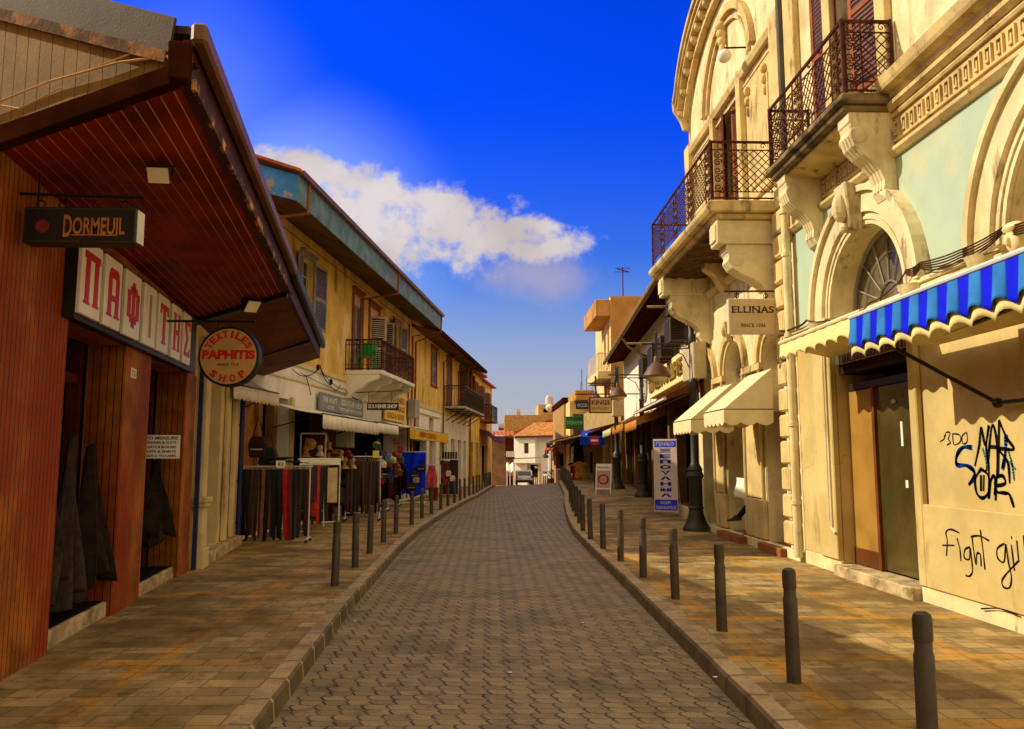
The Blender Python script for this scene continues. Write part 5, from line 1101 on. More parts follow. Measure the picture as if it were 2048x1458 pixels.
# blue towel stand
BLU = M('bright_blue_towel', '#1030f0', .85, .15, 6, .2, 120)
pb = on_level(828, 1008, .13); fr = plane_y(pb.y); xa, zt = fr.px(805, 905); xb, zb = fr.px(851, 990)
t = thing('towel_stand', 'white stand with a big bright blue beach towel and bags hung on it', 'display stand', tuple(pb))
m = MB(); m.tube([fr.pt(xa, .0, zt+.02), fr.pt(xb, 0, zt+.02)], .016, 6); m.tube([fr.pt((xa+xb)/2, -.02, .18), fr.pt((xa+xb)/2, -.02, zt)], .022, 8); [m.tube([fr.pt((xa+xb)/2-.4, a, .18), fr.pt((xa+xb)/2+.4, -a, .18)], .02, 6) for a in (-.3, .3)]; m.obj('frame', STEELW, t)
m = MB(); m.grid(lambda u, v: fr.pt(xa+(xb-xa)*u, .05+.03*math.sin(u*14+v*2), zt+(zb-zt)*v*(1-.04*math.sin(u*9))), 30, 14); tag(m.obj('beach_towel', BLU, smooth=True, solid=.012), 'bright blue beach towel hung on the white stand', 'towel')
for i, (px, py, w, mt_, lab) in enumerate(((830, 948, .32, BK, 'black bag at mid height on the blue towel'), (823, 972, .36, BK, 'black bag low on the blue towel'), (842, 935, .3, BR, 'dark brown bag at the upper right of the blue towel'), (832, 958, .24, SOUV[0], 'straw and red bag at the centre of the blue towel'))):
    p = at_depth(px, py, pb.y-.12); bag(lab, (p.x, p.y, p.z-.14), w, .24, .1, mt_, .15, 'bags on the blue towel')
# pink garment, red bin, display with boxes
PK = M('pink_fabric', '#c8505a', .85, .25, 6, .2); pb = on_level(866, 1000, .13); fr = plane_y(pb.y); xa, zt = fr.px(853, 930); xb, zb = fr.px(874, 980)
m = MB(); m.grid(lambda u, v: fr.pt(xa+(xb-xa)*(.5+(u-.5)*(.55+.45*min(1, v*2.2))), .05*math.sin(u*11)*v, zt+(zb-zt)*v), 20, 12); tag(m.obj('pink_dress', PK, smooth=True, solid=.01), 'pink patterned dress hanging beside the blue towel', 'dress')
m = MB(); xw = fr.px(880, 935)[0]; m.tube([fr.pt(xw, 0, .14), fr.pt(xw, 0, zt)], .03, 6); m.tube([fr.pt(xw, 0, zt), fr.pt(xa-.1, 0, zt)], .018, 6); m.tube([fr.pt(xw, -.3, .15), fr.pt(xw, .3, .15)], .03, 6); tag(m.obj('garment_stand', STEELW), 'white garment stand carrying the pink dress', 'display stand')
m = MB(); m.lathe((pb.x+.02, pb.y-.15, .13), [(.16, 0), (.2, .45), (.21, .47), (.19, .47), (.16, .05)], 16); tag(m.obj('red_bin', M('dark_red_plastic', '#7a1010', .4), smooth=True), 'dark red bin below the pink dress', 'bin')
pb = on_level(893, 992, .13); fr = plane_y(pb.y); xa, zt = fr.px(880, 922); xb, zb = fr.px(915, 985); xm = fr.px(899, 950)[0]
t = thing('leather_display', 'display of dark red leather goods with shoes on top', 'display stand', tuple(pb))
m = MB(); m.cube(xa, xm, pb.y, pb.y+.5, .2, zt); m.obj('red_panel', M('glossy_maroon', '#5a0d0d', .2, .3, 4), t, bev=.01); m = MB(); m.cube(xm+.01, xb, pb.y+.1, pb.y+.6, .2, zt+.05); m.obj('dark_panel', M('dark_maroon', '#2c0809', .5, .4, 5), t, bev=.01); m = MB(); m.cube(xa-.08, xb, pb.y-.08, pb.y+.6, zt+.05, zt+.09); m.obj('top_shelf', STEELW, t)
for i in range(6):
    q = Vector((xa+.12+(xb-xa-.2)*i/5, pb.y+.08, zt+.09)); m = MB(); m.side(Axes((q.x, q.y, 0), (1, 0, 0), (0, -1, 0)), [(-.12, q.z), (.12, q.z), (.12, q.z+.05), (.0, q.z+.1), (-.04, q.z+.3), (-.12, q.z+.3)], -.04, .05); tag(m.obj('boot', BK, bev=.02), 'black boot on top of the leather display, %s counting away from the pink dress' % ORD[i+1], 'boot', 'boots on the leather display')
for i, (px, py, k) in enumerate(((886, 953, 1), (897, 948, 4), (905, 958, 4), (890, 965, 1))): souvenir(at_depth(px, py, pb.y-.1)-Vector((0, 0, .1)), .25, k, 'on the leather display', 2)

rq = random.Random(21)
for i in range(26):
    px, py = rq.uniform(744, 806), rq.uniform(880, 962); souvenir(at_depth(px, py, rq.uniform(21.6, 24))-Vector((0, 0, .1)), rq.uniform(.12, .2), rq.choice((3, 1, 3, 4, 2, 5, 3, 1, 6)), 'crowded in the far shop opening', rq.choice((0, 2, 2, 1)))
for i in range(14):
    px, py = rq.uniform(604, 660), rq.uniform(872, 930); souvenir(at_depth(px, py, rq.uniform(19.2, 19.9))-Vector((0, 0, .08)), rq.uniform(.1, .17), rq.choice((0, 3, 4, 1, 0)), 'on shelves behind the white grid stand', rq.choice((0, 0, 2)))
BWN = M('dark_brown_garment', '#1f130c', .9, .3, 7, .2)
for i in range(12):
    p = at_depth(684+i*5.2, 905+(i % 3)*4, 21.4+.12*i); h_ = .55+.1*rq.random(); m = MB(); r_ = rq.uniform(-.3, .3)
    ax_ = Axes((p.x, p.y, 0), (math.sin(r_), -math.cos(r_), 0), (math.cos(r_), math.sin(r_), 0)); m.grid(lambda u, v: ax_.pt((u-.5)*(.34+.08*v), .05*math.sin(u*9+i)*v+.02*math.sin(v*7), p.z-h_*v), 8, 6)
    tag(m.obj('hanging_bag' if i % 2 else 'scarf', [BK, BWN, BR][i % 3], smooth=True, solid=.03), ['black', 'dark brown', 'brown'][i % 3]+' goods hanging above the third rack under the wide white awning', 'goods', 'dark goods above the third rack')
LIT = M('litter_white', '#dcd6c8', .8)
for i, (px, py, w_) in enumerate(((1020, 1346, 0), (1165, 1246, 0), (710, 1243, 0), (1430, 1355, 1), (560, 1345, 0), (1300, 1196, 1))):
    p = on_level(px, py, .004 if not w_ else .138); a = rq.random()*3; m = MB(); c_, s_ = math.cos(a)*.02, math.sin(a)*.02
    m.poly(p+Vector((c_, s_, .006)), p+Vector((-s_, c_, .004)), p+Vector((-c_*1.2, -s_*1.1, .009)), p+Vector((s_, -c_, .004))); tag(m.obj('paper_scrap', LIT, solid=.003), 'tiny white paper scrap lying on the paving', 'litter', 'paper scraps on the paving')

GCOL = [M('garment_black', '#120e0d', .9, .3, 7, .2), M('garment_maroon', '#4a1012', .9, .3, 7, .2), BWN, M('garment_red', '#8f1a18', .85, .3, 7, .2), M('garment_olive', '#39341c', .9, .3, 7, .2)]; GNM = ['black', 'maroon', 'dark brown', 'red', 'olive']
for i in range(11):
    k = (0, 2, 0, 1, 0, 3, 2, 0, 4, 0, 1, 2, 0, 3, 0, 2)[i]; s_ = 8.4+.3*i; o_ = .55+.12*math.sin(i*2.3); L_ = rq.uniform(.85, 1.15); zt_ = 1.55+.05*math.sin(i*3.1); a_ = rq.uniform(-.35, .35)
    ax_ = Axes(YF.pt(s_, o_, 0), (math.cos(a_), math.sin(a_), 0), (math.sin(a_), -math.cos(a_), 0))
    def gf(u, v, i=i, L_=L_, zt_=zt_, ax_=ax_):
        x_ = u-.5; wd_ = .2+.26*min(1, v*5)+.05*v; return ax_.pt(x_*wd_, (.03+.05*v)*math.sin(u*13+i)+.02, zt_-L_*v-.12*abs(x_)*(1-v)+.03*math.sin(u*7+i)*v)
    m = MB(); m.grid(gf, 14, 12); t_ = m.obj('hanging_jacket', GCOL[k], None, smooth=True, solid=.05); tag(t_, GNM[k]+' garment hanging in the row between the third rack and the blue towel', 'garment', GNM[k]+' garments in the row by the blue towel')
    m = MB(); p = ax_.pt(0, 0, zt_); t_['_b'] = (0, 0, 0); m.tube([p+Vector((0, 0, -.02)), p+Vector((0, 0, .09)), p+Vector((.02, 0, .11))], .006, 4); m.obj('hanger_hook', STEELW, t_)
m = MB(); m.tube([YF.pt(8.2, .55, 1.66), YF.pt(11.7, .55, 1.66)], .015, 6); [m.tube([YF.pt(q, .55, .14), YF.pt(q, .55, 1.66)], .018, 6) for q in (8.25, 10.0, 11.65)]; tag(m.obj('clothes_rail', STEELW), 'long white clothes rail carrying the row of garments', 'clothes rail')
# ================================================================= RIGHT: cream townhouse (near)
RW = Frame((4.85, 0), (4.85, 10), -1)
th = thing('cream_townhouse', 'sunlit cream stone townhouse with arched doorway, Greek key frieze and graffiti', 'house', (4.85, 8.5, .13))
XA, XB = 3.4, 12.33
DC, DR, ZSP = 10.02, 1.02, 3.68           # doorway arch centre, radius, springing
DC2, DR2 = 5.9, 1.25
def arch_pts(c, r, z, n=24, a0=0, a1=math.pi): return [(c+r*math.cos(a0+(a1-a0)*i/n), z+r*math.sin(a0+(a1-a0)*i/n)) for i in range(n+1)]
def arch_wall(mb, fr, s0, s1, z0, z1, archs, o=0, depth=.4, n=24):
    """wall field with round headed openings (centre, radius, springing, sill)"""
    cur = s0
    for c, r, zs, sill in sorted(archs):
        mb.poly(fr.pt(cur, o, z0), fr.pt(c-r, o, z0), fr.pt(c-r, o, z1), fr.pt(cur, o, z1))
        if sill > z0: mb.poly(fr.pt(c-r, o, z0), fr.pt(c+r, o, z0), fr.pt(c+r, o, sill), fr.pt(c-r, o, sill)); mb.poly(fr.pt(c-r, o, sill), fr.pt(c+r, o, sill), fr.pt(c+r, o-depth, sill), fr.pt(c-r, o-depth, sill))
        P = arch_pts(c, r, zs, n)
        for (a, b), (d, e) in zip(P, P[1:]):
            mb.poly(fr.pt(a, o, b), fr.pt(d, o, e), fr.pt(d, o, z1), fr.pt(a, o, z1)); mb.poly(fr.pt(a, o, b), fr.pt(d, o, e), fr.pt(d, o-depth, e), fr.pt(a, o-depth, b))
        for q in (c-r, c+r): mb.poly(fr.pt(q, o, sill), fr.pt(q, o, zs), fr.pt(q, o-depth, zs), fr.pt(q, o-depth, sill))
        cur = c+r
    mb.poly(fr.pt(cur, o, z0), fr.pt(s1, o, z0), fr.pt(s1, o, z1), fr.pt(cur, o, z1))
def arch_band(mb, fr, c, r0, r1, z, o0, o1, n=28, a0=0, a1=math.pi):
    p, q = arch_pts(c, r0, z, n, a0, a1), arch_pts(c, r1, z, n, a0, a1)
    for i in range(n):
        mb.hexa([fr.pt(p[i][0], o0, p[i][1]), fr.pt(p[i+1][0], o0, p[i+1][1]), fr.pt(q[i+1][0], o0, q[i+1][1]), fr.pt(q[i][0], o0, q[i][1]), fr.pt(p[i][0], o1, p[i][1]), fr.pt(p[i+1][0], o1, p[i+1][1]), fr.pt(q[i+1][0], o1, q[i+1][1]), fr.pt(q[i][0], o1, q[i][1])])
WALLY = M('sunny_cream_plaster', '#c6b078', .85, .14, 1.1, .3, 45, stain='#c3a050', samt=.55, sscale=1.0, sthr=(.48, .66), streak=True, crack=1.1, stain2=('#8a6c3c', .5, 3, .56, .72, 1))
m = MB(); arch_wall(m, RW, XA, XB, .05, 3.68, [(DC, DR, 3.0, .3)], 0, .85) if False else None
m = MB(); wall(m, RW, XA, XB, .05, 3.0, [(DC-DR, DC+DR, .2, 3.0)], 0, .75)
m.obj('lower_wall', WALLY, th)
m = MB(); arch_wall(m, RW, XA, XB, 3.0, 5.30, [(DC2, DR2, ZSP, 3.0), (DC, DR, ZSP, 3.0)], 0, .45); m.obj('arcade_wall', PALE, th)
m = MB(); wall(m, RW, XA, XB, 6.12, 11.0, [(9.35, 10.6, 6.4, 8.9)], -.05, .3); m.obj('upper_wall', STONEL, th)
m = MB(); m.poly(RW.pt(XA, 0, .05), RW.pt(XA, -8, .05), RW.pt(XA, -8, 11), RW.pt(XA, -.0, 11)); m.poly(RW.pt(XA, -.05, 11), RW.pt(XB, -.05, 11), RW.pt(XB, -8, 11), RW.pt(XA, -8, 11)); m.obj('side_wall', STONEL, th)
# plinth, raised pilasters and the shallow panel with graffiti
m = MB(); m.box(RW, XA, DC-DR-.01, 0.002, .05, .05, .3); m.box(RW, DC+DR+.01, XB, .002, .05, .05, .32); m.obj('plinth', STONEL, th, bev=.01)
m = MB()
m.box(RW, 8.84, DC-DR-.005, .002, .075, .3, 3.55); m.box(RW, XA, 8.84, .002, .075, .3, 1.2); m.box(RW, 6.0, 7.05, .003, .07, 1.2, 3.4); m.box(RW, 7.05, 8.84, .002, .07, 3.1, 3.4) if False else None
m.box(RW, DC+DR+.005, 11.62, .002, .09, .32, 3.55); m.box(RW, 11.62, 12.3, .002, .05, .32, 3.55); m.obj('pilaster', WALLY, th, bev=.012)
m = MB(); m.tube([RW.pt(DC+DR+.12, .10, 3.5), RW.pt(DC+DR+.12, .10, .75), RW.pt(DC+DR+.02, .10, .68)], .025, 6); m.tube([RW.pt(DC+DR+.2, .10, 3.5), RW.pt(DC+DR+.2, .10, .85)], .018, 6); m.obj('jamb_moulding', STONEL, th)
# impost band and mouldings under the fanlight
m = MB()
for a, b in ((XA, DC2-DR2), (DC2+DR2, DC-DR), (DC+DR, XB)): m.box(RW, a, b, .002, .1, 3.55, 3.62); m.box(RW, a, b, .002, .13, 3.62, 3.68)
m.box(RW, DC-DR, DC+DR, -.3, .02, 3.5, 3.64); m.obj('impost_band', STONEL, th, bev=.01)
for c, r in ((DC, DR), (DC2, DR2)):
    m = MB(); arch_band(m, RW, c, r+.001, r+.16, ZSP, .001, .05); arch_band(m, RW, c, r+.16, r+.42, ZSP, .001, .10); arch_band(m, RW, c, r+.42, r+.5, ZSP, .001, .16); arch_band(m, RW, c, r+.06, r+.1, ZSP, .051, .07)
    arch_band(m, RW, c, r-.012, r, ZSP, -.44, .0005); m.obj('arch_moulding', STONEL, th)
# capitals at the springing
m = MB()
for q in (DC-DR-.28, DC+DR+.28, DC2+DR2+.28):
    m.lathe(RW.pt(q, .08, 3.3), [(.0, 0), (.05, .02), (.08, .1), (.1, .2), (.15, .25), (.16, .3), (.18, .34)], 10)
m.obj('capital', STONEL, th, smooth=True)
# keystones
def keystone(c, r, z):
    m = MB(); zt = z+r
    m.hexa([RW.pt(c-.11, .05, zt-.08), RW.pt(c+.11, .05, zt-.08), RW.pt(c+.11, .22, zt-.05), RW.pt(c-.11, .22, zt-.05), RW.pt(c-.17, .05, zt+.52), RW.pt(c+.17, .05, zt+.52), RW.pt(c+.17, .3, zt+.56), RW.pt(c-.17, .3, zt+.56)]); m.ball(RW.pt(c, .28, zt+.25), .12, .1, .2, 10, 8); m.ball(RW.pt(c, .25, zt-.02), .07, .07, .07, 8, 6)
    return m.obj('keystone', STONEL, th, bev=.02)
keystone(DC, DR, ZSP); keystone(DC2, DR2, ZSP)
# fanlight
m = MB(); P = arch_pts(DC, DR, ZSP); m.poly(*[RW.pt(a, -.32, b) for a, b in P]); fan = m.obj('fanlight', GLASSG, th)
m = MB()
for i in range(1, 8):
    a = math.pi*i/8; m.tube([RW.pt(DC+.3*math.cos(a), -.3, ZSP+.3*math.sin(a)), RW.pt(DC+DR*math.cos(a), -.3, ZSP+DR*math.sin(a))], .012, 4)
m.tube([RW.pt(DC+.3*math.cos(math.pi*i/14), -.3, ZSP+.3*math.sin(math.pi*i/14)) for i in range(15)], .014, 4); m.tube([RW.pt(DC+.68*math.cos(math.pi*i/20), -.3, ZSP+.68*math.sin(math.pi*i/20)) for i in range(21)], .008, 4)
m.tube([RW.pt(DC+(DR-.03)*math.cos(math.pi*i/20), -.3, ZSP+(DR-.03)*math.sin(math.pi*i/20)) for i in range(21)], .03, 6); m.obj('glazing_bar', GREYP, fan)
m = MB(); m.poly(*[RW.pt(a, -.42, b) for a, b in arch_pts(DC2, DR2, ZSP)]); m.poly(RW.pt(DC2-DR2, -.42, 3.0), RW.pt(DC2+DR2, -.42, 3.0), RW.pt(DC2+DR2, -.42, ZSP), RW.pt(DC2-DR2, -.42, ZSP)); m.obj('arch_infill', WALLY, th)
# the doorway: recess, brown door leaves, glass, step
m = MB(); room(m, RW, DC-DR, DC+DR, .22, 3.3, -.7, -1.6); m.obj('doorway_recess', M('brown_recess', '#4a3214', .8, .3, 2, .1), th)
m = MB(); m.box(RW, DC-DR, DC+DR, -.5, -.05, 2.86, 3.3); m.obj('door_lintel', M('dark_lintel', '#2c1c0e', .7, .3, 3), th)
m = MB(); m.box(RW, DC-DR, DC+DR, -.72, .16, .05, .27); m.obj('door_step', STEPM, th, bev=.015)
dA, dB = RW.px(1757, 950, -.15)[0], RW.px(1687, 950, -.15)[0]; DO = -.2
m = MB(); m.box(RW, dA+.07, dB, DO, DO+.05, .5, 2.62); m.obj('door_board', M('tan_board', '#9a7434', .6, .15, 2, .1), th)
m = MB(); m.box(RW, dA+.07, dB, DO, DO+.06, .28, .5); m.obj('door_kickboard', M('reddish_kickboard', '#5e3414', .6, .15, 2, .1), th)
m = MB(); m.box(RW, dB+.005, dB+.09, DO-.05, DO+.08, .28, 2.75); m.box(RW, 9.02, 10.95, DO-.05, DO+.07, 2.63, 2.72); m.obj('door_frame', M('dark_door_frame', '#24140a', .5, .2, 3), th)
gd_ = M('dusty_brown_glass', '#4a3d1c', .12, .3, 1.2, .02, stain='#32401e', samt=.5, sscale=1.5, spec=.7)
m = MB(); m.box(RW, dA, dA+.065, DO-.05, DO+.07, .28, 2.63); m.obj('door_post', M('red_brown_post', '#6a3a16', .6, .2, 3), th)
m = MB(); m.box(RW, 9.02, dA-.005, DO, DO+.03, .3, 2.62); g_ = m.obj('glass_panel', gd_, th)
m = MB(); [m.box(RW, a, a+w, DO+.032, DO+.036, z, z+h) for a, w, z, h in ((9.62, .05, 1.85, .3), (9.33, .06, 2.0, .1), (9.56, .06, 1.35, .09), (9.3, .06, 1.32, .1))]; m.obj('paper_scrap', WHITE, g_)
m = MB(); m.tube([RW.pt(9.14, DO+.03, 1.0), RW.pt(9.14, DO+.09, 1.03), RW.pt(9.14, DO+.09, 1.42), RW.pt(9.14, DO+.03, 1.45)], .014, 8); m.obj('handle', M('green_bronze_handle', '#3c4a30', .3, .2, 5, 0, metal=.7), g_)
m = MB(); m.box(RW, 9.75, 9.83, DO+.032, DO+.05, 2.38, 2.43); m.obj('door_plate', M('plate_metal', '#b9a88a', .4), g_)
# upper balcony doors with shutters
m = MB(); m.box(RW, 9.35, 10.6, -.32, -.28, 6.4, 8.9); m.obj('balcony_window', DARK, th)
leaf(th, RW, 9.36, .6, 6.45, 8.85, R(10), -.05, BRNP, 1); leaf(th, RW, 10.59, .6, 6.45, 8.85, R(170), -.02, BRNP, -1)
m = MB(); m.box(RW, 9.1, 9.34, -.05, .05, 6.3, 9.2); m.box(RW, 10.61, 10.85, -.05, .05, 6.3, 9.2); m.box(RW, 11.9, 12.3, -.05, .06, 6.2, 10.5); m.obj('upper_pilaster', STONE, th, bev=.01)
# cornice group and Greek key frieze
m = MB()
m.side(RW, [(.0, 5.98), (.08, 5.98), (.1, 6.03), (.2, 6.06), (.22, 6.1), (.24, 6.2), (-.06, 6.24), (-.06, 5.98)], XA, XB); m.side(RW, [(.001, 5.84), (.05, 5.84), (.1, 5.88), (.1, 5.93), (.04, 5.95), (.001, 5.95)], XA, XB); m.side(RW, [(.001, 5.76), (.035, 5.76), (.05, 5.79), (.03, 5.82), (.001, 5.82)], XA, XB)
m.side(RW, [(.001, 5.28), (.04, 5.28), (.09, 5.33), (.09, 5.37), (.03, 5.4), (.001, 5.4)], XA, XB); m.obj('cornice', STONE, th)
m = MB(); m.poly(RW.pt(XA, .0, 5.3), RW.pt(XB, .0, 5.3), RW.pt(XB, .0, 6.15), RW.pt(XA, .0, 6.15)); m.obj('frieze', STONE, th)
m = MB(); s = 4.2; pit = .176
while s < 12.1:
    a = s; z0, z1 = 5.46, 5.70; w = .022
    m.box(RW, a, a+w, .001, .03, z0, z1); m.box(RW, a+w, a+pit*.5, .001, .03, z1-.03, z1); m.box(RW, a+pit*.5, a+pit*.5+w, .001, .03, z0+.07, z1); m.box(RW, a+pit*.25, a+pit*.5, .001, .03, z0+.07, z0+.1); m.box(RW, a+pit*.25, a+pit*.25+w, .001, .03, z0+.1, z0+.17); m.box(RW, a+w, a+pit, .001, .03, z0, z0+.028); s += pit
m.obj('greek_key', STONE, th)
# scroll brackets and the balcony
def big_console(m, fr, s, w, proj, z, h):
    pr = [(0, z), (proj, z), (proj, z-.12), (proj*.97, z-.14), (proj*.95, z-.2), (proj*.98, z-.28), (proj*.9, z-.4*h), (proj*.72, z-.5*h), (proj*.52, z-.58*h), (proj*.36, z-.68*h), (proj*.28, z-.8*h), (proj*.3, z-.9*h), (proj*.2, z-h), (0, z-h*1.08)]
    m.side(fr, pr, s-w/2, s+w/2)
    for k in (-1, 1): m.lathe(fr.pt(s+k*(w/2), proj*.8, z-.27*h), [(0, 0), (.1*h, 0), (.1*h, .012), (.05*h, .02), (0, .02)], 14, (fr.n, Vector((0, 0, 1)), fr.u*k))
    for q in (-.25, 0, .25): m.side(fr, [(a+.012, b-.004) for a, b in pr[5:12]]+[(a-.01, b) for a, b in reversed(pr[5:12])], s+q*w-.02, s+q*w+.02)
bx0, bx1, bpj, bz = 9.0, 11.65, .60, 5.95
m = MB(); m.side(RW, [(.0, bz-.02), (bpj+.08, bz-.02), (bpj+.1, bz+.02), (bpj+.06, bz+.1), (0, bz+.1)], bx0, bx1); m.side(RW, [(.0, bz-.1), (bpj, bz-.1), (bpj+.04, bz-.021), (0, bz-.021)], bx0+.06, bx1-.06); bal = m.obj('balcony_slab', STAINC, th, bev=.02)
railing(bal, RW, bx0+.06, bx1-.06, bpj, bz+.1, 6.98, IRON, 'lattice')
m = MB(); [big_console(m, RW, q, .3, bpj*.92, bz-.101, 1.05) for q in (9.25, 11.35)]; m.obj('balcony_brackets', STONEL, bal, bev=.012)
m = MB(); m.side(RW, [(0, bz-.2), (bpj*.85, bz-.14), (bpj*.85, bz-.102), (0, bz-.102)], 9.42, 11.2); m.obj('balcony_soffit', STONE, bal)
# second balcony soffit corner at top right edge
m = MB(); m.side(RW, [(.0, 6.3), (.75, 6.3), (.8, 6.42), (0, 6.42)], 4.0, 6.55); bal2 = m.obj('near_balcony_slab', STAINC, th, bev=.02)
# downpipe
m = MB(); m.tube([RW.pt(12.36, .13, .2), RW.pt(12.36, .13, 5.6), RW.pt(12.36, .13, 5.95)], .065, 10)
for z in (1.0, 2.2, 3.6, 4.9, 5.6): m.tube([RW.pt(12.36, .13, z), RW.pt(12.36, .13, z+.06)], .085, 10)
tag(m.obj('drain_pipe', STONEL, smooth=True), 'cream painted drainpipe between the townhouse and the ornate house', 'pipe')
m = MB(); m.tube([RW.pt(12.375, .07, 6.15), RW.pt(12.375, .07, 11.3)], .07, 8); tag(m.obj('upper_drain_pipe', M('dark_grey_pipe', '#4a4238', .6), smooth=True), 'dark grey drainpipe on the upper storeys between the two stone houses', 'pipe')
# mask ornament & cables
t = thing('wall_cables', 'bundle of black cables looping along the townhouse wall above the striped awning', 'cable', tuple(RW.pt(8, .1, 3.9)))
m = MB(); g = lambda px, py, o=.17: RW.pt(RW.px(px, py, o)[0], o, RW.px(px, py, o)[1])
for k in range(5): cable(m, [g(2100, 425+4*k), g(2005, 455+3*k), g(1920, 500+5*k), g(1840, 525+3*k), g(1812, 540+2*k)], .009, .015+.008*k)
cable(m, [g(1812, 540), g(1790, 570), g(1740, 605), g(1700, 635), g(1655, 640), g(1612, 640)], .011, .03); cable(m, [g(1612, 642), g(1590, 655), g(1560, 662)], .02, .02); cable(m, [g(1840, 525), g(1852, 548), g(1880, 535), g(2000, 500)], .006, .0); m.obj('cable', M('brown_cable', '#4a2a14', .6), t)
m = MB(); c = g(2030, 478, .12); m.ball(c, .07, .1, .14, 12, 10); m.ball(c+RW.n*.07+Vector((0, 0, -.02)), .035, .03, .05, 8, 6); m.ball(c+Vector((0, 0, .1)), .09, .12, .06, 10, 6); m.obj('mask_ornament', STONEL, th, smooth=True)
# graffiti: strokes of paint on the panel
def px_seed(p): return p[0][0]*.37
def stroke(m, pts, w, o=.0): # flat brush strokes following the wall relief
    Q = [RW.px(px, py, .02) for px, py in pts]; R_ = [RW.pt(s_, (.0785 if (z < 1.2 or s_ > 8.84) else .0035), z) for s_, z in Q]
    if len(R_) > 2:
        q = [R_[0]]+R_+[R_[-1]]; out = []
        for i in range(1, len(q)-2):
            p0, p1, p2, p3 = q[i-1], q[i], q[i+1], q[i+2]
            for j in range(6):
                t_ = j/6; out.append(.5*((2*p1)+(p2-p0)*t_+(2*p0-5*p1+4*p2-p3)*t_*t_+(3*p1-p0-3*p2+p3)*t_**3))
        R_ = out+[R_[-1]]
    for i, (a, b) in enumerate(zip(R_, R_[1:])):
        d = (b-a)
        if d.length < 1e-5: continue
        e = RW.n.cross(d.normalized())*w*(1+.22*math.sin(i*.7+px_seed(pts))); k = d.normalized()*w*.5
        m.poly(a-e-k, b-e*.98+k, b+e*.98+k, a+e-k)
GB = M('black_spray', '#0d0a0c', .7); GBL = M('blue_spray', '#1450b8', .7, .3, 8); GTL = M('teal_spray', '#2f8f8f', .7, .3, 8)
def Z(pts, ox=1648, oy=780, k=2.915): return [(ox+a/k, oy+b/k) for a, b in pts]
m = MB()
for p in ([(745, 965), (750, 880), (742, 830), (770, 812), (820, 832)], [(722, 905), (790, 905)], [(808, 865), (825, 930), (830, 995)], [(882, 915), (855, 930), (850, 975), (880, 985), (885, 920), (895, 1000), (898, 1060), (880, 1085), (860, 1080)], [(895, 850), (905, 930), (920, 1015), (925, 955), (945, 960), (950, 1025)], [(945, 818), (960, 930), (972, 1045)], [(890, 855), (940, 850), (995, 878)],
          [(1085, 895), (1045, 925), (1048, 980), (1085, 1000), (1095, 900), (1110, 1000), (1128, 1090), (1118, 1150), (1085, 1150), (1072, 1115), (1100, 1070), (1166, 1000)], [(1128, 905), (1140, 1000), (1146, 1050)], [(1128, 855), (1130, 865)], [(1160, 880), (1172, 1000)], [(1200, 850), (1215, 1010)]): stroke(m, Z(p), .009)
for p in ([(668, 300), (690, 285), (702, 248), (725, 250), (715, 285), (728, 305), (708, 320)], [(740, 255), (748, 318), (785, 300), (780, 262), (740, 255)], [(820, 245), (795, 270), (800, 312), (825, 300), (822, 250)], [(950, 1275), (1060, 1275), (1166, 1310)], [(700, 262), (690, 270)]): stroke(m, Z(p), .007)
m.obj('graffiti_line', GB, th)
m = MB()
for p in ([(870, 440), (895, 320), (905, 220), (930, 320), (950, 210), (935, 330), (950, 450), (950, 630)], [(945, 420), (970, 205), (1000, 340), (990, 640)], [(950, 330), (1010, 335)], [(1010, 180), (1005, 500)], [(1010, 180), (1055, 280), (1095, 345), (1010, 345), (1060, 420), (1072, 540)], [(905, 460), (872, 520), (880, 600), (915, 630), (950, 590), (948, 500), (905, 460)], [(905, 500), (905, 585)], [(922, 500), (920, 585)], [(950, 630), (965, 520), (985, 510), (985, 610)], [(985, 560), (1045, 545), (1030, 500), (992, 520), (995, 590), (1040, 600), (1070, 610), (1095, 680)]): stroke(m, Z(p), .016)
m.obj('graffiti_tag', GB, th)
m = MB()
for p in ([(850, 335), (800, 335), (765, 380), (765, 435), (820, 440), (862, 470), (865, 510), (835, 550)], [(1050, 265), (1045, 380), (1030, 460)], [(985, 540), (990, 550)]): stroke(m, Z(p), .022)
m.obj('graffiti_blue', GBL, th)
m = MB()
for p in ([(1060, 345), (1085, 430), (1098, 525)], [(915, 340), (940, 440), (930, 480)], [(1070, 420), (1105, 460)]): stroke(m, Z(p), .013)
m.obj('graffiti_teal', GTL, th)
# ---------------------------------------------------------------- blue striped awning
aw = thing('striped_awning', 'awning with a wide blue striped valance and cream scalloped under edge on black arms', 'awning', tuple(RW.pt(7.5, 1.0, 3.3)))
AO = .95
sA_, zA_ = RW.px(1700, 632, AO); sB_, zB_ = RW.px(2048, 505, AO); lowA = RW.px(1712, 690, AO); lowB = RW.px(2048, 600, AO)
sN = 3.6; zt_ = (zA_+zB_)/2; H = ((zA_-lowA[1])+(zB_-lowB[1]))/2+.03
BL1 = M('cobalt_stripe', '#0818e8', .8, .1, 4, .1, 120); BL2 = M('azure_stripe', '#2c74c4', .8, .15, 4, .1, 120); CRV = M('cream_valance', '#e6d596', .8, .1, 3, .1, 120)
def vdepth(u): return 1.0
NS = int((sA_-sN)/.155)
def hang(fr, s_, v, o, zt, h, ph=0): # scalloped hanging cloth
    sc = .07*(.5+.5*math.cos((s_)*2*math.pi/.31+ph))
    return fr.pt(s_, o+.03*math.sin(s_*2*math.pi/.31+1)*v+.02*v, zt-(h-sc*v)*v)
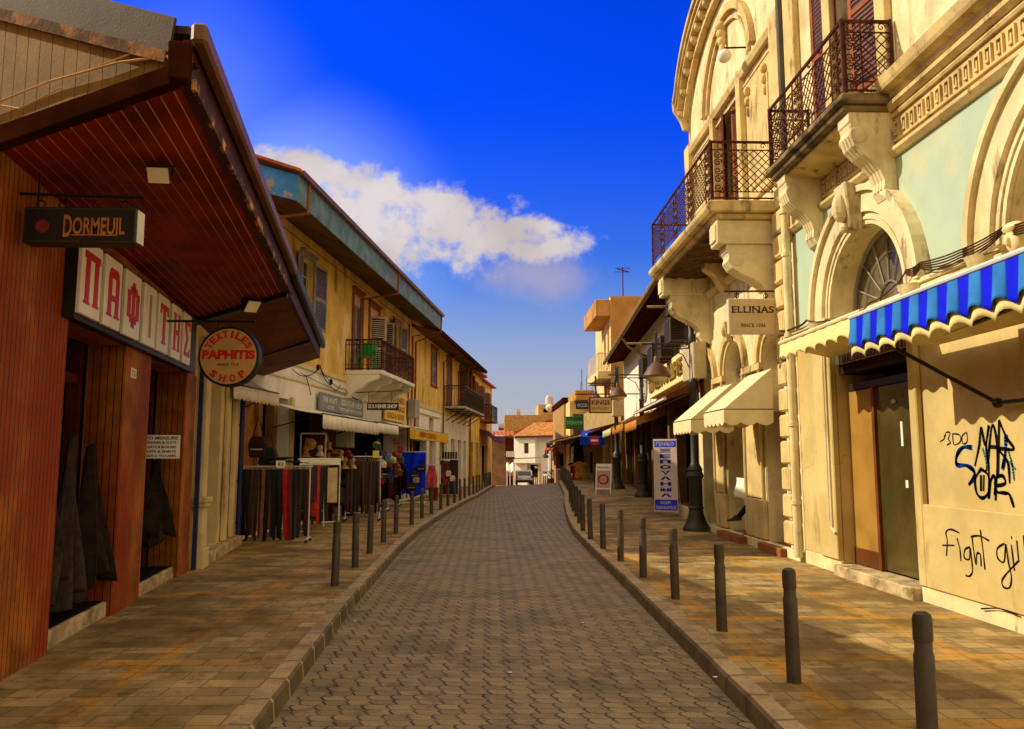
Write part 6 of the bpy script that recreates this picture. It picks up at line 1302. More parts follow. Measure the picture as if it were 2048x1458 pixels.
for k in range(2):
    m = MB()
    for i in range(NS):
        if i % 2 != k: continue
        a = sA_-i*.155; b = a-.155; m.grid(lambda u, v: hang(RW, a+(b-a)*u, v, AO, zt_, H), 6, 8)
    m.obj('blue_stripe' if k else 'light_blue_stripe', (BL1 if k else BL2), aw, smooth=True, solid=.006)
m = MB(); m.grid(lambda u, v: hang(RW, sA_+(sN-sA_)*u, .25+.75*v, AO-.025, zt_, H+.09, .7), 120, 6); m.obj('cream_lining', CRV, aw, smooth=True, solid=.006)
m = MB(); m.grid(lambda u, v: RW.pt(sA_+(sN-sA_)*u, .12+(AO-.12)*v, zt_-.32+.27*v), 12, 4); m.obj('canopy', CRV, aw, smooth=True, solid=.01)
m = MB(); sa, za = RW.px(1995, 806, .1); e0 = RW.pt(sa, .1, za); q = RW.px(1775, 688, AO-.05); e1 = RW.pt(q[0], AO-.05, q[1]); m.tube([e0, e1], .02, 8); m.tube([e0, RW.pt(3.5, .1, za-.0)], .02, 8); m.ball(e0, .05, .05, .05, 8, 6); m.tube([RW.pt(3.8, .12, 3.3), RW.pt(3.8, AO, zt_)], .02, 6); q = RW.px(1940, 650, .5); q0 = RW.px(2090, 590, .5); m.tube([RW.pt(q0[0], .5, q0[1]), RW.pt(q[0], .5, q[1])], .022, 6); m.obj('awning_arm', BLACK, aw)
m = MB(); q = RW.px(1893, 669, .5); q0 = RW.px(1942, 651, .5); m.tube([RW.pt(q0[0], .5, q0[1]), RW.pt(q[0], .5, q[1])], .018, 6); m.obj('arm_tip', STEELW, aw)
m = MB(); m.tube([RW.pt(sA_, AO, zt_), RW.pt(sN, AO, zt_)], .025, 8); m.obj('front_bar', STEELW, aw)
# plain cream awning running further along
ca = thing('cream_awning', 'rolled out plain cream awning with a wavy edge over the townhouse doorway', 'awning', tuple(RW.pt(10.8, .8, 3.2)))
a = RW.px(1562, 735, .8)[0]; b = sA_+.05; AO2 = .8; zc = RW.px(1562, 725, .8)[1]
m = MB(); m.grid(lambda u, v: RW.pt(a+(b-a)*u, .1+(AO2-.1)*v, 3.1+.16*v), 10, 4); m.obj('canopy', CRV, ca, smooth=True, solid=.01)
m = MB(); m.grid(lambda u, v: hang(RW, a+(b-a)*u, v, AO2, 3.3, .27, .3), 60, 5); m.obj('valance', CRV, ca, smooth=True, solid=.008)
m = MB(); m.tube([RW.pt(a, AO2, 3.3), RW.pt(b, AO2, 3.3)], .03, 8); m.obj('front_bar', STONEL, ca)
# zigzag grille over the door
m = MB(); z0 = 2.98; pts = []
for i in range(40): pts.append(RW.pt(9.05+.048*i, -.04, 2.9+(.22 if i % 2 else 0)))
m.tube(pts, .008, 4); m.obj('door_grille', IRON, th)

# ================================================================= RIGHT: ornate limestone house
orn = thing('ornate_house', 'ornate honey coloured limestone house with a segmental pediment and lattice balcony', 'house', (4.85, 15.5, .13))
OA, OB = 12.42, 18.75
FA = [(13.45, .62, 3.35, 2.35), (15.65, .72, 3.4, 2.45)]       # fanlight arches: centre, radius, springing, sill
dr = [(12.95, 14.0, .25, 2.35), (15.0, 16.35, .25, 2.4)]
m = MB(); wall(m, RW, OA, OB, .05, 2.5, [(13.0, 14.0, .25, 2.5), (15.05, 16.3, .25, 2.5), (17.1, 18.2, .25, 2.5)], .0, .5); m.obj('lower_wall', STONEL, orn)
m = MB(); arch_wall(m, RW, OA, OB, 2.5, 5.3, [(13.5, .5, 3.4, 2.5), (15.67, .625, 3.4, 2.5), (17.65, .55, 3.4, 2.5)], 0, .35); m.obj('arcade_wall', STONEL, orn)
for c, r in ((13.5, .5), (15.67, .625), (17.65, .55)):
    m = MB(); arch_band(m, RW, c, r+.001, r+.1, 3.4, .001, .04); arch_band(m, RW, c, r+.1, r+.24, 3.4, .001, .09); m.obj('arch_moulding', STONE, orn)
    m = MB(); m.poly(*[RW.pt(a, -.3, b) for a, b in arch_pts(c, r, 3.4)]); g_ = m.obj('fanlight', GLASSG, orn)
    m = MB(); [m.tube([RW.pt(c+.12*math.cos(math.pi*i/6), -.28, 3.4+.12*math.sin(math.pi*i/6)), RW.pt(c+r*math.cos(math.pi*i/6), -.28, 3.4+r*math.sin(math.pi*i/6))], .014, 4) for i in range(1, 6)]; m.tube([RW.pt(c-r, -.28, 3.4), RW.pt(c+r, -.28, 3.4)], .03, 4); m.obj('glazing_bar', GREYL, g_)
    m = MB(); m.box(RW, c-r, c+r, -.45, -.33, 2.5, 3.38); m.obj('transom', WHITEP, orn)
    m = MB(); m.hexa([RW.pt(c-.07, .05, 3.4+r-.02), RW.pt(c+.07, .05, 3.4+r-.02), RW.pt(c+.07, .16, 3.4+r), RW.pt(c-.07, .16, 3.4+r), RW.pt(c-.1, .05, 3.4+r+.36), RW.pt(c+.1, .05, 3.4+r+.36), RW.pt(c+.1, .2, 3.4+r+.38), RW.pt(c-.1, .2, 3.4+r+.38)]); m.ball(RW.pt(c, .18, 3.4+r+.2), .07, .06, .12, 8, 6); m.obj('keystone', STONE, orn)
m = MB(); [m.box(RW, a, b, .002, .08, 3.28, 3.4) for a, b in ((OA+.3, 13.0), (14.0, 15.04), (16.3, 17.1), (18.2, OB))]; m.side(RW, [(0, 5.2), (.06, 5.2), (.12, 5.28), (.12, 5.34), (0, 5.4)], OA, OB); m.obj('impost_band', STONE, orn)
m = MB()
for a, b in ((14.0, 15.05), (16.3, 17.1)):
    m.box(RW, a+.12, b-.12, .002, .06, 1.0, 2.45); m.box(RW, a+.02, b-.02, .002, .08, .3, .98); m.tube([RW.pt(a+.06, .07, 3.3), RW.pt(a+.06, .07, .9)], .03, 6); m.tube([RW.pt(b-.06, .07, 3.3), RW.pt(b-.06, .07, .9)], .03, 6)
m.obj('pilaster', STONE, orn, bev=.012)
m = MB(); m.box(RW, OA, OB, .002, .09, .05, .28); m.obj('plinth', STONEL, orn, bev=.012)
# quoins
m = MB(); z = .35; k = 0
while z < 6.0:
    h = .42; m.box(RW, OA+.08, OA+.50, .004, .15 if z < 5.4 else .1, z, z+h-.05); z += h; k += 1
m.obj('quoin', STONE, orn, bev=.03)
# doors
m = MB(); [room(m, RW, a-.05, b+.05, .26, 2.6, -.48, -2.2) for a, b in ((15.05, 16.3), (17.1, 18.2))]; m.obj('interior', M('brown_interior', '#4a2a12', .8, .3), orn)
m = MB(); m.box(RW, 13.0, 14.0, -.5, -.42, .26, 2.5); m.obj('door_panel', M('brown_door', '#5a3818', .6, .2, 2), orn)
m = MB(); m.box(RW, 13.0, 13.55, -.28, -.22, .28, 1.0); pnl = m.obj('white_door_panel', WHITE, orn, bev=.006); m = MB(); m.box(RW, 13.0, 13.55, -.28, -.24, 1.03, 2.3); m.obj('door_glass', GLASS, orn)
m = MB(); m.box(RW, 13.56, 13.62, -.3, -.2, .27, 2.5); m.box(RW, 15.06, 15.12, -.4, -.3, .27, 2.5); m.box(RW, 16.22, 16.29, -.4, -.3, .27, 2.5); m.obj('door_frame', WHITE, orn)
m = MB(); put_text(m, 'CA', RW.pt(13.28, -.215, .86), (0, -1, 0), (0, 0, 1), .2, .1, .003, (-1, 0, 0), .02); m.obj('door_lettering', DKL, pnl)
m = MB(); m.box(RW, 14.95, 16.4, -.5, .25, .08, .26); m.box(RW, 12.95, 14.05, -.5, .2, .08, .26); m.obj('door_step', M('terracotta_step', '#8f5a34', .8, .2, 3), orn, bev=.01)
# upper storey: stepping cornice, big arch, windows
m = MB(); wall(m, RW, OA, OB, 5.3, 6.15, [], -.001, .1); wall(m, RW, OA, OB, 6.15, 9.3, [(14.75, 16.35, 6.05, 8.85)], -.02, .4); m.obj('upper_wall', STONEL, orn)
m = MB(); m.poly(*[RW.pt(a, -.02, b) for a, b in [(OA, 9.3)]+[(OA+.2, 9.9)]+[(15.6-3.0*math.cos(math.pi*i/20), min(9.3+2.6*math.sin(math.pi*i/20), 9.1+2.35*math.sqrt(max(0, 1-(3.0*abs(math.cos(math.pi*i/20))/3.3)**2.2)))) for i in range(21)]+[(OB, 9.95), (OB, 9.3)]]); m.obj('gable_wall', STONEL, orn)
m = MB(); m.poly(RW.pt(OB, 0, .05), RW.pt(OB, -8, .05), RW.pt(OB, -8, 11), RW.pt(OB, 0, 11.0)); m.poly(RW.pt(OA, 0, 6), RW.pt(OA, -8, 6), RW.pt(OA, -8, 11), RW.pt(OA, 0, 11.0)); m.obj('side_wall', STONE, orn)
m = MB(); m.box(RW, 14.75, 16.35, -.42, -.36, 6.25, 8.85); m.obj('window', DARK, orn)
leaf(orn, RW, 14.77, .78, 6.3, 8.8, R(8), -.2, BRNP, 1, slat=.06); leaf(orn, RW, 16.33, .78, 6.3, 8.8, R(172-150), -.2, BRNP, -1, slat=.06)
m = MB()
for a, b in ((12.95, 14.3), (16.75, 18.2)): m.box(RW, a, b, -.019, .04, 6.4, 8.7); m.box(RW, a+.15, b-.15, .041, .06, 6.6, 8.4)
m.box(RW, 14.5, 14.74, -.019, .1, 6.2, 9.0); m.box(RW, 16.36, 16.6, -.019, .1, 6.2, 9.0); m.box(RW, OA, OA+.4, -.019, .12, 6.2, 9.2); m.box(RW, OB-.4, OB, -.019, .12, 6.2, 9.2); m.obj('upper_pilaster', STONE, orn, bev=.015)
m = MB(); m.side(RW, [(-.01, 8.95), (.08, 8.95), (.12, 9.05), (.1, 9.12), (-.01, 9.14)], OA, OB); [m.side(RW, [(-.01, z), (.03, z), (.03, z+.04), (-.01, z+.04)], OA, OB) for z in (8.75,)]; m.obj('string_course', STONE, orn)
m = MB()
for q in (13.2, 14.1, 16.9, 17.9): m.ball(RW.pt(q, .08, 8.5), .07, .06, .1, 8, 6); m.ball(RW.pt(q, .08, 8.3), .06, .05, .1, 8, 6); m.ball(RW.pt(q, .07, 8.1), .045, .04, .1, 8, 6)
for q in (14.62, 16.48): [m.ball(RW.pt(q, .07, 9.1-.13*k), .06-.008*k, .05, .08, 8, 6) for k in range(5)]
m.obj('garland', STONE, orn, smooth=True)
# segmental cornice with modillions
def curve(s_): 
    t = min(.93, abs(s_-15.6)/3.3); return 9.0+2.35*math.sqrt(1-t**2.2)
m = MB(); n = 40
def band(m, o0, o1, dz0, dz1):
    for i in range(n):
        a, b = OA+(OB-OA)*i/n, OA+(OB-OA)*(i+1)/n; za, zb = curve(a), curve(b)
        m.hexa([RW.pt(a, o0, za+dz0), RW.pt(b, o0, zb+dz0), RW.pt(b, o1, zb+dz0), RW.pt(a, o1, za+dz0), RW.pt(a, o0, za+dz1), RW.pt(b, o0, zb+dz1), RW.pt(b, o1, zb+dz1), RW.pt(a, o1, za+dz1)])
band(m, 0, .14, .0, .1); band(m, 0, .28, .28, .38); band(m, 0, .33, .381, .48); band(m, 0, .38, .481, .6); band(m, -.02, .11, .101, .279); m.obj('cornice', STONE, orn)
m = MB()
for i in range(18):
    s_ = OA+.2+(OB-OA-.2)*i/17; z = curve(s_); m.side(RW, [(.111, z+.275), (.27, z+.275), (.25, z+.18), (.18, z+.12), (.111, z+.11)], s_-.08, s_+.08)
m.obj('modillion', STONE, orn, bev=.01)
m = MB(); arch_band(m, RW, 15.55, 1.6, 1.75, 9.16, -.01, .1, 24, R(6), R(174)); arch_band(m, RW, 15.55, 1.42, 1.48, 9.16, -.01, .05, 24, R(6), R(174)); m.obj('tympanum_arch', STONE, orn)
m = MB(); [m.ball(RW.pt(15.55, .08, 10.6-.16*k), .14-.025*k, .08, .12, 10, 8) for k in range(4)]; m.obj('cartouche', STONE, orn, smooth=True)
# corner return cornice end block
m = MB(); z = curve(OB); m.side(RW, [(0, z-.2), (.12, z-.2), (.2, z+.05), (.36, z+.3), (.38, z+.55), (0, z+.55)], OB-.02, OB+.08); m.obj('cornice_return', STONE, orn, bev=.02)
# balcony
bx0, bx1, bpj, bz = 12.86, 17.85, 1.14, 5.9
m = MB(); m.side(RW, [(0, bz-.1), (bpj+.03, bz-.1), (bpj+.1, bz-.02), (bpj+.1, bz+.04), (bpj+.05, bz+.1), (0, bz+.1)], bx0, bx1); m.side(RW, [(0, bz-.2), (bpj-.12, bz-.2), (bpj-.05, bz-.101), (0, bz-.101)], bx0+.08, bx1-.08); bal = m.obj('balcony_slab', STONE, orn, bev=.02)
railing(bal, RW, bx0+.07, bx1-.07, bpj, bz+.1, 7.03, IRON, 'lattice', far_side=False)
for q in (13.2, 17.45):
    m = MB(); m.box(RW, q-.2, q+.2, .0, bpj*.92, bz-.62, bz-.201); m.box(RW, q-.16, q+.16, bpj*.92, bpj*.92+.03, bz-.56, bz-.26); m.obj('bracket_block', STONEL, bal, bev=.015)
    m = MB(); big_console(m, RW, q, .34, bpj*.78, bz-.621, 1.0); m.obj('balcony_bracket', STONEL, bal, bev=.012)
m = MB(); [m.side(RW, [(0, bz-.9), (.12, bz-.8), (.3, bz-.5), (.5, bz-.35), (.5, bz-.201), (0, bz-.201)], q-.14, q+.14) for q in (14.7, 15.95)]; m.obj('middle_bracket', STONE, bal, bev=.012)
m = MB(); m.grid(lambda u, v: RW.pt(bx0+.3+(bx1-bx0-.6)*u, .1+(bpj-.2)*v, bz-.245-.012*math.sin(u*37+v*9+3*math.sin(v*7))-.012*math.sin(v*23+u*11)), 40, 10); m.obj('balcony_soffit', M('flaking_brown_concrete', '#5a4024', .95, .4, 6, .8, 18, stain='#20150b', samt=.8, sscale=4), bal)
# globe lamp by the upper window
q = RW.px(1449, 112, .45); t = thing('globe_lamp', 'white globe lamp on a bracket under the pediment of the ornate house', 'lamp', tuple(RW.pt(q[0], .0, q[1])))
m = MB(); m.ball(RW.pt(q[0], .45, q[1]), .13, .13, .13, 16, 12); m.obj('globe', M('white_globe', '#ece6da', .25), t, smooth=True); m = MB(); m.tube([RW.pt(q[0], .0, q[1]+.18), RW.pt(q[0], .45, q[1]+.16), RW.pt(q[0], .45, q[1]+.1)], .02, 6); m.obj('bracket', IRON, t)
# ELLINAS sign
e_d = 12.9; t, fr, x0, x1, z0, z1 = hang_sign('jewellery_hanging_sign', 'cream hanging sign lettered ELLINAS since 1936 on an iron bar', 'shop sign', e_d, (1456, 597, 1556, 668), .1, M('cream_sign_frame', '#c9b083', .6, .1), M('cream_sign_face', '#cdbca6', .6, .06), [('ELLINAS', .5, .69, .86, .19, DKL, .018), ('SINCE 1936', .5, .24, .5, .105, DKL, .012)], .03)
def serifs(m, fr, s0, s1, zc, h, xs, w, t_=.014):
    for q in xs:
        for zz in (zc-h/2, zc+h/2-t_): m.box(fr, s0+(s1-s0)*q-w, s0+(s1-s0)*q+w, .0045, .008, zz, zz+t_)
m = MB(); W_ = (x1-x0)*.86; sx = (x0+x1)/2-W_/2; serifs(m, fr, sx, sx+W_, z0+(z1-z0)*.69, (z1-z0)*.19, (.02, .165, .305, .435, .51, .62, ), .022, .008); [m.box(fr, sx+W_*q-.03, sx+W_*q+.03, .0045, .008, z0+(z1-z0)*.69-(z1-z0)*.095, z0+(z1-z0)*.69-(z1-z0)*.095+.008) for q in (.70, .85)]; m.obj('letter_serif', DKL, t)
m = MB(); zb_ = z1+.13; m.tube([fr.pt(x0-.05, -.05, zb_), (4.85, e_d, zb_)], .016, 6); [m.tube([fr.pt(x0+(x1-x0)*q, -.05, z1), fr.pt(x0+(x1-x0)*q, -.05, zb_)], .01, 4) for q in (.2, .8)]; [m.tube(circ(fr, x0+(x1-x0)*q, -.05, z1+.06, .035), .008, 4, True) for q in (.2, .8)]; m.obj('hanger', IRON, t)
# two cream awnings, box shaped with scallops
def box_awning(label, s0, s1, zw, zf, proj, vh, mat=AWN):
    t = thing('box_awning', label, 'awning', tuple(RW.pt((s0+s1)/2, .1, zf)), 'cream awnings of the ornate house')
    m = MB(); m.poly(RW.pt(s0, .12, zw), RW.pt(s1, .12, zw), RW.pt(s1, proj, zf), RW.pt(s0, proj, zf)); m.obj('canopy', mat, t, solid=.012)
    m = MB(); m.poly(RW.pt(s0, .12, zw-.01), RW.pt(s0, proj, zf), RW.pt(s0, .12, zf)); m.poly(RW.pt(s1, .12, zw-.01), RW.pt(s1, proj, zf), RW.pt(s1, .12, zf)); m.obj('side_panel', mat, t, solid=.012)
    m = MB()
    def val(a, b):
        n = max(2, int((b-a).length/.24)); N = n*8; vs = []
        for i in range(N+1):
            p = a.lerp(b, i/N); h = vh-.05*(1-abs(math.sin(math.pi*i/8))); vs += [p, p-Vector((0, 0, h))]
        m.add(vs, [(2*i, 2*i+2, 2*i+3, 2*i+1) for i in range(N)])
    val(RW.pt(s0, .12, zf-.01), RW.pt(s0, proj, zf-.01)); val(RW.pt(s0, proj, zf-.01), RW.pt(s1, proj, zf-.01)); val(RW.pt(s1, .12, zf-.01), RW.pt(s1, proj, zf-.01)); m.obj('valance', mat, t, solid=.01)
    m = MB(); m.tube([RW.pt(s0, .12, zf), RW.pt(s0, proj, zf), RW.pt(s1, proj, zf), RW.pt(s1, .12, zf)], .012, 5); m.obj('frame', IRON, t)
a0 = RW.px(1555, 745, .12)
box_awning('cream box awning over the white door panel of the ornate house', 13.25, 14.5, 3.2, 2.52, .95, .26)
box_awning('cream box awning over the open doorway where the person sits', 15.45, 16.95, 3.15, 2.46, .95, .26)
# meter box left of the arches
q = RW.px(1395, 700, .1); q2 = RW.px(1424, 748, .1); t = thing('wall_cabinet', 'cream metal cabinet high on the ornate house beside the street lamp', 'utility box', tuple(RW.pt(18.3, .1, 3.6)))
m = MB(); m.box(RW, 17.3, 18.3, .1, .4, 3.45, 4.25); m.obj('cabinet', PLAST, t, bev=.015); m = MB(); [m.tube([RW.pt(s_, .15, 3.45), RW.pt(s_, .12, 2.6)], .03, 6) for s_ in (17.5, 17.7, 18.0)]; m.obj('conduit', IRON, t)
m = MB(); m.tube([RW.pt(18.62, .1, .2), RW.pt(18.62, .1, 5.2)], .06, 8); tag(m.obj('drain_pipe', M('grey_pipe', '#8a7a5a', .6), smooth=True), 'grey drainpipe behind the largest street lamp', 'pipe')
# ---------------------------------------------------------------- person sitting in the doorway with a newspaper
def skin_body(name, joints, edges, mat, parent=None, lvl=2):
    me = bpy.data.meshes.new(name); me.from_pydata([j[0] for j in joints], edges, []); o = bpy.data.objects.new(name, me); S.collection.objects.link(o)
    sk = o.modifiers.new('s', 'SKIN'); sk.use_smooth_shade = True
    for i, j in enumerate(joints): v = me.skin_vertices[0].data[i]; v.radius = (j[1], j[1]); v.use_root = (i == 0)
    if lvl: q = o.modifiers.new('u', 'SUBSURF'); q.levels = q.render_levels = lvl
    me.materials.append(mat)
    if parent is not None:
        o.parent = parent; b = Vector(parent['_b'])
        for v in me.vertices: v.co -= b
    return o
ft = at_depth(1465, 1040, 15.35); kn = at_depth(1490, 1012, 15.1)
SKIN = M('skin', '#b07a55', .6, .1, 5, .05); TRO = M('dark_trousers', '#15131a', .9, .2, 8, .1); SHI = M('dark_jacket', '#2a2420', .9, .2, 8, .1)
base = Vector((5.25, 14.75, .27))
pr = thing('person', 'person seated inside the doorway of the ornate house, one leg crossed, holding a newspaper', 'person', tuple(base))
hip = base+Vector((0, 0, .5)); k1 = base+Vector((-.28, .36, .56)); a1 = base+Vector((-.30, .42, .1)); k2 = base+Vector((-.33, .25, .66)); a2 = Vector((ft.x+.1, ft.y-.02, ft.z+.05)); sh = base+Vector((.08, -.08, 1.0)); hd = sh+Vector((-.03, .02, .22))
J = [(hip, .13), (hip+Vector((.04, -.04, .25)), .14), (sh, .13), (sh+Vector((-.01, 0, .1)), .06), (hip+Vector((-.05, .1, .02)), .1), (k1, .075), (a1, .05), (hip+Vector((-.1, .0, .04)), .1), (k2, .075), (a2, .045), (sh+Vector((-.1, .14, -.02)), .06), (sh+Vector((-.22, .2, -.24)), .05), (sh+Vector((-.34, .3, -.14)), .035), (sh+Vector((-.12, -.1, -.02)), .06), (sh+Vector((-.27, -.02, -.24)), .05), (sh+Vector((-.38, .14, -.14)), .035)]
E_ = [(0, 1), (1, 2), (2, 3), (0, 4), (4, 5), (5, 6), (0, 7), (7, 8), (8, 9), (2, 10), (10, 11), (11, 12), (2, 13), (13, 14), (14, 15)]
skin_body('body', [(j[0], j[1]) for j in J], E_, TRO, pr)
m = MB(); m.ball(hd, .085, .1, .115, 16, 12); m.ball(hd+Vector((-.08, .03, -.01)), .02, .02, .03, 8, 6); m.obj('head', SKIN, pr, smooth=True); m = MB(); m.ball(hd+Vector((.015, -.005, .03)), .09, .105, .1, 14, 10); m.obj('hair', BLACK, pr, smooth=True)
d_ = Vector((-.9, .25, -.1)).normalized()
for an in (a2, a1+Vector((0, 0, -.04))):
    m = MB(); X = Axes((an.x, an.y, 0), d_, Vector((-d_.y, d_.x, 0))); z = an.z; m.prism(X, [(-.07, z-.06), (.2, z-.06), (.21, z-.03), (.12, z+.0), (.05, z+.05), (-.07, z+.05)], -.045, .045); m.obj('shoe', BLACK, pr, bev=.02)
for h_ in (J[12][0], J[15][0]):
    m = MB(); m.ball(h_, .03, .04, .035, 10, 8)
    for k in range(4): m.tube([h_+Vector((-.01, .02, .02-.014*k)), h_+Vector((-.045, .03, .02-.014*k)), h_+Vector((-.06, .0, .018-.014*k))], .008, 5)
    m.tube([h_+Vector((0, -.02, .02)), h_+Vector((-.03, -.03, .035))], .009, 5); m.obj('hand', SKIN, pr, smooth=True)
np_ = thing('newspaper', 'white newspaper held open by the seated person at the doorway', 'newspaper', tuple(at_depth(1478, 978, 15.3)))
pa = at_depth(1473, 955, 15.35); pb_ = at_depth(1492, 957, 15.0); pc = at_depth(1490, 1000, 15.0); pd = at_depth(1468, 994, 15.4)
m = MB(); m.grid(lambda u, v: (pa.lerp(pb_, u)).lerp(pd.lerp(pc, u), v)+Vector((.02*math.sin(v*6+u*3), .015*math.sin(v*5), 0)), 8, 10); m.obj('sheet', WHITE, np_, smooth=True, solid=.004)
t = thing('stool', 'plain wooden stool under the person in the doorway', 'stool', tuple(base)); m = MB(); m.lathe(base+Vector((0, 0, .34)), [(.17, 0), (.17, .04)], 14); m.obj('seat', DKWD, t); 
for a in (-1, 1):
    for b in (-1, 1): m = MB(); m.tube([base+Vector((a*.1, b*.1, .34)), base+Vector((a*.15, b*.15, 0))], .018, 6); m.obj('leg', DKWD, t)
# ================================================================= RIGHT, further on: tiled shop building
RF = Frame((4.88, 18.78), (4.88+.68, 28.78), -1)
mb_ = thing('tiled_shop_building', 'white plastered shop building with a tiled eave, air conditioners and dark shop fronts', 'shop building', tuple(RF.pt(8, 0, .3)))
L = 17.2
m = MB(); wall(m, RF, 0, L, 3.3, 6.1, [(1.2, 2.2, 4.6, 5.7), (4.2, 5.2, 4.6, 5.7)], 0, .25); m.obj('upper_wall', WHITEP, mb_)
ops = [(.4, 3.3, .5, 3.1), (3.9, 6.6, .5, 3.1), (7.4, 9.2, .5, 3.1), (9.8, 12.0, .6, 3.1), (12.6, 16.4, .6, 3.1)]
m = MB(); wall(m, RF, 0, L, .0, 3.3, ops, -.01, .3); m.obj('lower_wall', M('brown_shop_wall', '#6a4a2c', .8, .25, 2, .2, stain='#2d1c0f', samt=.6), mb_)
m = MB(); [room(m, RF, w[0]-.1, w[1]+.1, w[2]-.2, 3.25, -.29, -3) for w in ops]; m.obj('interior', DARK, mb_)
m = MB(); m.box(RF, .2, 6.8, -.05, .12, .0, .5); m.obj('plinth', M('pale_shop_plinth', '#c9b083', .8, .15, 3), mb_, bev=.02)
m = MB()
for w in ops[1:]:
    m.box(RF, w[0], w[1], -.25, -.22, w[2], 3.1)
m.obj('shop_window', GLASS, mb_)
m = MB()
for w in ops[1:]:
    n = 3
    for i in range(n+1): q = w[0]+(w[1]-w[0])*i/n; m.box(RF, q-.035, q+.035, -.2, -.12, w[2], 3.1)
m.obj('shop_window_frame', M('bronze_frame', '#6b5030', .4, .2, 3), mb_)
m = MB()
for k in range(4): m.box(RF, .5, 3.2, -1.4, -.9, .75+.45*k, .79+.45*k)
m.obj('shelf', M('dark_shelf', '#3a2615', .6), mb_)
SH = [M('shop_stock_'+n, c, .6, .3, 8) for n, c in (('tan', '#8a6234'), ('green', '#2c4a3a'), ('cream', '#a88f5c'))]
for k in range(3):
    m = MB(); [m.box(RF, .6+.2*i, .74+.2*i, -1.35, -1.0, .792+.45*k, .95+.45*k+.08*((i*7+k) % 3)) for i in range(13) if (i+k) % 3 == 0]; m.obj('shelf_stock', SH[k], mb_)
m = MB(); m.hexa([RF.pt(-.1, 0, 6.1), RF.pt(L, 0, 6.1), RF.pt(L, .75, 5.95), RF.pt(-.1, .75, 5.95), RF.pt(-.1, 0, 6.14), RF.pt(L, 0, 6.14), RF.pt(L, .75, 6.0), RF.pt(-.1, .75, 6.0)]); m.obj('soffit', DKWD, mb_)
m = MB(); m.hexa([RF.pt(-.1, .85, 6.02), RF.pt(L, .85, 6.02), RF.pt(L, -3.5, 7.4), RF.pt(-.1, -3.5, 7.4), RF.pt(-.1, .85, 6.1), RF.pt(L, .85, 6.1), RF.pt(L, -3.5, 7.48), RF.pt(-.1, -3.5, 7.48)]); m.poly(RF.pt(L, 0, 6.05), RF.pt(L, -3.5, 7.4), RF.pt(L, -3.5, 0), RF.pt(L, 0, 0)); m.obj('roof', TILE, mb_)
m = MB(); m.tube([RF.pt(-.1, .88, 6.02), RF.pt(L, .88, 6.0)], .075, 8); m.tube([RF.pt(9, .88, 6.0), RF.pt(9, .6, 5.6), RF.pt(9, .1, 5.3)], .05, 6); m.obj('gutter', M('weathered_gutter', '#8a7048', .6, .2, 3), mb_)
m = MB(); [m.tube([RF.pt(s_, .0, z), RF.pt(s_+.1, .95, z+.02)], .035, 6) for s_, z in ((1.2, 5.55), (6.4, 5.35))]; m.obj('roof_strut', M('strut_paint', '#b89c62', .6), mb_)
# air conditioners
ACM = M('dark_ac_housing', '#4a3a26', .5, .2, 4); ACG = M('ac_grille', '#1c140c', .6, .2, 6, lines=(1, .04, .008, '#50402a'))
for i, (s_, z, lab) in enumerate(((.55, 5.25, 'topmost air conditioner at the corner of the tiled shop building'), (.9, 4.55, 'largest air conditioner hung below the topmost one'), (2.6, 4.35, 'air conditioner second in the row under the tiled eave'), (4.3, 4.35, 'air conditioner third in the row under the tiled eave'), (6.6, 4.3, 'air conditioner last in the row under the tiled eave'))):
    t = thing('air_conditioner', lab, 'air conditioner', tuple(RF.pt(s_, 0, z)), 'air conditioners under the tiled eave')
    m = MB(); m.box(RF, s_-.42, s_+.42, .12, .52, z, z+.62); m.obj('housing', ACM, t, bev=.02)
    m = MB(); m.box(RF, s_-.425-.01, s_-.421, .16, .48, z+.06, z+.56); m.box(RF, s_-.36, s_+.36, .521, .53, z+.06, z+.56); m.obj('grille', ACG, t)
    m = MB(); [m.tube([RF.pt(s_+a, .0, z-.02), RF.pt(s_+a, .55, z-.02)], .018, 5) for a in (-.3, .3)]; [m.tube([RF.pt(s_+a, .0, z-.32), RF.pt(s_+a, .5, z-.02)], .012, 5) for a in (-.3, .3)]; m.obj('bracket', IRON, t)
# big letter sign
t = thing('gilded_letter_sign', 'long cream sign box with raised ochre letters ΜΙΤΣΙΝΟΙΔΗΣ above the dark shop front', 'shop sign', tuple(RF.pt(3, .15, 3.6)))
m = MB(); m.box(RF, .1, 6.8, .02, .22, 3.6, 4.34); m.obj('box', M('cream_sign_box', '#ecd898', .6, .08), t, bev=.015)
m = MB(); put_text(m, 'ΜΙΤΣΙΝΟΙΔΗΣ', RF.pt(3.45, .22, 3.97), -RF.u, (0, 0, 1), 6.2, .46, .03, RF.n, .05); m.obj('letters', M('ochre_letters', '#8a6a14', .5, .15), t, solid=.04)
t = thing('oval_wall_sign', 'pale grey upright wall sign with dark lettering on the white plaster past the big letters', 'shop sign', tuple(RF.pt(9, .05, 4)))
m = MB(); m.prism(RF, [(9.6+.75*math.cos(2*math.pi*i/24), 4.55+.85*math.copysign(abs(math.sin(2*math.pi*i/24))**.6, math.sin(2*math.pi*i/24))) for i in range(24)], .02, .06); m.obj('board', M('pale_grey_board', '#b5a9a0', .6), t)
m = MB(); [put_text(m, c, RF.pt(9.6, .06, 5.05-.36*i), -RF.u, (0, 0, 1), .55, .24, .006, RF.n, .04) for i, c in enumerate('SVAL')]; m.obj('lettering', DKL, t)
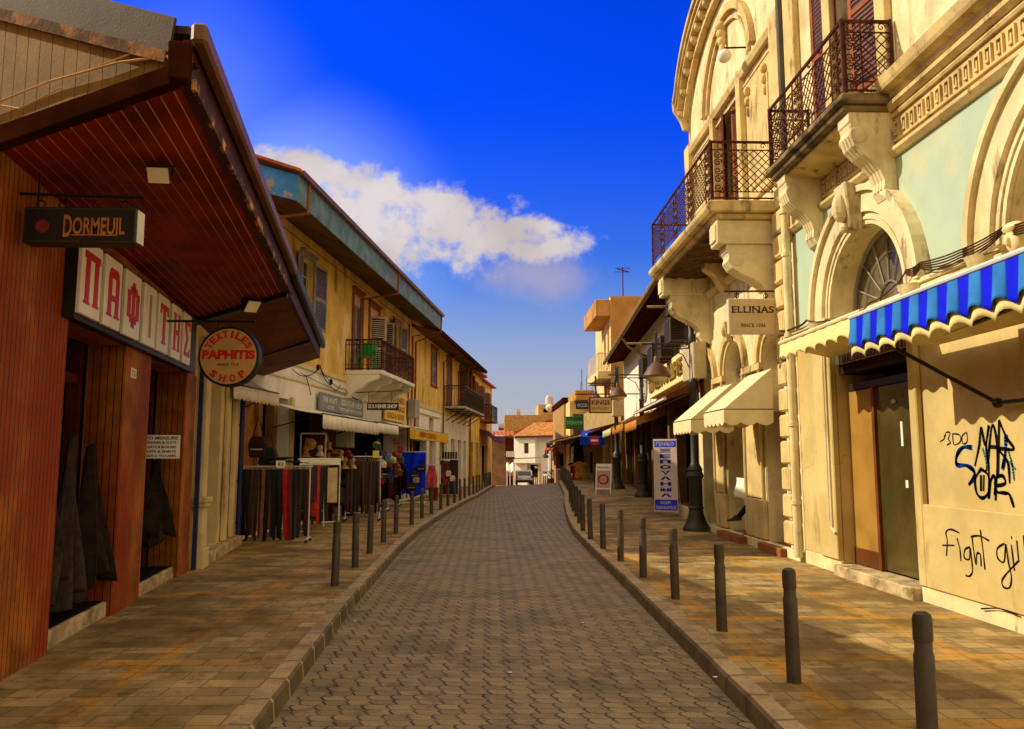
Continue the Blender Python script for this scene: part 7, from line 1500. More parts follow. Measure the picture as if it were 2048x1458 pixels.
t = thing('wall_lantern', 'small dark lantern high on the white wall between the lamp posts', 'lantern', tuple(RF.pt(7.7, .1, 4.9))); m = MB(); m.box(RF, 7.6, 7.85, .02, .3, 4.85, 5.15); m.obj('body', DKWD, t, bev=.03); m = MB(); m.tube([RF.pt(7.7, 0, 5.0), RF.pt(7.7, -.0+.1, 5.0)], .03); m.obj('mount', BLACK, t)
# sloping awnings along this row
def slope_awning(label, fr, s0, s1, zb, zf, proj, mat, vh=.3):
    return awning('shop_awning', label, fr, s0, s1, zb, zf, proj, vh, mat, .05, .14)
OCH = M('ochre_awning', '#b0742c', .85, .12, 3); BRA = M('brown_awning', '#6a3a1c', .85, .12, 3)
t = thing('dark_fascia_awning', 'long dark brown folded awning below the big letter sign', 'awning', tuple(RF.pt(3, .1, 3.2)))
m = MB(); m.hexa([RF.pt(.1, .05, 3.3), RF.pt(6.9, .05, 3.3), RF.pt(6.9, .7, 3.1), RF.pt(.1, .7, 3.1), RF.pt(.1, .05, 3.5), RF.pt(6.9, .05, 3.5), RF.pt(6.9, .7, 3.2), RF.pt(.1, .7, 3.2)]); m.obj('canopy', BRA, t); m = MB(); m.tube([RF.pt(.1, .72, 3.12), RF.pt(6.9, .72, 3.12)], .04, 6); m.obj('roller', STEELW, t)
slope_awning('ochre awning past the blue and white banner, scalloped', RF, 4.6, 8.0, 3.25, 2.85, .9, OCH)
slope_awning('brown and ochre awning behind the middle street lamp', RF, 8.2, 12.4, 3.3, 2.9, .95, OCH)
slope_awning('grey white awning next to the KINGS sign, farther along', RF, 12.6, 17.0, 3.4, 2.9, 1.0, M('grey_white_awning', '#b9ab8c', .85))
# columns / shop pilasters
m = MB(); [m.box(RF, a, a+.3, .0, .12, .3, 3.2) for a in (3.45, 6.95, 9.35, 12.15)]; m.obj('shop_pilaster', M('worn_brown_pilaster', '#7d5c36', .7, .2, 3), mb_)
m = MB(); [put_text(m, c, RF.pt(9.5, .125, 2.5-.2*i), -RF.u, (0, 0, 1), .16, .15, .004, RF.n, .02) for i, c in enumerate('PANDORA')]; m.obj('pilaster_lettering', DKL, mb_)
# ---------------------------------------------------------------- banner, folding board, flags
bd = 20.6
def quad_frame(px0, py0, px1, py1, d):
    a = at_depth(px0, py0, d); b = at_depth(px1, py1, d); return a, b
bl = at_depth(1309, 1023, 20.7); br = at_depth(1357, 1021, 20.4); h_ = 1.86
t = thing('sale_banner', 'tall white and blue banner board reading ΓΕΝΙΚΟ ΞΕΠΟΥΛΗΜΑ leaning outside the dark shop', 'banner', tuple(bl))
ex = (br-bl); ex.z = 0; W_ = ex.length; ex.normalize(); en = Vector((ex.y, -ex.x, 0)); ey = (Vector((0, 0, 1))-en*.10).normalized(); ey = (ey-ex*.03).normalized()
def bP(a, b, c=0): return bl+ex*(a*W_)+ey*(b*h_)+en*c
def slabq(a0, a1, b0, b1, c0, c1): m = MB(); m.hexa([bP(a0, b0, c0), bP(a1, b0, c0), bP(a1, b1, c0), bP(a0, b1, c0), bP(a0, b0, c1), bP(a1, b0, c1), bP(a1, b1, c1), bP(a0, b1, c1)]); return m
BB = M('banner_blue', '#1522d8', .5, .08, 3); BW = M('banner_white', '#cdbcb4', .6, .05, 3)
slabq(0, 1, 0, 1, -.03, 0).obj('board', BW, t, bev=.005)
slabq(.05, .95, .89, .975, .002, .005).obj('blue_band', BB, t); slabq(.03, .97, .02, .165, .002, .005).obj('blue_band', BB, t)
m = MB(); put_text(m, 'ΓΕΝΙΚΟ', bP(.5, .932, .005), ex, ey, W_*.76, h_*.052, .003, en, .02); put_text(m, 'ΜΕΧΡΙ', bP(.48, .125, .005), ex, ey, W_*.42, h_*.04, .003, en, .02); put_text(m, 'ΕΚΚΑΘΑΡΙΣΗΣ', bP(.5, .06, .005), ex, ey, W_*.84, h_*.045, .003, en, .02); m.obj('white_lettering', M('banner_pale_lettering', '#b9b6e0', .6), t)
m = MB(); [put_text(m, c, bP(.5, .84-.0765*i, .0), ex, ey, W_*.46, h_*.052, .003, en, .05) for i, c in enumerate('ΞΕΠΟΥΛΗΜΑ')]; m.obj('blue_lettering', M('banner_dark_blue_lettering', '#18209a', .6), t)
for a in (.1, .9): m = MB(); m.tube([bP(a, .97, -.02), bP(a, .0, -.45)], .012, 5); m.obj('prop', STEELW, t)
# folding board
fl_ = at_depth(1190, 989, 29.0); fr_ = at_depth(1222, 985, 28.7)
t = thing('folding_board', 'white folding pavement board lettered PANDORA with a pink bracelet poster', 'pavement sign', tuple(fl_))
ex = (fr_-fl_); ex.z = 0; W_ = ex.length; ex.normalize(); en = Vector((ex.y, -ex.x, 0)); ey = (Vector((0, 0, 1))-en*.22-ex*.04).normalized(); h_ = 1.12; bl = fl_
slabq(0, 1, .17, 1, -.02, 0).obj('board', WHITE, t, bev=.004)
for a in (.03, .93): slabq(a, a+.06, 0, .17, -.02, 0).obj('leg', STEELW, t)
PKP = M('pink_poster', '#c48a80', .5, .1, 3); slabq(.08, .92, .22, .78, .002, .004).obj('poster', PKP, t)
m = MB(); put_text(m, 'PANDORA', bP(.5, .88, .003), ex, ey, W_*.8, h_*.06, .003, en, .02); m.obj('lettering', M('slate_lettering', '#3a4250', .6), t)
m = MB(); c = bP(.5, .5, .012); m.tube([c+ex*(W_*.3*math.cos(2*math.pi*i/20))+ey*(W_*.26*math.sin(2*math.pi*i/20)) for i in range(20)], .022, 6, True); m.obj('bracelet', M('bracelet_brown', '#5c3428', .4, .4, 9), t)
for a in (.03, .93): m = MB(); m.tube([bP(a, .98, -.02), bP(a, .0, -.5)-Vector((0, 0, 0))], .015, 5); m.obj('rear_leg', STEELW, t)
# ---------------------------------------------------------------- projecting signs on the far right
kd = 27.9; t, fr, x0, x1, z0, z1 = hang_sign('projecting_sign', 'cream projecting sign lettered KINGS JEWELLERY with a dark edge', 'shop sign', kd, (1179, 794, 1224, 826), .14, M('cream_sign', '#d0ad74', .6, .06), DKWD, [('KINGS', .5, .66, .82, .3, M('maroon_lettering', '#4a1510', .5), .03), ('JEWELLERY', .5, .28, .84, .17, M('brown_sign_lettering', '#5c3a16', .5), .01)], .03)
m = MB(); m.tube([fr.pt(x0-.5, -.07, z1+.1), (RF.pt(9.3, 0, 0).x, kd+.07, z1+.12)], .022, 5); [m.tube([fr.pt(x0+(x1-x0)*q, -.07, z1), fr.pt(x0+(x1-x0)*q, -.07, z1+.11)], .012, 4) for q in (.2, .8)]; m.obj('hanger', BLACK, t)
t = thing('cream_cabinet', 'cream metal cabinet on the wall beside the KINGS sign', 'utility box', tuple(at_depth(1236, 815, 29.2)))
p0 = at_depth(1226, 832, 29.2); p1 = at_depth(1247, 800, 29.2); m = MB(); m.cube(p0.x, p1.x, 29.2, 29.7, p0.z, p1.z); m.obj('cabinet', PLAST, t, bev=.02); m = MB(); m.tube([(p0.x+.1, 29.4, p0.z), (p0.x+.1, 29.4, p0.z-.5)], .03, 5); m.obj('conduit', IRON, t)
ed_ = 36.5; hang_sign('projecting_sign', 'black projecting sign lettered ecco beside the KINGS sign', 'shop sign', ed_, (1152, 803, 1177, 818), .12, BLACK, BLACK, [('ecco', .5, .5, .8, .5, M('grey_sign_lettering', '#8c96a8', .5), .02)], .01)
gd2 = 38.0; hang_sign('projecting_sign', 'green projecting sign with pale lettering below the black one', 'shop sign', gd2, (1132, 833, 1167, 858), .12, M('green_sign_edge', '#0c5a1c', .5), M('green_sign_face', '#117a26', .5, .1), [('ΜΙΖΡΑΧΙ Μ', .5, .5, .86, .3, M('pale_green_lettering', '#9fc79a', .5), .01)], .01)
t = thing('no_entry_sign', 'round red no entry sign with a white bar on a dark pole', 'road sign', tuple(at_depth(1189, 985, 33)))
c = at_depth(1189, 881, 33); ax = (Vector((1, 0, 0)), Vector((0, 0, 1)), Vector((0, -1, 0)))
m = MB(); m.lathe(c, [(.2, -.01), (.2, .01)], 28, ax); m.obj('disc', REDL, t); m = MB(); m.cube(c.x-.14, c.x+.14, c.y-.016, c.y-.011, c.z-.04, c.z+.04); m.obj('white_bar', WHITE, t); m = MB(); m.tube([(c.x, c.y+.03, pz(c.x, 33)), (c.x, c.y+.03, c.z+.2)], .03, 8); m.obj('pole', LAMPM, t)
t = thing('blue_awning', 'bright blue awning edge behind the no entry sign', 'awning', tuple(at_depth(1180, 882, 36)))
p0 = at_depth(1160, 890, 36); p1 = at_depth(1210, 874, 36); m = MB(); m.hexa([Vector((p0.x, 36, p0.z)), Vector((p1.x, 36, p0.z)), Vector((p1.x, 36.03, p0.z)), Vector((p0.x, 36.03, p0.z)), Vector((p0.x, 36, p1.z)), Vector((p1.x, 36, p1.z)), Vector((p1.x, 36.03, p1.z)), Vector((p0.x, 36.03, p1.z))]); m.obj('valance', M('deep_blue_cloth', '#1030b0', .8), t); m = MB(); m.poly((p0.x, 36.02, p1.z), (p1.x, 36.02, p1.z), (p1.x+.3, 37.6, p1.z+.35), (p0.x+.3, 37.6, p1.z+.35)); m.obj('canopy', M('deep_blue_cloth', '#1030b0', .8), t, solid=.01)
# ---------------------------------------------------------------- apartment block
ap = thing('apartment_block', 'ochre apartment block with a roof slab and a balcony rising behind the tiled eave', 'apartment block', (6.5, 40, .3))
AD = 38.5; xl = at_depth(1222, 700, AD).x; zt = at_depth(1222, 592, AD).z
APM = M('ochre_render', '#b5884a', .85, .15, 1.2, .15, 30, stain='#7d5a28', samt=.5, streak=True); APL = M('pale_ochre_render', '#dcc28a', .85, .1, 1.5, .15, 30)
m = MB(); m.poly((xl, AD, 0), (xl+9, AD, 0), (xl+9, AD, zt), (xl, AD, zt)); m.poly((xl, AD, zt), (xl+9, AD, zt), (xl+9, AD+9, zt), (xl, AD+9, zt)); m.obj('side_wall', APM, ap)
AF = Frame((xl, AD), (xl+.45, AD+9), -1)
m = MB(); wall(m, AF, 0, 9, 0, zt, [(.9, 1.7, 6.3, 8.4), (.9, 1.9, 3.6, 5.8), (2.6, 3.6, 6.6, 8.2), (2.6, 3.6, 3.6, 5.8)], 0, .3); m.obj('front_wall', APL, ap)
m = MB(); [m.box(AF, a, b, -.28, -.24, c_, d_) for a, b, c_, d_ in ((.9, 1.7, 6.3, 8.4), (.9, 1.9, 3.6, 5.8), (2.6, 3.6, 6.6, 8.2), (2.6, 3.6, 3.6, 5.8))]; m.obj('window', BRNP, ap)
xa = at_depth(1189, 600, AD+.5).x; z0 = at_depth(1189, 631, AD).z; z1 = at_depth(1189, 598, AD).z
m = MB(); m.cube(xa, xl+.2, AD+.1, AD+5, z0, z1); m.obj('roof_slab', APM, ap, bev=.02)
zb = at_depth(1191, 757, AD).z; m = MB(); m.cube(xa+.05, xl+.3, AD+.05, AD+4, zb, zb+.38); bs = m.obj('balcony_slab', APL, ap, bev=.02)
m = MB(); X0, X1 = xa+.1, xl; zt2 = at_depth(1191, 705, AD).z
for (a, b) in (((X0, AD+.12), (X1, AD+.12)), ((X0, AD+.12), (X0, AD+3.9))):
    m.tube([(a[0], a[1], zt2), (b[0], b[1], zt2)], .03, 5); n = 8
    for i in range(n+1): q = Vector((a[0], a[1], zb+.38)).lerp(Vector((b[0], b[1], zb+.38)), i/n); m.tube([q, (q.x, q.y, zt2)], .018, 4)
m.obj('balcony_railing', STONEL, bs)
m = MB(); p = at_depth(1325, 700, AD-.6); zt3 = at_depth(1270, 585, AD-.5).z; m.cube(xl+2.1, xl+7, AD-.5, AD+.02, 5, zt3+.3); m.obj('stair_tower', APM, ap)
q = at_depth(1246, 583, AD+1); m = MB(); m.tube([(q.x, AD+1, zt), (q.x, AD+1, at_depth(1246, 535, AD+1).z)], .03, 5); z = at_depth(1246, 540, AD+1).z; m.tube([(q.x-.3, AD+.8, z), (q.x+.3, AD+1.2, z-.03)], .03, 4); [m.tube([(q.x+a*.28-.12, AD+1, z+.1*b), (q.x+a*.28+.12, AD+1, z+.1*b)], .02, 4) for a in (-1, 0, 1) for b in (-1, 1)]
tag(m.obj('roof_antenna', IRON), 'television antenna on a thin mast on the apartment block roof', 'antenna')
# slab roofed building with billboard pillar
sb = thing('flat_roofed_building', 'low building with a projecting flat concrete canopy behind the KINGS sign', 'building', (5.6, 48, 0))
SD = 47.8; p0 = at_depth(1140, 816, SD); p1 = at_depth(1200, 780, SD); zlow = at_depth(1150, 800, SD).z
pA = at_depth(1151, 780, SD); 
m = MB(); m.hexa([Vector((at_depth(1136, 820, SD+3).x, SD+6, zlow-.2)), Vector((pA.x, SD, zlow)), Vector((p1.x+3, SD, zlow)), Vector((p1.x+3, SD+6, zlow)), Vector((at_depth(1136, 820, SD+3).x, SD+6, zlow+.35)), Vector((pA.x, SD, pA.z)), Vector((p1.x+3, SD, pA.z)), Vector((p1.x+3, SD+6, pA.z))]); m.obj('roof_slab', APM, sb, bev=.03)
m = MB(); xw = at_depth(1140, 850, SD+1).x; m.cube(xw, xw+6, SD+1, SD+8, 0, zlow); m.obj('wall', APL, sb)
m = MB(); [m.cube(xw+.2+k*1.0, xw+.8+k*1.0, SD+.95, SD+.99, z, z+1.5) for k in range(3) for z in (2.9, 5.0 if False else .6)]; m.obj('window', GLASS, sb)
m = MB(); [m.tube([(pA.x+.4+.35*k, SD+.8, pA.z), (pA.x+.42+.36*k, SD+.8, pA.z+.6+.3*((k*3) % 2))], .015, 4) for k in range(6)]; m.tube([(pA.x+.5, SD+1, pA.z), (pA.x+.5, SD+1, pA.z+1.4)], .02, 4); m.obj('starter_bars', IRON, sb)
pl = thing('narrow_facade', 'narrow ochre house edge with a small tiled porch beside the green sign', 'house', (4.6, 52, 0))
ND = 51.5; xa = at_depth(1128, 850, ND).x; xb = at_depth(1135, 850, ND).x; zt4 = at_depth(1130, 795, ND).z
m = MB(); m.cube(xa, xb+.25, ND, ND+9, -.5, zt4-.4); m.obj('wall', M('ochre_edge', '#a8834c', .8, .2), pl); m = MB(); m.cube(xa-.1, xb+.4, ND-.1, ND+9, zt4-.39, zt4); m.obj('cornice', DKWD, pl, bev=.03)
m = MB(); m.cube(xa-.2, xb+.5, ND-.4, ND-.11, 2.6, 2.8); m.obj('porch_tiles', TILE, pl)
# far right shops with long roof edge and hanging clothes
FS = Frame((RF.pt(L, 0, 0).x-.15, RF.pt(L, 0, 0).y+.05), (at_depth(1128, 960, 60).x, 60), -1)
fs = thing('far_shop_row', 'low dark shop row under a sloping plank awning hung with garments', 'shop row', tuple(FS.pt(5, 0, .4)))
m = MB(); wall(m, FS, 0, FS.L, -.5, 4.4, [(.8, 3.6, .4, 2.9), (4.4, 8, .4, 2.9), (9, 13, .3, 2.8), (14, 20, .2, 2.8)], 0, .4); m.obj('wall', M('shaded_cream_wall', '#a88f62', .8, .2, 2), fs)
m = MB(); [room(m, FS, a, b, .2, 3.0, -.39, -2) for a, b in ((.8, 3.6), (4.4, 8), (9, 13), (14, 20))]; m.obj('interior', DARK, fs)
m = MB(); m.hexa([FS.pt(.2, 0, 3.3), FS.pt(FS.L-1, 0, 3.3), FS.pt(FS.L-1, 1.5, 2.75), FS.pt(.2, 1.5, 2.75), FS.pt(.2, 0, 3.36), FS.pt(FS.L-1, 0, 3.36), FS.pt(FS.L-1, 1.5, 2.81), FS.pt(.2, 1.5, 2.81)]); m.obj('plank_awning', DKWD, fs)
m = MB(); m.tube([FS.pt(.2, 1.5, 2.78), FS.pt(FS.L-1, 1.5, 2.78)], .04, 5); m.obj('awning_edge', M('pale_edge', '#c9b083', .6), fs)
GAR = [M('garment_'+n, c, .9, .3, 6) for n, c in (('brown', '#6b3a1c'), ('ochre', '#c07a3a'), ('cream', '#d8c9b0'), ('dark', '#1c1512'), ('red', '#8a2a20'))]; GN = ['brown', 'ochre', 'cream', 'dark', 'red']
for i, (px, py, d_, k, h_) in enumerate(((1112, 905, 58, 2, 1.2), (1116, 912, 56, 1, 1.3), (1120, 920, 54, 0, 1.1), (1147, 900, 48, 1, 1.5), (1152, 902, 46, 2, 1.3), (1157, 905, 44, 3, 1.4), (1150, 938, 47, 3, .9), (1154, 945, 45, 4, 1.1), (1128, 925, 52, 3, 1.2), (1160, 940, 43, 1, .9))):
    p = at_depth(px, py, d_); m = MB(); w_ = .5
    m.side(Axes((p.x, p.y, 0), (.15, -1, 0), (1, .15, 0)), [(-.3, p.z-h_*.5), (.3, p.z-h_*.5), (.24, p.z+h_*.3), (.4, p.z+h_*.2), (.42, p.z+h_*.32), (.12, p.z+h_*.5), (-.12, p.z+h_*.5), (-.42, p.z+h_*.32), (-.4, p.z+h_*.2), (-.24, p.z+h_*.3)], -.05, .05)
    tag(m.obj('hanging_garment', GAR[k], bev=.02), '%s garment hanging from the plank awning, %s of ten from the crossing' % (GN[k], ORD[i+1]), 'garment', 'garments at the far shops')
t = thing('stone_step', 'low pale stone step where the pavement ends at the garment shops', 'step', tuple(at_depth(1160, 965, 46)))
p = at_depth(1140, 966, 46.5); q = at_depth(1205, 966, 46.5); m = MB(); m.cube(p.x, q.x, 45.9, 47.4, pz(5, 46)-.1, pz(5, 46)+.16); m.obj('tread', STONEL, t, bev=.02); m = MB(); m.cube(p.x+.1, q.x, 46.4, 47.4, pz(5, 46)+.161, pz(5, 46)+.3); m.obj('tread', STONEL, t, bev=.02)
t = thing('wall_box', 'grey green steel cabinet by the far bollards', 'cabinet', tuple(at_depth(1122, 968, 52))); p = at_depth(1117, 968, 51); q = at_depth(1129, 940, 51); m = MB(); m.cube(p.x, q.x, 51, 51.5, p.z-.3, q.z); m.obj('body', M('grey_green_paint', '#7d7f68', .5), t, bev=.03); m = MB(); m.cube(p.x-.04, q.x+.04, 50.95, 51.55, q.z+.001, q.z+.06); m.obj('lid', STONEL, t)
# ================================================================= END OF THE STREET
HD = 86.0
def hx(px): return at_depth(px, 917, HD).x
def hz(py): return at_depth(1060, py, HD).z
wh = thing('white_house', 'small white two storey house with a tiled roof closing the end of the street', 'house', (hx(1075), HD, gz(0, HD)))
WH = M('bright_white_plaster', '#eae6d8', .85, .06, 1, .1, stain='#c7b083', samt=.3); CRH = M('shaded_cream_plaster', '#c9a97c', .85, .1, 1, .1)
FRL = Axes((at_depth(1075, 917, HD).x, HD, 0), (.80, -.60, 0), (-.60, -.80, 0))
gr = gz(0, HD)-.1
def fx(px): return FRL.px(px, 917, 0)[0]
zj = hz(926); zE = hz(872)
m = MB(); wall(m, FRL, fx(1029), fx(1076), zj, zE, [(fx(1053), fx(1063), hz(907), hz(886))], .55, .25); m.poly(FRL.pt(fx(1076), .55, zj), FRL.pt(fx(1076), 0, zj), FRL.pt(fx(1076), 0, zE), FRL.pt(fx(1076), .55, zE)); m.poly(FRL.pt(fx(1029), .55, zj), FRL.pt(fx(1029), -6, zj), FRL.pt(fx(1029), -6, zE), FRL.pt(fx(1029), .55, zE)); m.poly(FRL.pt(fx(1029), .55, zj), FRL.pt(fx(1076), .55, zj), FRL.pt(fx(1076), 0, zj), FRL.pt(fx(1029), 0, zj)); m.obj('bay_wall', WH, wh)
m = MB(); wall(m, FRL, fx(1076), fx(1142), gr, zE+.1, [(fx(1092), fx(1106), hz(908), hz(885))], 0, .25); wall(m, FRL, fx(1029), fx(1076), gr, zj, [(fx(1058), fx(1078), gr, hz(929))], .0, .3); m.poly(FRL.pt(fx(1029), 0, gr), FRL.pt(fx(1029), -6, gr), FRL.pt(fx(1029), -6, zj), FRL.pt(fx(1029), 0, zj)); m.obj('wall', WH, wh)
m = MB(); room(m, FRL, fx(1058), fx(1078), gr, hz(929), -.29, -2.5); m.obj('doorway', DARK, wh)
m = MB(); m.box(FRL, fx(1053), fx(1063), .3, .34, hz(907), hz(886)); m.box(FRL, fx(1092), fx(1106), -.22, -.18, hz(908), hz(885)); m.box(FRL, fx(1036), fx(1050), .005, .03, hz(945.5), hz(942)); m.obj('window', M('brown_window', '#4a2c16', .5), wh)
m = MB(); [m.box(FRL, a-.04, a+.04, -.17, -.1, hz(908), hz(885)) for a in (fx(1092)+.04, fx(1099), fx(1106)-.04)]; [m.box(FRL, fx(1092), fx(1106), -.169, -.11, z-.04, z+.04) for z in (hz(908), hz(900), hz(885))]; m.obj('window_frame', BRNP, wh)
m = MB(); m.box(FRL, fx(1055), fx(1058), .01, .15, gr, hz(926)); m.box(FRL, fx(1078), fx(1081), .01, .15, gr, hz(926)); m.obj('stone_jamb', M('rough_stone_jamb', '#c79a54', .9, .3, 4, .4, 12), wh, bev=.03)
def tiled(parent, a, b, c, d, rows, name='roof'):   # a,b eave ends ; d,c top ends
    m = MB(); n = rows; N = n*6; vs = []; nrm = ((b-a).cross(d-a)).normalized()
    if nrm.z < 0: nrm = -nrm
    for j in range(2):
        for i in range(N+1):
            p = (a.lerp(b, i/N)) if j == 0 else (d.lerp(c, i/N)); vs.append(p+nrm*(.09*abs(math.sin(math.pi*i/6))))
    m.add(vs, [(i, i+1, N+2+i, N+1+i) for i in range(N)]); return m.obj(name, TILE, parent, smooth=False)
LT = M('light_clay_tiles', '#c9905a', .85, .3, 3, .2, 30, stain='#8a4a26', samt=.7, sscale=5)
TILE, T0 = LT, TILE
tiled(wh, FRL.pt(fx(1034), .95, hz(873)), FRL.pt(fx(1140), .95, hz(872)), FRL.pt(fx(1140), -3.2, hz(847)+.3), FRL.pt(fx(1036), -3.2, hz(849)+.3), 30)
TILE = T0
m = MB(); m.box(FRL, fx(1034), fx(1140), .6, .9, hz(875), hz(873.3)); m.obj('eave', DKWD, wh)
m = MB(); put_text(m, 'AMC', FRL.pt(fx(1091), .004, hz(945)), FRL.u, (0, 0, 1), .75, .3, .01, FRL.n, .02); m.obj('lettering', DKL, wh)
m = MB(); m.tube([FRL.pt(fx(1030), .58, hz(917)), FRL.pt(fx(1078), .58, hz(915)), FRL.pt(fx(1100), .05, hz(916))], .02, 4); m.obj('cable', CABLE, wh)
# mannequins in the doorway
for k, px in enumerate((1070.5, 1074)):
    c = FRL.pt(FRL.px(px, 917, -.2)[0], -.2, gr+.05); t = thing('mannequin', ['mannequin in a dark dress standing in the doorway of the white house', 'second mannequin half hidden at the jamb of the white house doorway'][k], 'mannequin', tuple(c))
    m = MB(); m.lathe(c+Vector((0, 0, .9)), [(.0, 0), (.2, .0), (.17, .3), (.13, .5), (.19, .72), (.08, .86), (.0, .87)], 12); m.obj('dress', GAR[3], t, smooth=True)
    m = MB(); m.ball(c+Vector((0, 0, 1.95)), .1, .1, .13, 10, 8); m.tube([c+Vector((0, 0, 1.72)), c+Vector((0, 0, 1.9))], .05); [m.tube([c+Vector((q, 0, .92)), c+Vector((q, 0, .05))], .07, 7, r2=.04) for q in (-.09, .09)]; m.obj('body', OFFW, t, smooth=True)
# car
car = thing('parked_car', 'silver hatchback seen from behind, parked in front of the white house', 'car', (hx(1044.5), HD-3, gz(0, HD-3)))
cx_ = hx(1044.5); cy0 = HD-5.0; g0 = gz(0, cy0); CARM = M('silver_car_paint', '#aab2b8', .25, .08, 3, 0, metal=.3)
CF = Axes((cx_, cy0, 0), (0, 1, 0), (1, 0, 0)); hw = .82
pr = [(0, g0+.35), (.0, g0+.75), (.08, g0+.95), (.35, g0+1.42), (.7, g0+1.5), (2.0, g0+1.48), (2.9, g0+1.0), (3.7, g0+.85), (3.9, g0+.6), (3.9, g0+.3), (.1, g0+.28)]
m = MB(); m.prism(CF, pr, -hw, hw); m.obj('body', CARM, car, bev=.09)
m = MB(); m.hexa([CF.pt(.05, -hw*.86, g0+.98), CF.pt(.05, hw*.86, g0+.98), CF.pt(.12, hw*.86, g0+.98), CF.pt(.12, -hw*.86, g0+.98), CF.pt(.27, -hw*.76, g0+1.38), CF.pt(.27, hw*.76, g0+1.38), CF.pt(.4, hw*.76, g0+1.38), CF.pt(.4, -hw*.76, g0+1.38)]); m.obj('rear_window', GLASS, car)
m = MB(); m.box(CF, .5, 2.5, -hw-.01, -hw+.02, g0+1.0, g0+1.35); m.box(CF, .5, 2.5, hw-.02, hw+.01, g0+1.0, g0+1.35); m.obj('side_window', GLASS, car)
m = MB(); m.box(CF, -.05, .1, -hw*.95, hw*.95, g0+.26, g0+.52); m.obj('bumper', BLACK, car, bev=.03)
for q in (-1, 1): m = MB(); m.box(CF, -.02, .1, q*hw*.9-.1, q*hw*.9+.08, g0+.72, g0+.95); m.obj('tail_light', REDL, car)
m = MB(); m.box(CF, -.03, -.001, -.25, .25, g0+.6, g0+.71); m.obj('number_plate', WHITE, car)
for s_ in (.75, 3.1):
    for q in (-1, 1): m = MB(); m.lathe(CF.pt(s_, q*(hw-.09), g0+.3), [(0, -.1), (.3, -.1), (.31, -.05), (.31, .05), (.3, .1), (0, .1)], 18, (CF.u, Vector((0, 0, 1)), CF.n)); w_ = m.obj('wheel', BLACK, car); m = MB(); m.lathe(CF.pt(s_, q*(hw+.012), g0+.3), [(0, 0), (.18, 0), (.18, .01), (0, .012)], 12, (CF.u, Vector((0, 0, 1)), CF.n*q)); m.obj('rim', STEELW, w_)
# gabled tile roofs behind
rh = thing('gabled_house', 'house with two low tiled gables behind the white house', 'house', (hx(1095), HD+9, 0))
def zz(py, d): return at_depth(1060, py, d).z
def xx(px, d): return at_depth(px, 900, d).x
d1 = HD+7
m = MB(); GBF = Axes((0, d1, 0), (1, 0, 0), (0, -1, 0)); m.prism(GBF, [(xx(1022, d1), -1), (xx(1150, d1), -1), (xx(1150, d1), zz(860, d1)), (xx(1097, d1), zz(845, d1)), (xx(1072, d1), zz(852, d1)), (xx(1022, d1), zz(872, d1))], -.3, 0); m.prism(GBF, [(xx(1072, d1)-2, zz(860, d1)), (xx(1150, d1), zz(862, d1)), (xx(1150, d1), zz(856, d1)), (xx(1099, d1), zz(844.5, d1))], .001, .2); m.obj('gable_wall', M('brown_render', '#a06c34', .85, .15, 1.5), rh)
m = MB()
def verge(pts, o0, o1, th):
    for (a, b) in zip(pts, pts[1:]): m.prism(GBF, [a, b, (b[0], b[1]+th), (a[0], a[1]+th)], o0, o1)
verge([(xx(1018, d1), zz(871, d1)), (xx(1099, d1), zz(843, d1)), (xx(1155, d1), zz(856, d1))], -4, .5, .22); m.obj('roof', TILE, rh)
m = MB(); m.prism(GBF, [(xx(1042, d1), zz(861, d1)), (xx(1072, d1), zz(851.5, d1)), (xx(1100, d1), zz(861, d1)), (xx(1100, d1), zz(859, d1)), (xx(1072, d1), zz(849.5, d1)), (xx(1042, d1), zz(859, d1))], .2, 1.2); m.obj('lower_roof', TILE, rh)
m = MB(); m.box(GBF, xx(1092, d1), xx(1099, d1), .21, .25, zz(857, d1), zz(850, d1)); m.obj('window', DARK, rh)
# big block behind
# added unseen block beyond the frame, shaped to keep sun off the near pavement
nb = thing('unseen_shade_block', 'added unseen tan block shading the near pavement beside the textile shop', 'house', (-8, -3, .1)); m = MB(); m.cube(-12, -3.4, -14, 2.6, .1, 6.5); m.cube(-9, -4.2, 2.601, 5.8, .1, 3.3); m.obj('wall', M('tan_render', '#b08650'), nb); m = MB(); m.side(Axes((-3.4, 0, 0), (0, 1, 0), (1, 0, 0)), [(.4, 6.5), (-4.3, 8), (-9, 6.5)], -14.3, 2.9); m.obj('roof', TILE, nb)
bb = thing('tan_apartment_block', 'plain tan block with a roof house beyond the tiled roofs', 'apartment block', (hx(1070), 120, 0))
d2 = 122.0
m = MB(); m.cube(xx(1009, d2), xx(1150, d2), d2, d2+12, -2, zz(830, d2)); m.obj('wall', M('tan_render', '#b08650', .85, .12, .8, .1, 20, stain='#86602f', samt=.4), bb)
m = MB(); m.cube(xx(1078, d2), xx(1117, d2), d2+1, d2+9, zz(830, d2)+.01, zz(808, d2)); rhs = m.obj('roof_house', M('tan_render_light', '#c49a62', .85, .12, .8), bb)
m = MB(); m.cube(xx(1088, d2), xx(1096, d2), d2+.9, d2+.99, zz(824, d2), zz(817, d2)); m.cube(xx(1107, d2), xx(1113, d2), d2+.9, d2+.99, zz(824, d2), zz(817, d2)); m.obj('window', DARK, rhs)
m = MB(); m.cube(xx(1034, d2), xx(1042, d2), d2+2, d2+3, zz(830, d2), zz(817, d2)); m.obj('chimney', M('tan_render_light', '#c49a62', .85), bb)
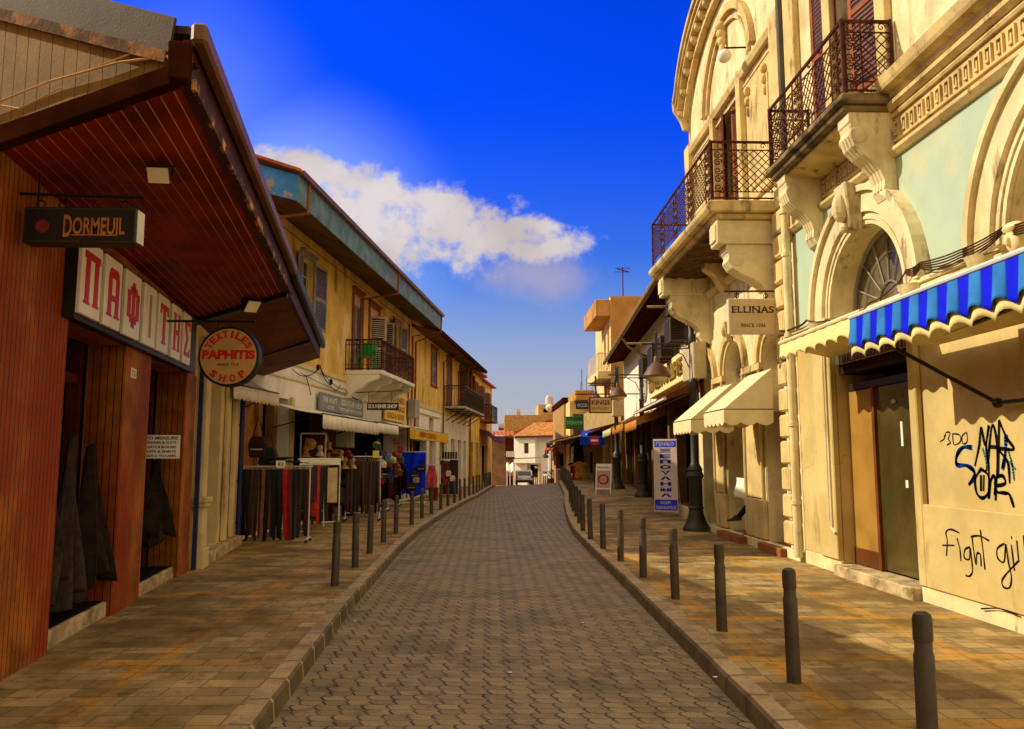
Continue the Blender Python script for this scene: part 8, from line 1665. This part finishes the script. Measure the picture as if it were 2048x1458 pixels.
m = MB(); m.tube([(xx(1015, d2), d2+.3, zz(822, d2)), (xx(1078, d2), d2+.3, zz(822, d2))], .04, 4); [m.tube([(xx(p_, d2), d2+.3, zz(830, d2)), (xx(p_, d2), d2+.3, zz(822, d2))], .03, 4) for p_ in (1015, 1027, 1047, 1060, 1077)]; m.obj('roof_railing', STEELW, bb)
m = MB(); m.lathe((xx(1103, d2), d2+4, zz(808, d2)), [(.65, 0), (.65, 1.2), (.4, 1.6), (0, 1.7)], 16); tag(m.obj('water_tank', M('water_tank_white', '#b3a9a0', .5), smooth=True), 'pale rounded water tank on the roof house of the back block', 'water tank')
m = MB(); c = Vector((xx(1100, d2), d2+.4, zz(814, d2))); m.lathe(c, [(0, .15), (.3, .08), (.55, -.1), (.6, -.2)], 18, (Vector((1, 0, 0)), Vector((0, .3, 1)).normalized(), Vector((0, -1, .3)).normalized())); m.tube([c, c+Vector((0, .2, -.8))], .05, 5); tag(m.obj('satellite_dish', M('dish_white', '#cfc4b6', .4), smooth=True, solid=.02), 'white satellite dish in front of the roof house', 'satellite dish')
# left corner beyond the crossing
lc = thing('corner_house', 'shaded brown house with a dark red timber balcony beside the white house', 'house', (hx(1018), 76, 0))
d3 = 76.0
m = MB(); m.cube(xx(1008, d3)-6, xx(1028, d3), d3+.6, d3+7, -1.5, zz(872, d3)); m.obj('wall', M('shaded_brown_render', '#8a6a4a', .8, .2, 1.5), lc)
m = MB(); m.cube(xx(1011, d3), xx(1028.3, d3), d3+.5, d3+.59, zz(903, d3), zz(876, d3)); m.obj('timber_front', M('dark_red_timber_front', '#4a1a12', .7, .2, 2), lc)
m = MB(); m.cube(xx(1012, d3), xx(1029, d3), d3-.4, d3+.49, zz(917, d3), zz(914, d3)); m.obj('balcony_slab', DKWD, lc)
m = MB(); GB3 = Axes((0, d3-.35, 0), (1, 0, 0), (0, -1, 0)); a, b = xx(1013, d3), xx(1028.5, d3); z0, z1 = zz(914, d3), zz(903, d3); m.box(GB3, a, b, 0, .05, z1-.06, z1); m.box(GB3, a, b, 0, .05, z0, z0+.06)
for i in range(5): q = a+(b-a)*i/4; m.box(GB3, q-.03, q+.03, .051, .08, z0, z1)
for i in range(4): q0, q1 = a+(b-a)*i/4, a+(b-a)*(i+1)/4; m.tube([GB3.pt(q0, .03, z0), GB3.pt(q1, .03, z1)], .03, 4); m.tube([GB3.pt(q1, .03, z0), GB3.pt(q0, .03, z1)], .03, 4)
m.obj('balcony_railing', WHITE, lc)
m = MB(); tiled(lc, Vector((xx(1006, d3)-5, d3-.8, zz(872, d3))), Vector((xx(1031, d3), d3-.8, zz(872, d3))), Vector((xx(1031, d3), d3+5, zz(860, d3))), Vector((xx(1006, d3)-5, d3+5, zz(860, d3))), 16)
t = thing('street_stall', 'white cloth stall under the dark red balcony at the crossing', 'stall', (hx(1019), 73, gz(0, 73)))
d4 = 72.0; m = MB(); m.grid(lambda u, v: Vector((xx(1013, d4)+(xx(1028, d4)-xx(1013, d4))*u, d4+1.2*(1-v), zz(927, d4)+(zz(944, d4)-zz(927, d4))*v+.1*math.sin(u*9))), 10, 6); m.obj('cloth_roof', WHITE, t, smooth=True, solid=.02); m = MB(); [m.tube([(xx(p_, d4), d4, gz(0, d4)-.1), (xx(p_, d4), d4, zz(940, d4))], .05, 5) for p_ in (1014, 1020, 1027)]; m.obj('pole', STEELW, t); m = MB(); m.cube(xx(1014, d4), xx(1027, d4), d4+.2, d4+1, gz(0, d4)-.1, zz(952, d4)); m.obj('counter', DKWD, t)
# far bollards and the hanging street lantern by the white house
for k, px in enumerate((1087.5, 1091, 1094.5)):
    b = Vector((xx(px, 78), 78, gz(0, 78))); m = MB(); m.lathe(b, [(.07, 0), (.06, .9), (.04, .95), (0, .96)], 10); tag(m.obj('short_bollard', BLACK, smooth=True), 'short dark bollard in front of the white house, %s from the doorway' % ORD[k+1], 'bollard', 'short bollards at the crossing')
t = thing('wall_lamp', 'dark hanging lamp on a bracket in front of the white house', 'lamp', tuple(at_depth(1091, 912, 70))); c = at_depth(1091, 915, 70); m = MB(); m.lathe(c, [(.42, -.05), (.4, 0), (.2, .22), (.06, .32), (.04, .8)], 14); m.obj('lamp_shade', BLACK, t, smooth=True); m = MB(); p = at_depth(1099, 906, 70); m.tube([c+Vector((0, 0, .75)), c+Vector((2.2, .3, .75))], .04, 5); m.tube([c+Vector((2.2, .3, .9)), (c.x+2.2, c.y+.3, gz(0, 70))], .09, 8); m.obj('post', LAMPM, t)
t = thing('low_porch', 'low tiled porch roof with white posts beside the planter', 'porch', tuple(at_depth(1105, 960, 66)))
d5 = 66.0; tiled(t, Vector((xx(1090, d5), d5, zz(901, d5))), Vector((xx(1135, d5)+2, d5, zz(888, d5))), Vector((xx(1135, d5)+2, d5+3, zz(886, d5))), Vector((xx(1091, d5), d5+3, zz(898, d5))), 14)
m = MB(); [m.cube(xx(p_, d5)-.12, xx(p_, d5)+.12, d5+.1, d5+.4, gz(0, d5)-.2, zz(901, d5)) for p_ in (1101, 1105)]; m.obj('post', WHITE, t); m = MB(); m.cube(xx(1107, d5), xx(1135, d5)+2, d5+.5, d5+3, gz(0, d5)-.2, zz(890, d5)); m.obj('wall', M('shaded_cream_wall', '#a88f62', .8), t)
t = thing('planter', 'dark planter pot in front of the low tiled porch', 'planter', tuple(at_depth(1103, 965, 60))); c = Vector((xx(1103, 60), 60, gz(2, 60))); m = MB(); m.lathe(c, [(.22, 0), (.34, .5), (.36, .55), (.3, .55), (.28, .4)], 14); m.obj('pot', M('dark_clay', '#4a1c14', .7), t, smooth=True)
m = MB()
for k in range(60):
    a = rnd.random()*6.28; r_ = rnd.random()*.45; p = c+Vector((r_*math.cos(a), r_*math.sin(a), .6+rnd.random()*.7*(1-r_))); d_ = Vector((rnd.uniform(-1, 1), rnd.uniform(-1, 1), rnd.uniform(0, 1))).normalized()*.14; e_ = Vector((-d_.y, d_.x, .02))*.5; m.poly(p-d_, p+e_, p+d_, p-e_)
m.obj('foliage', M('dark_leaves', '#2a3a18', .7, .4, 9), t)
# distant rows beyond the crossing so that no gap shows between the buildings
for k, (xa, xb, y0, h_, lab) in enumerate(((-40, -14, 92, 6, 'long low tan house beyond the corner house'), (16, 44, 96, 7, 'long low tan house beyond the garment shops'))):
    t = thing('distant_house', lab, 'house', ((xa+xb)/2, y0, -1.2)); m = MB(); m.cube(xa, xb, y0, y0+8, -1.5, h_); m.obj('wall', M('tan_render', '#b08650'), t); m = MB(); m.side(Axes((0, y0, 0), (1, 0, 0), (0, -1, 0)), [(.5, h_), (-4, h_+1.6), (-8.5, h_)], xa-.4, xb+.4); m.obj('roof', TILE, t)
for p_ in list(bpy.data.objects):
    if '_b' in p_: del p_['_b']
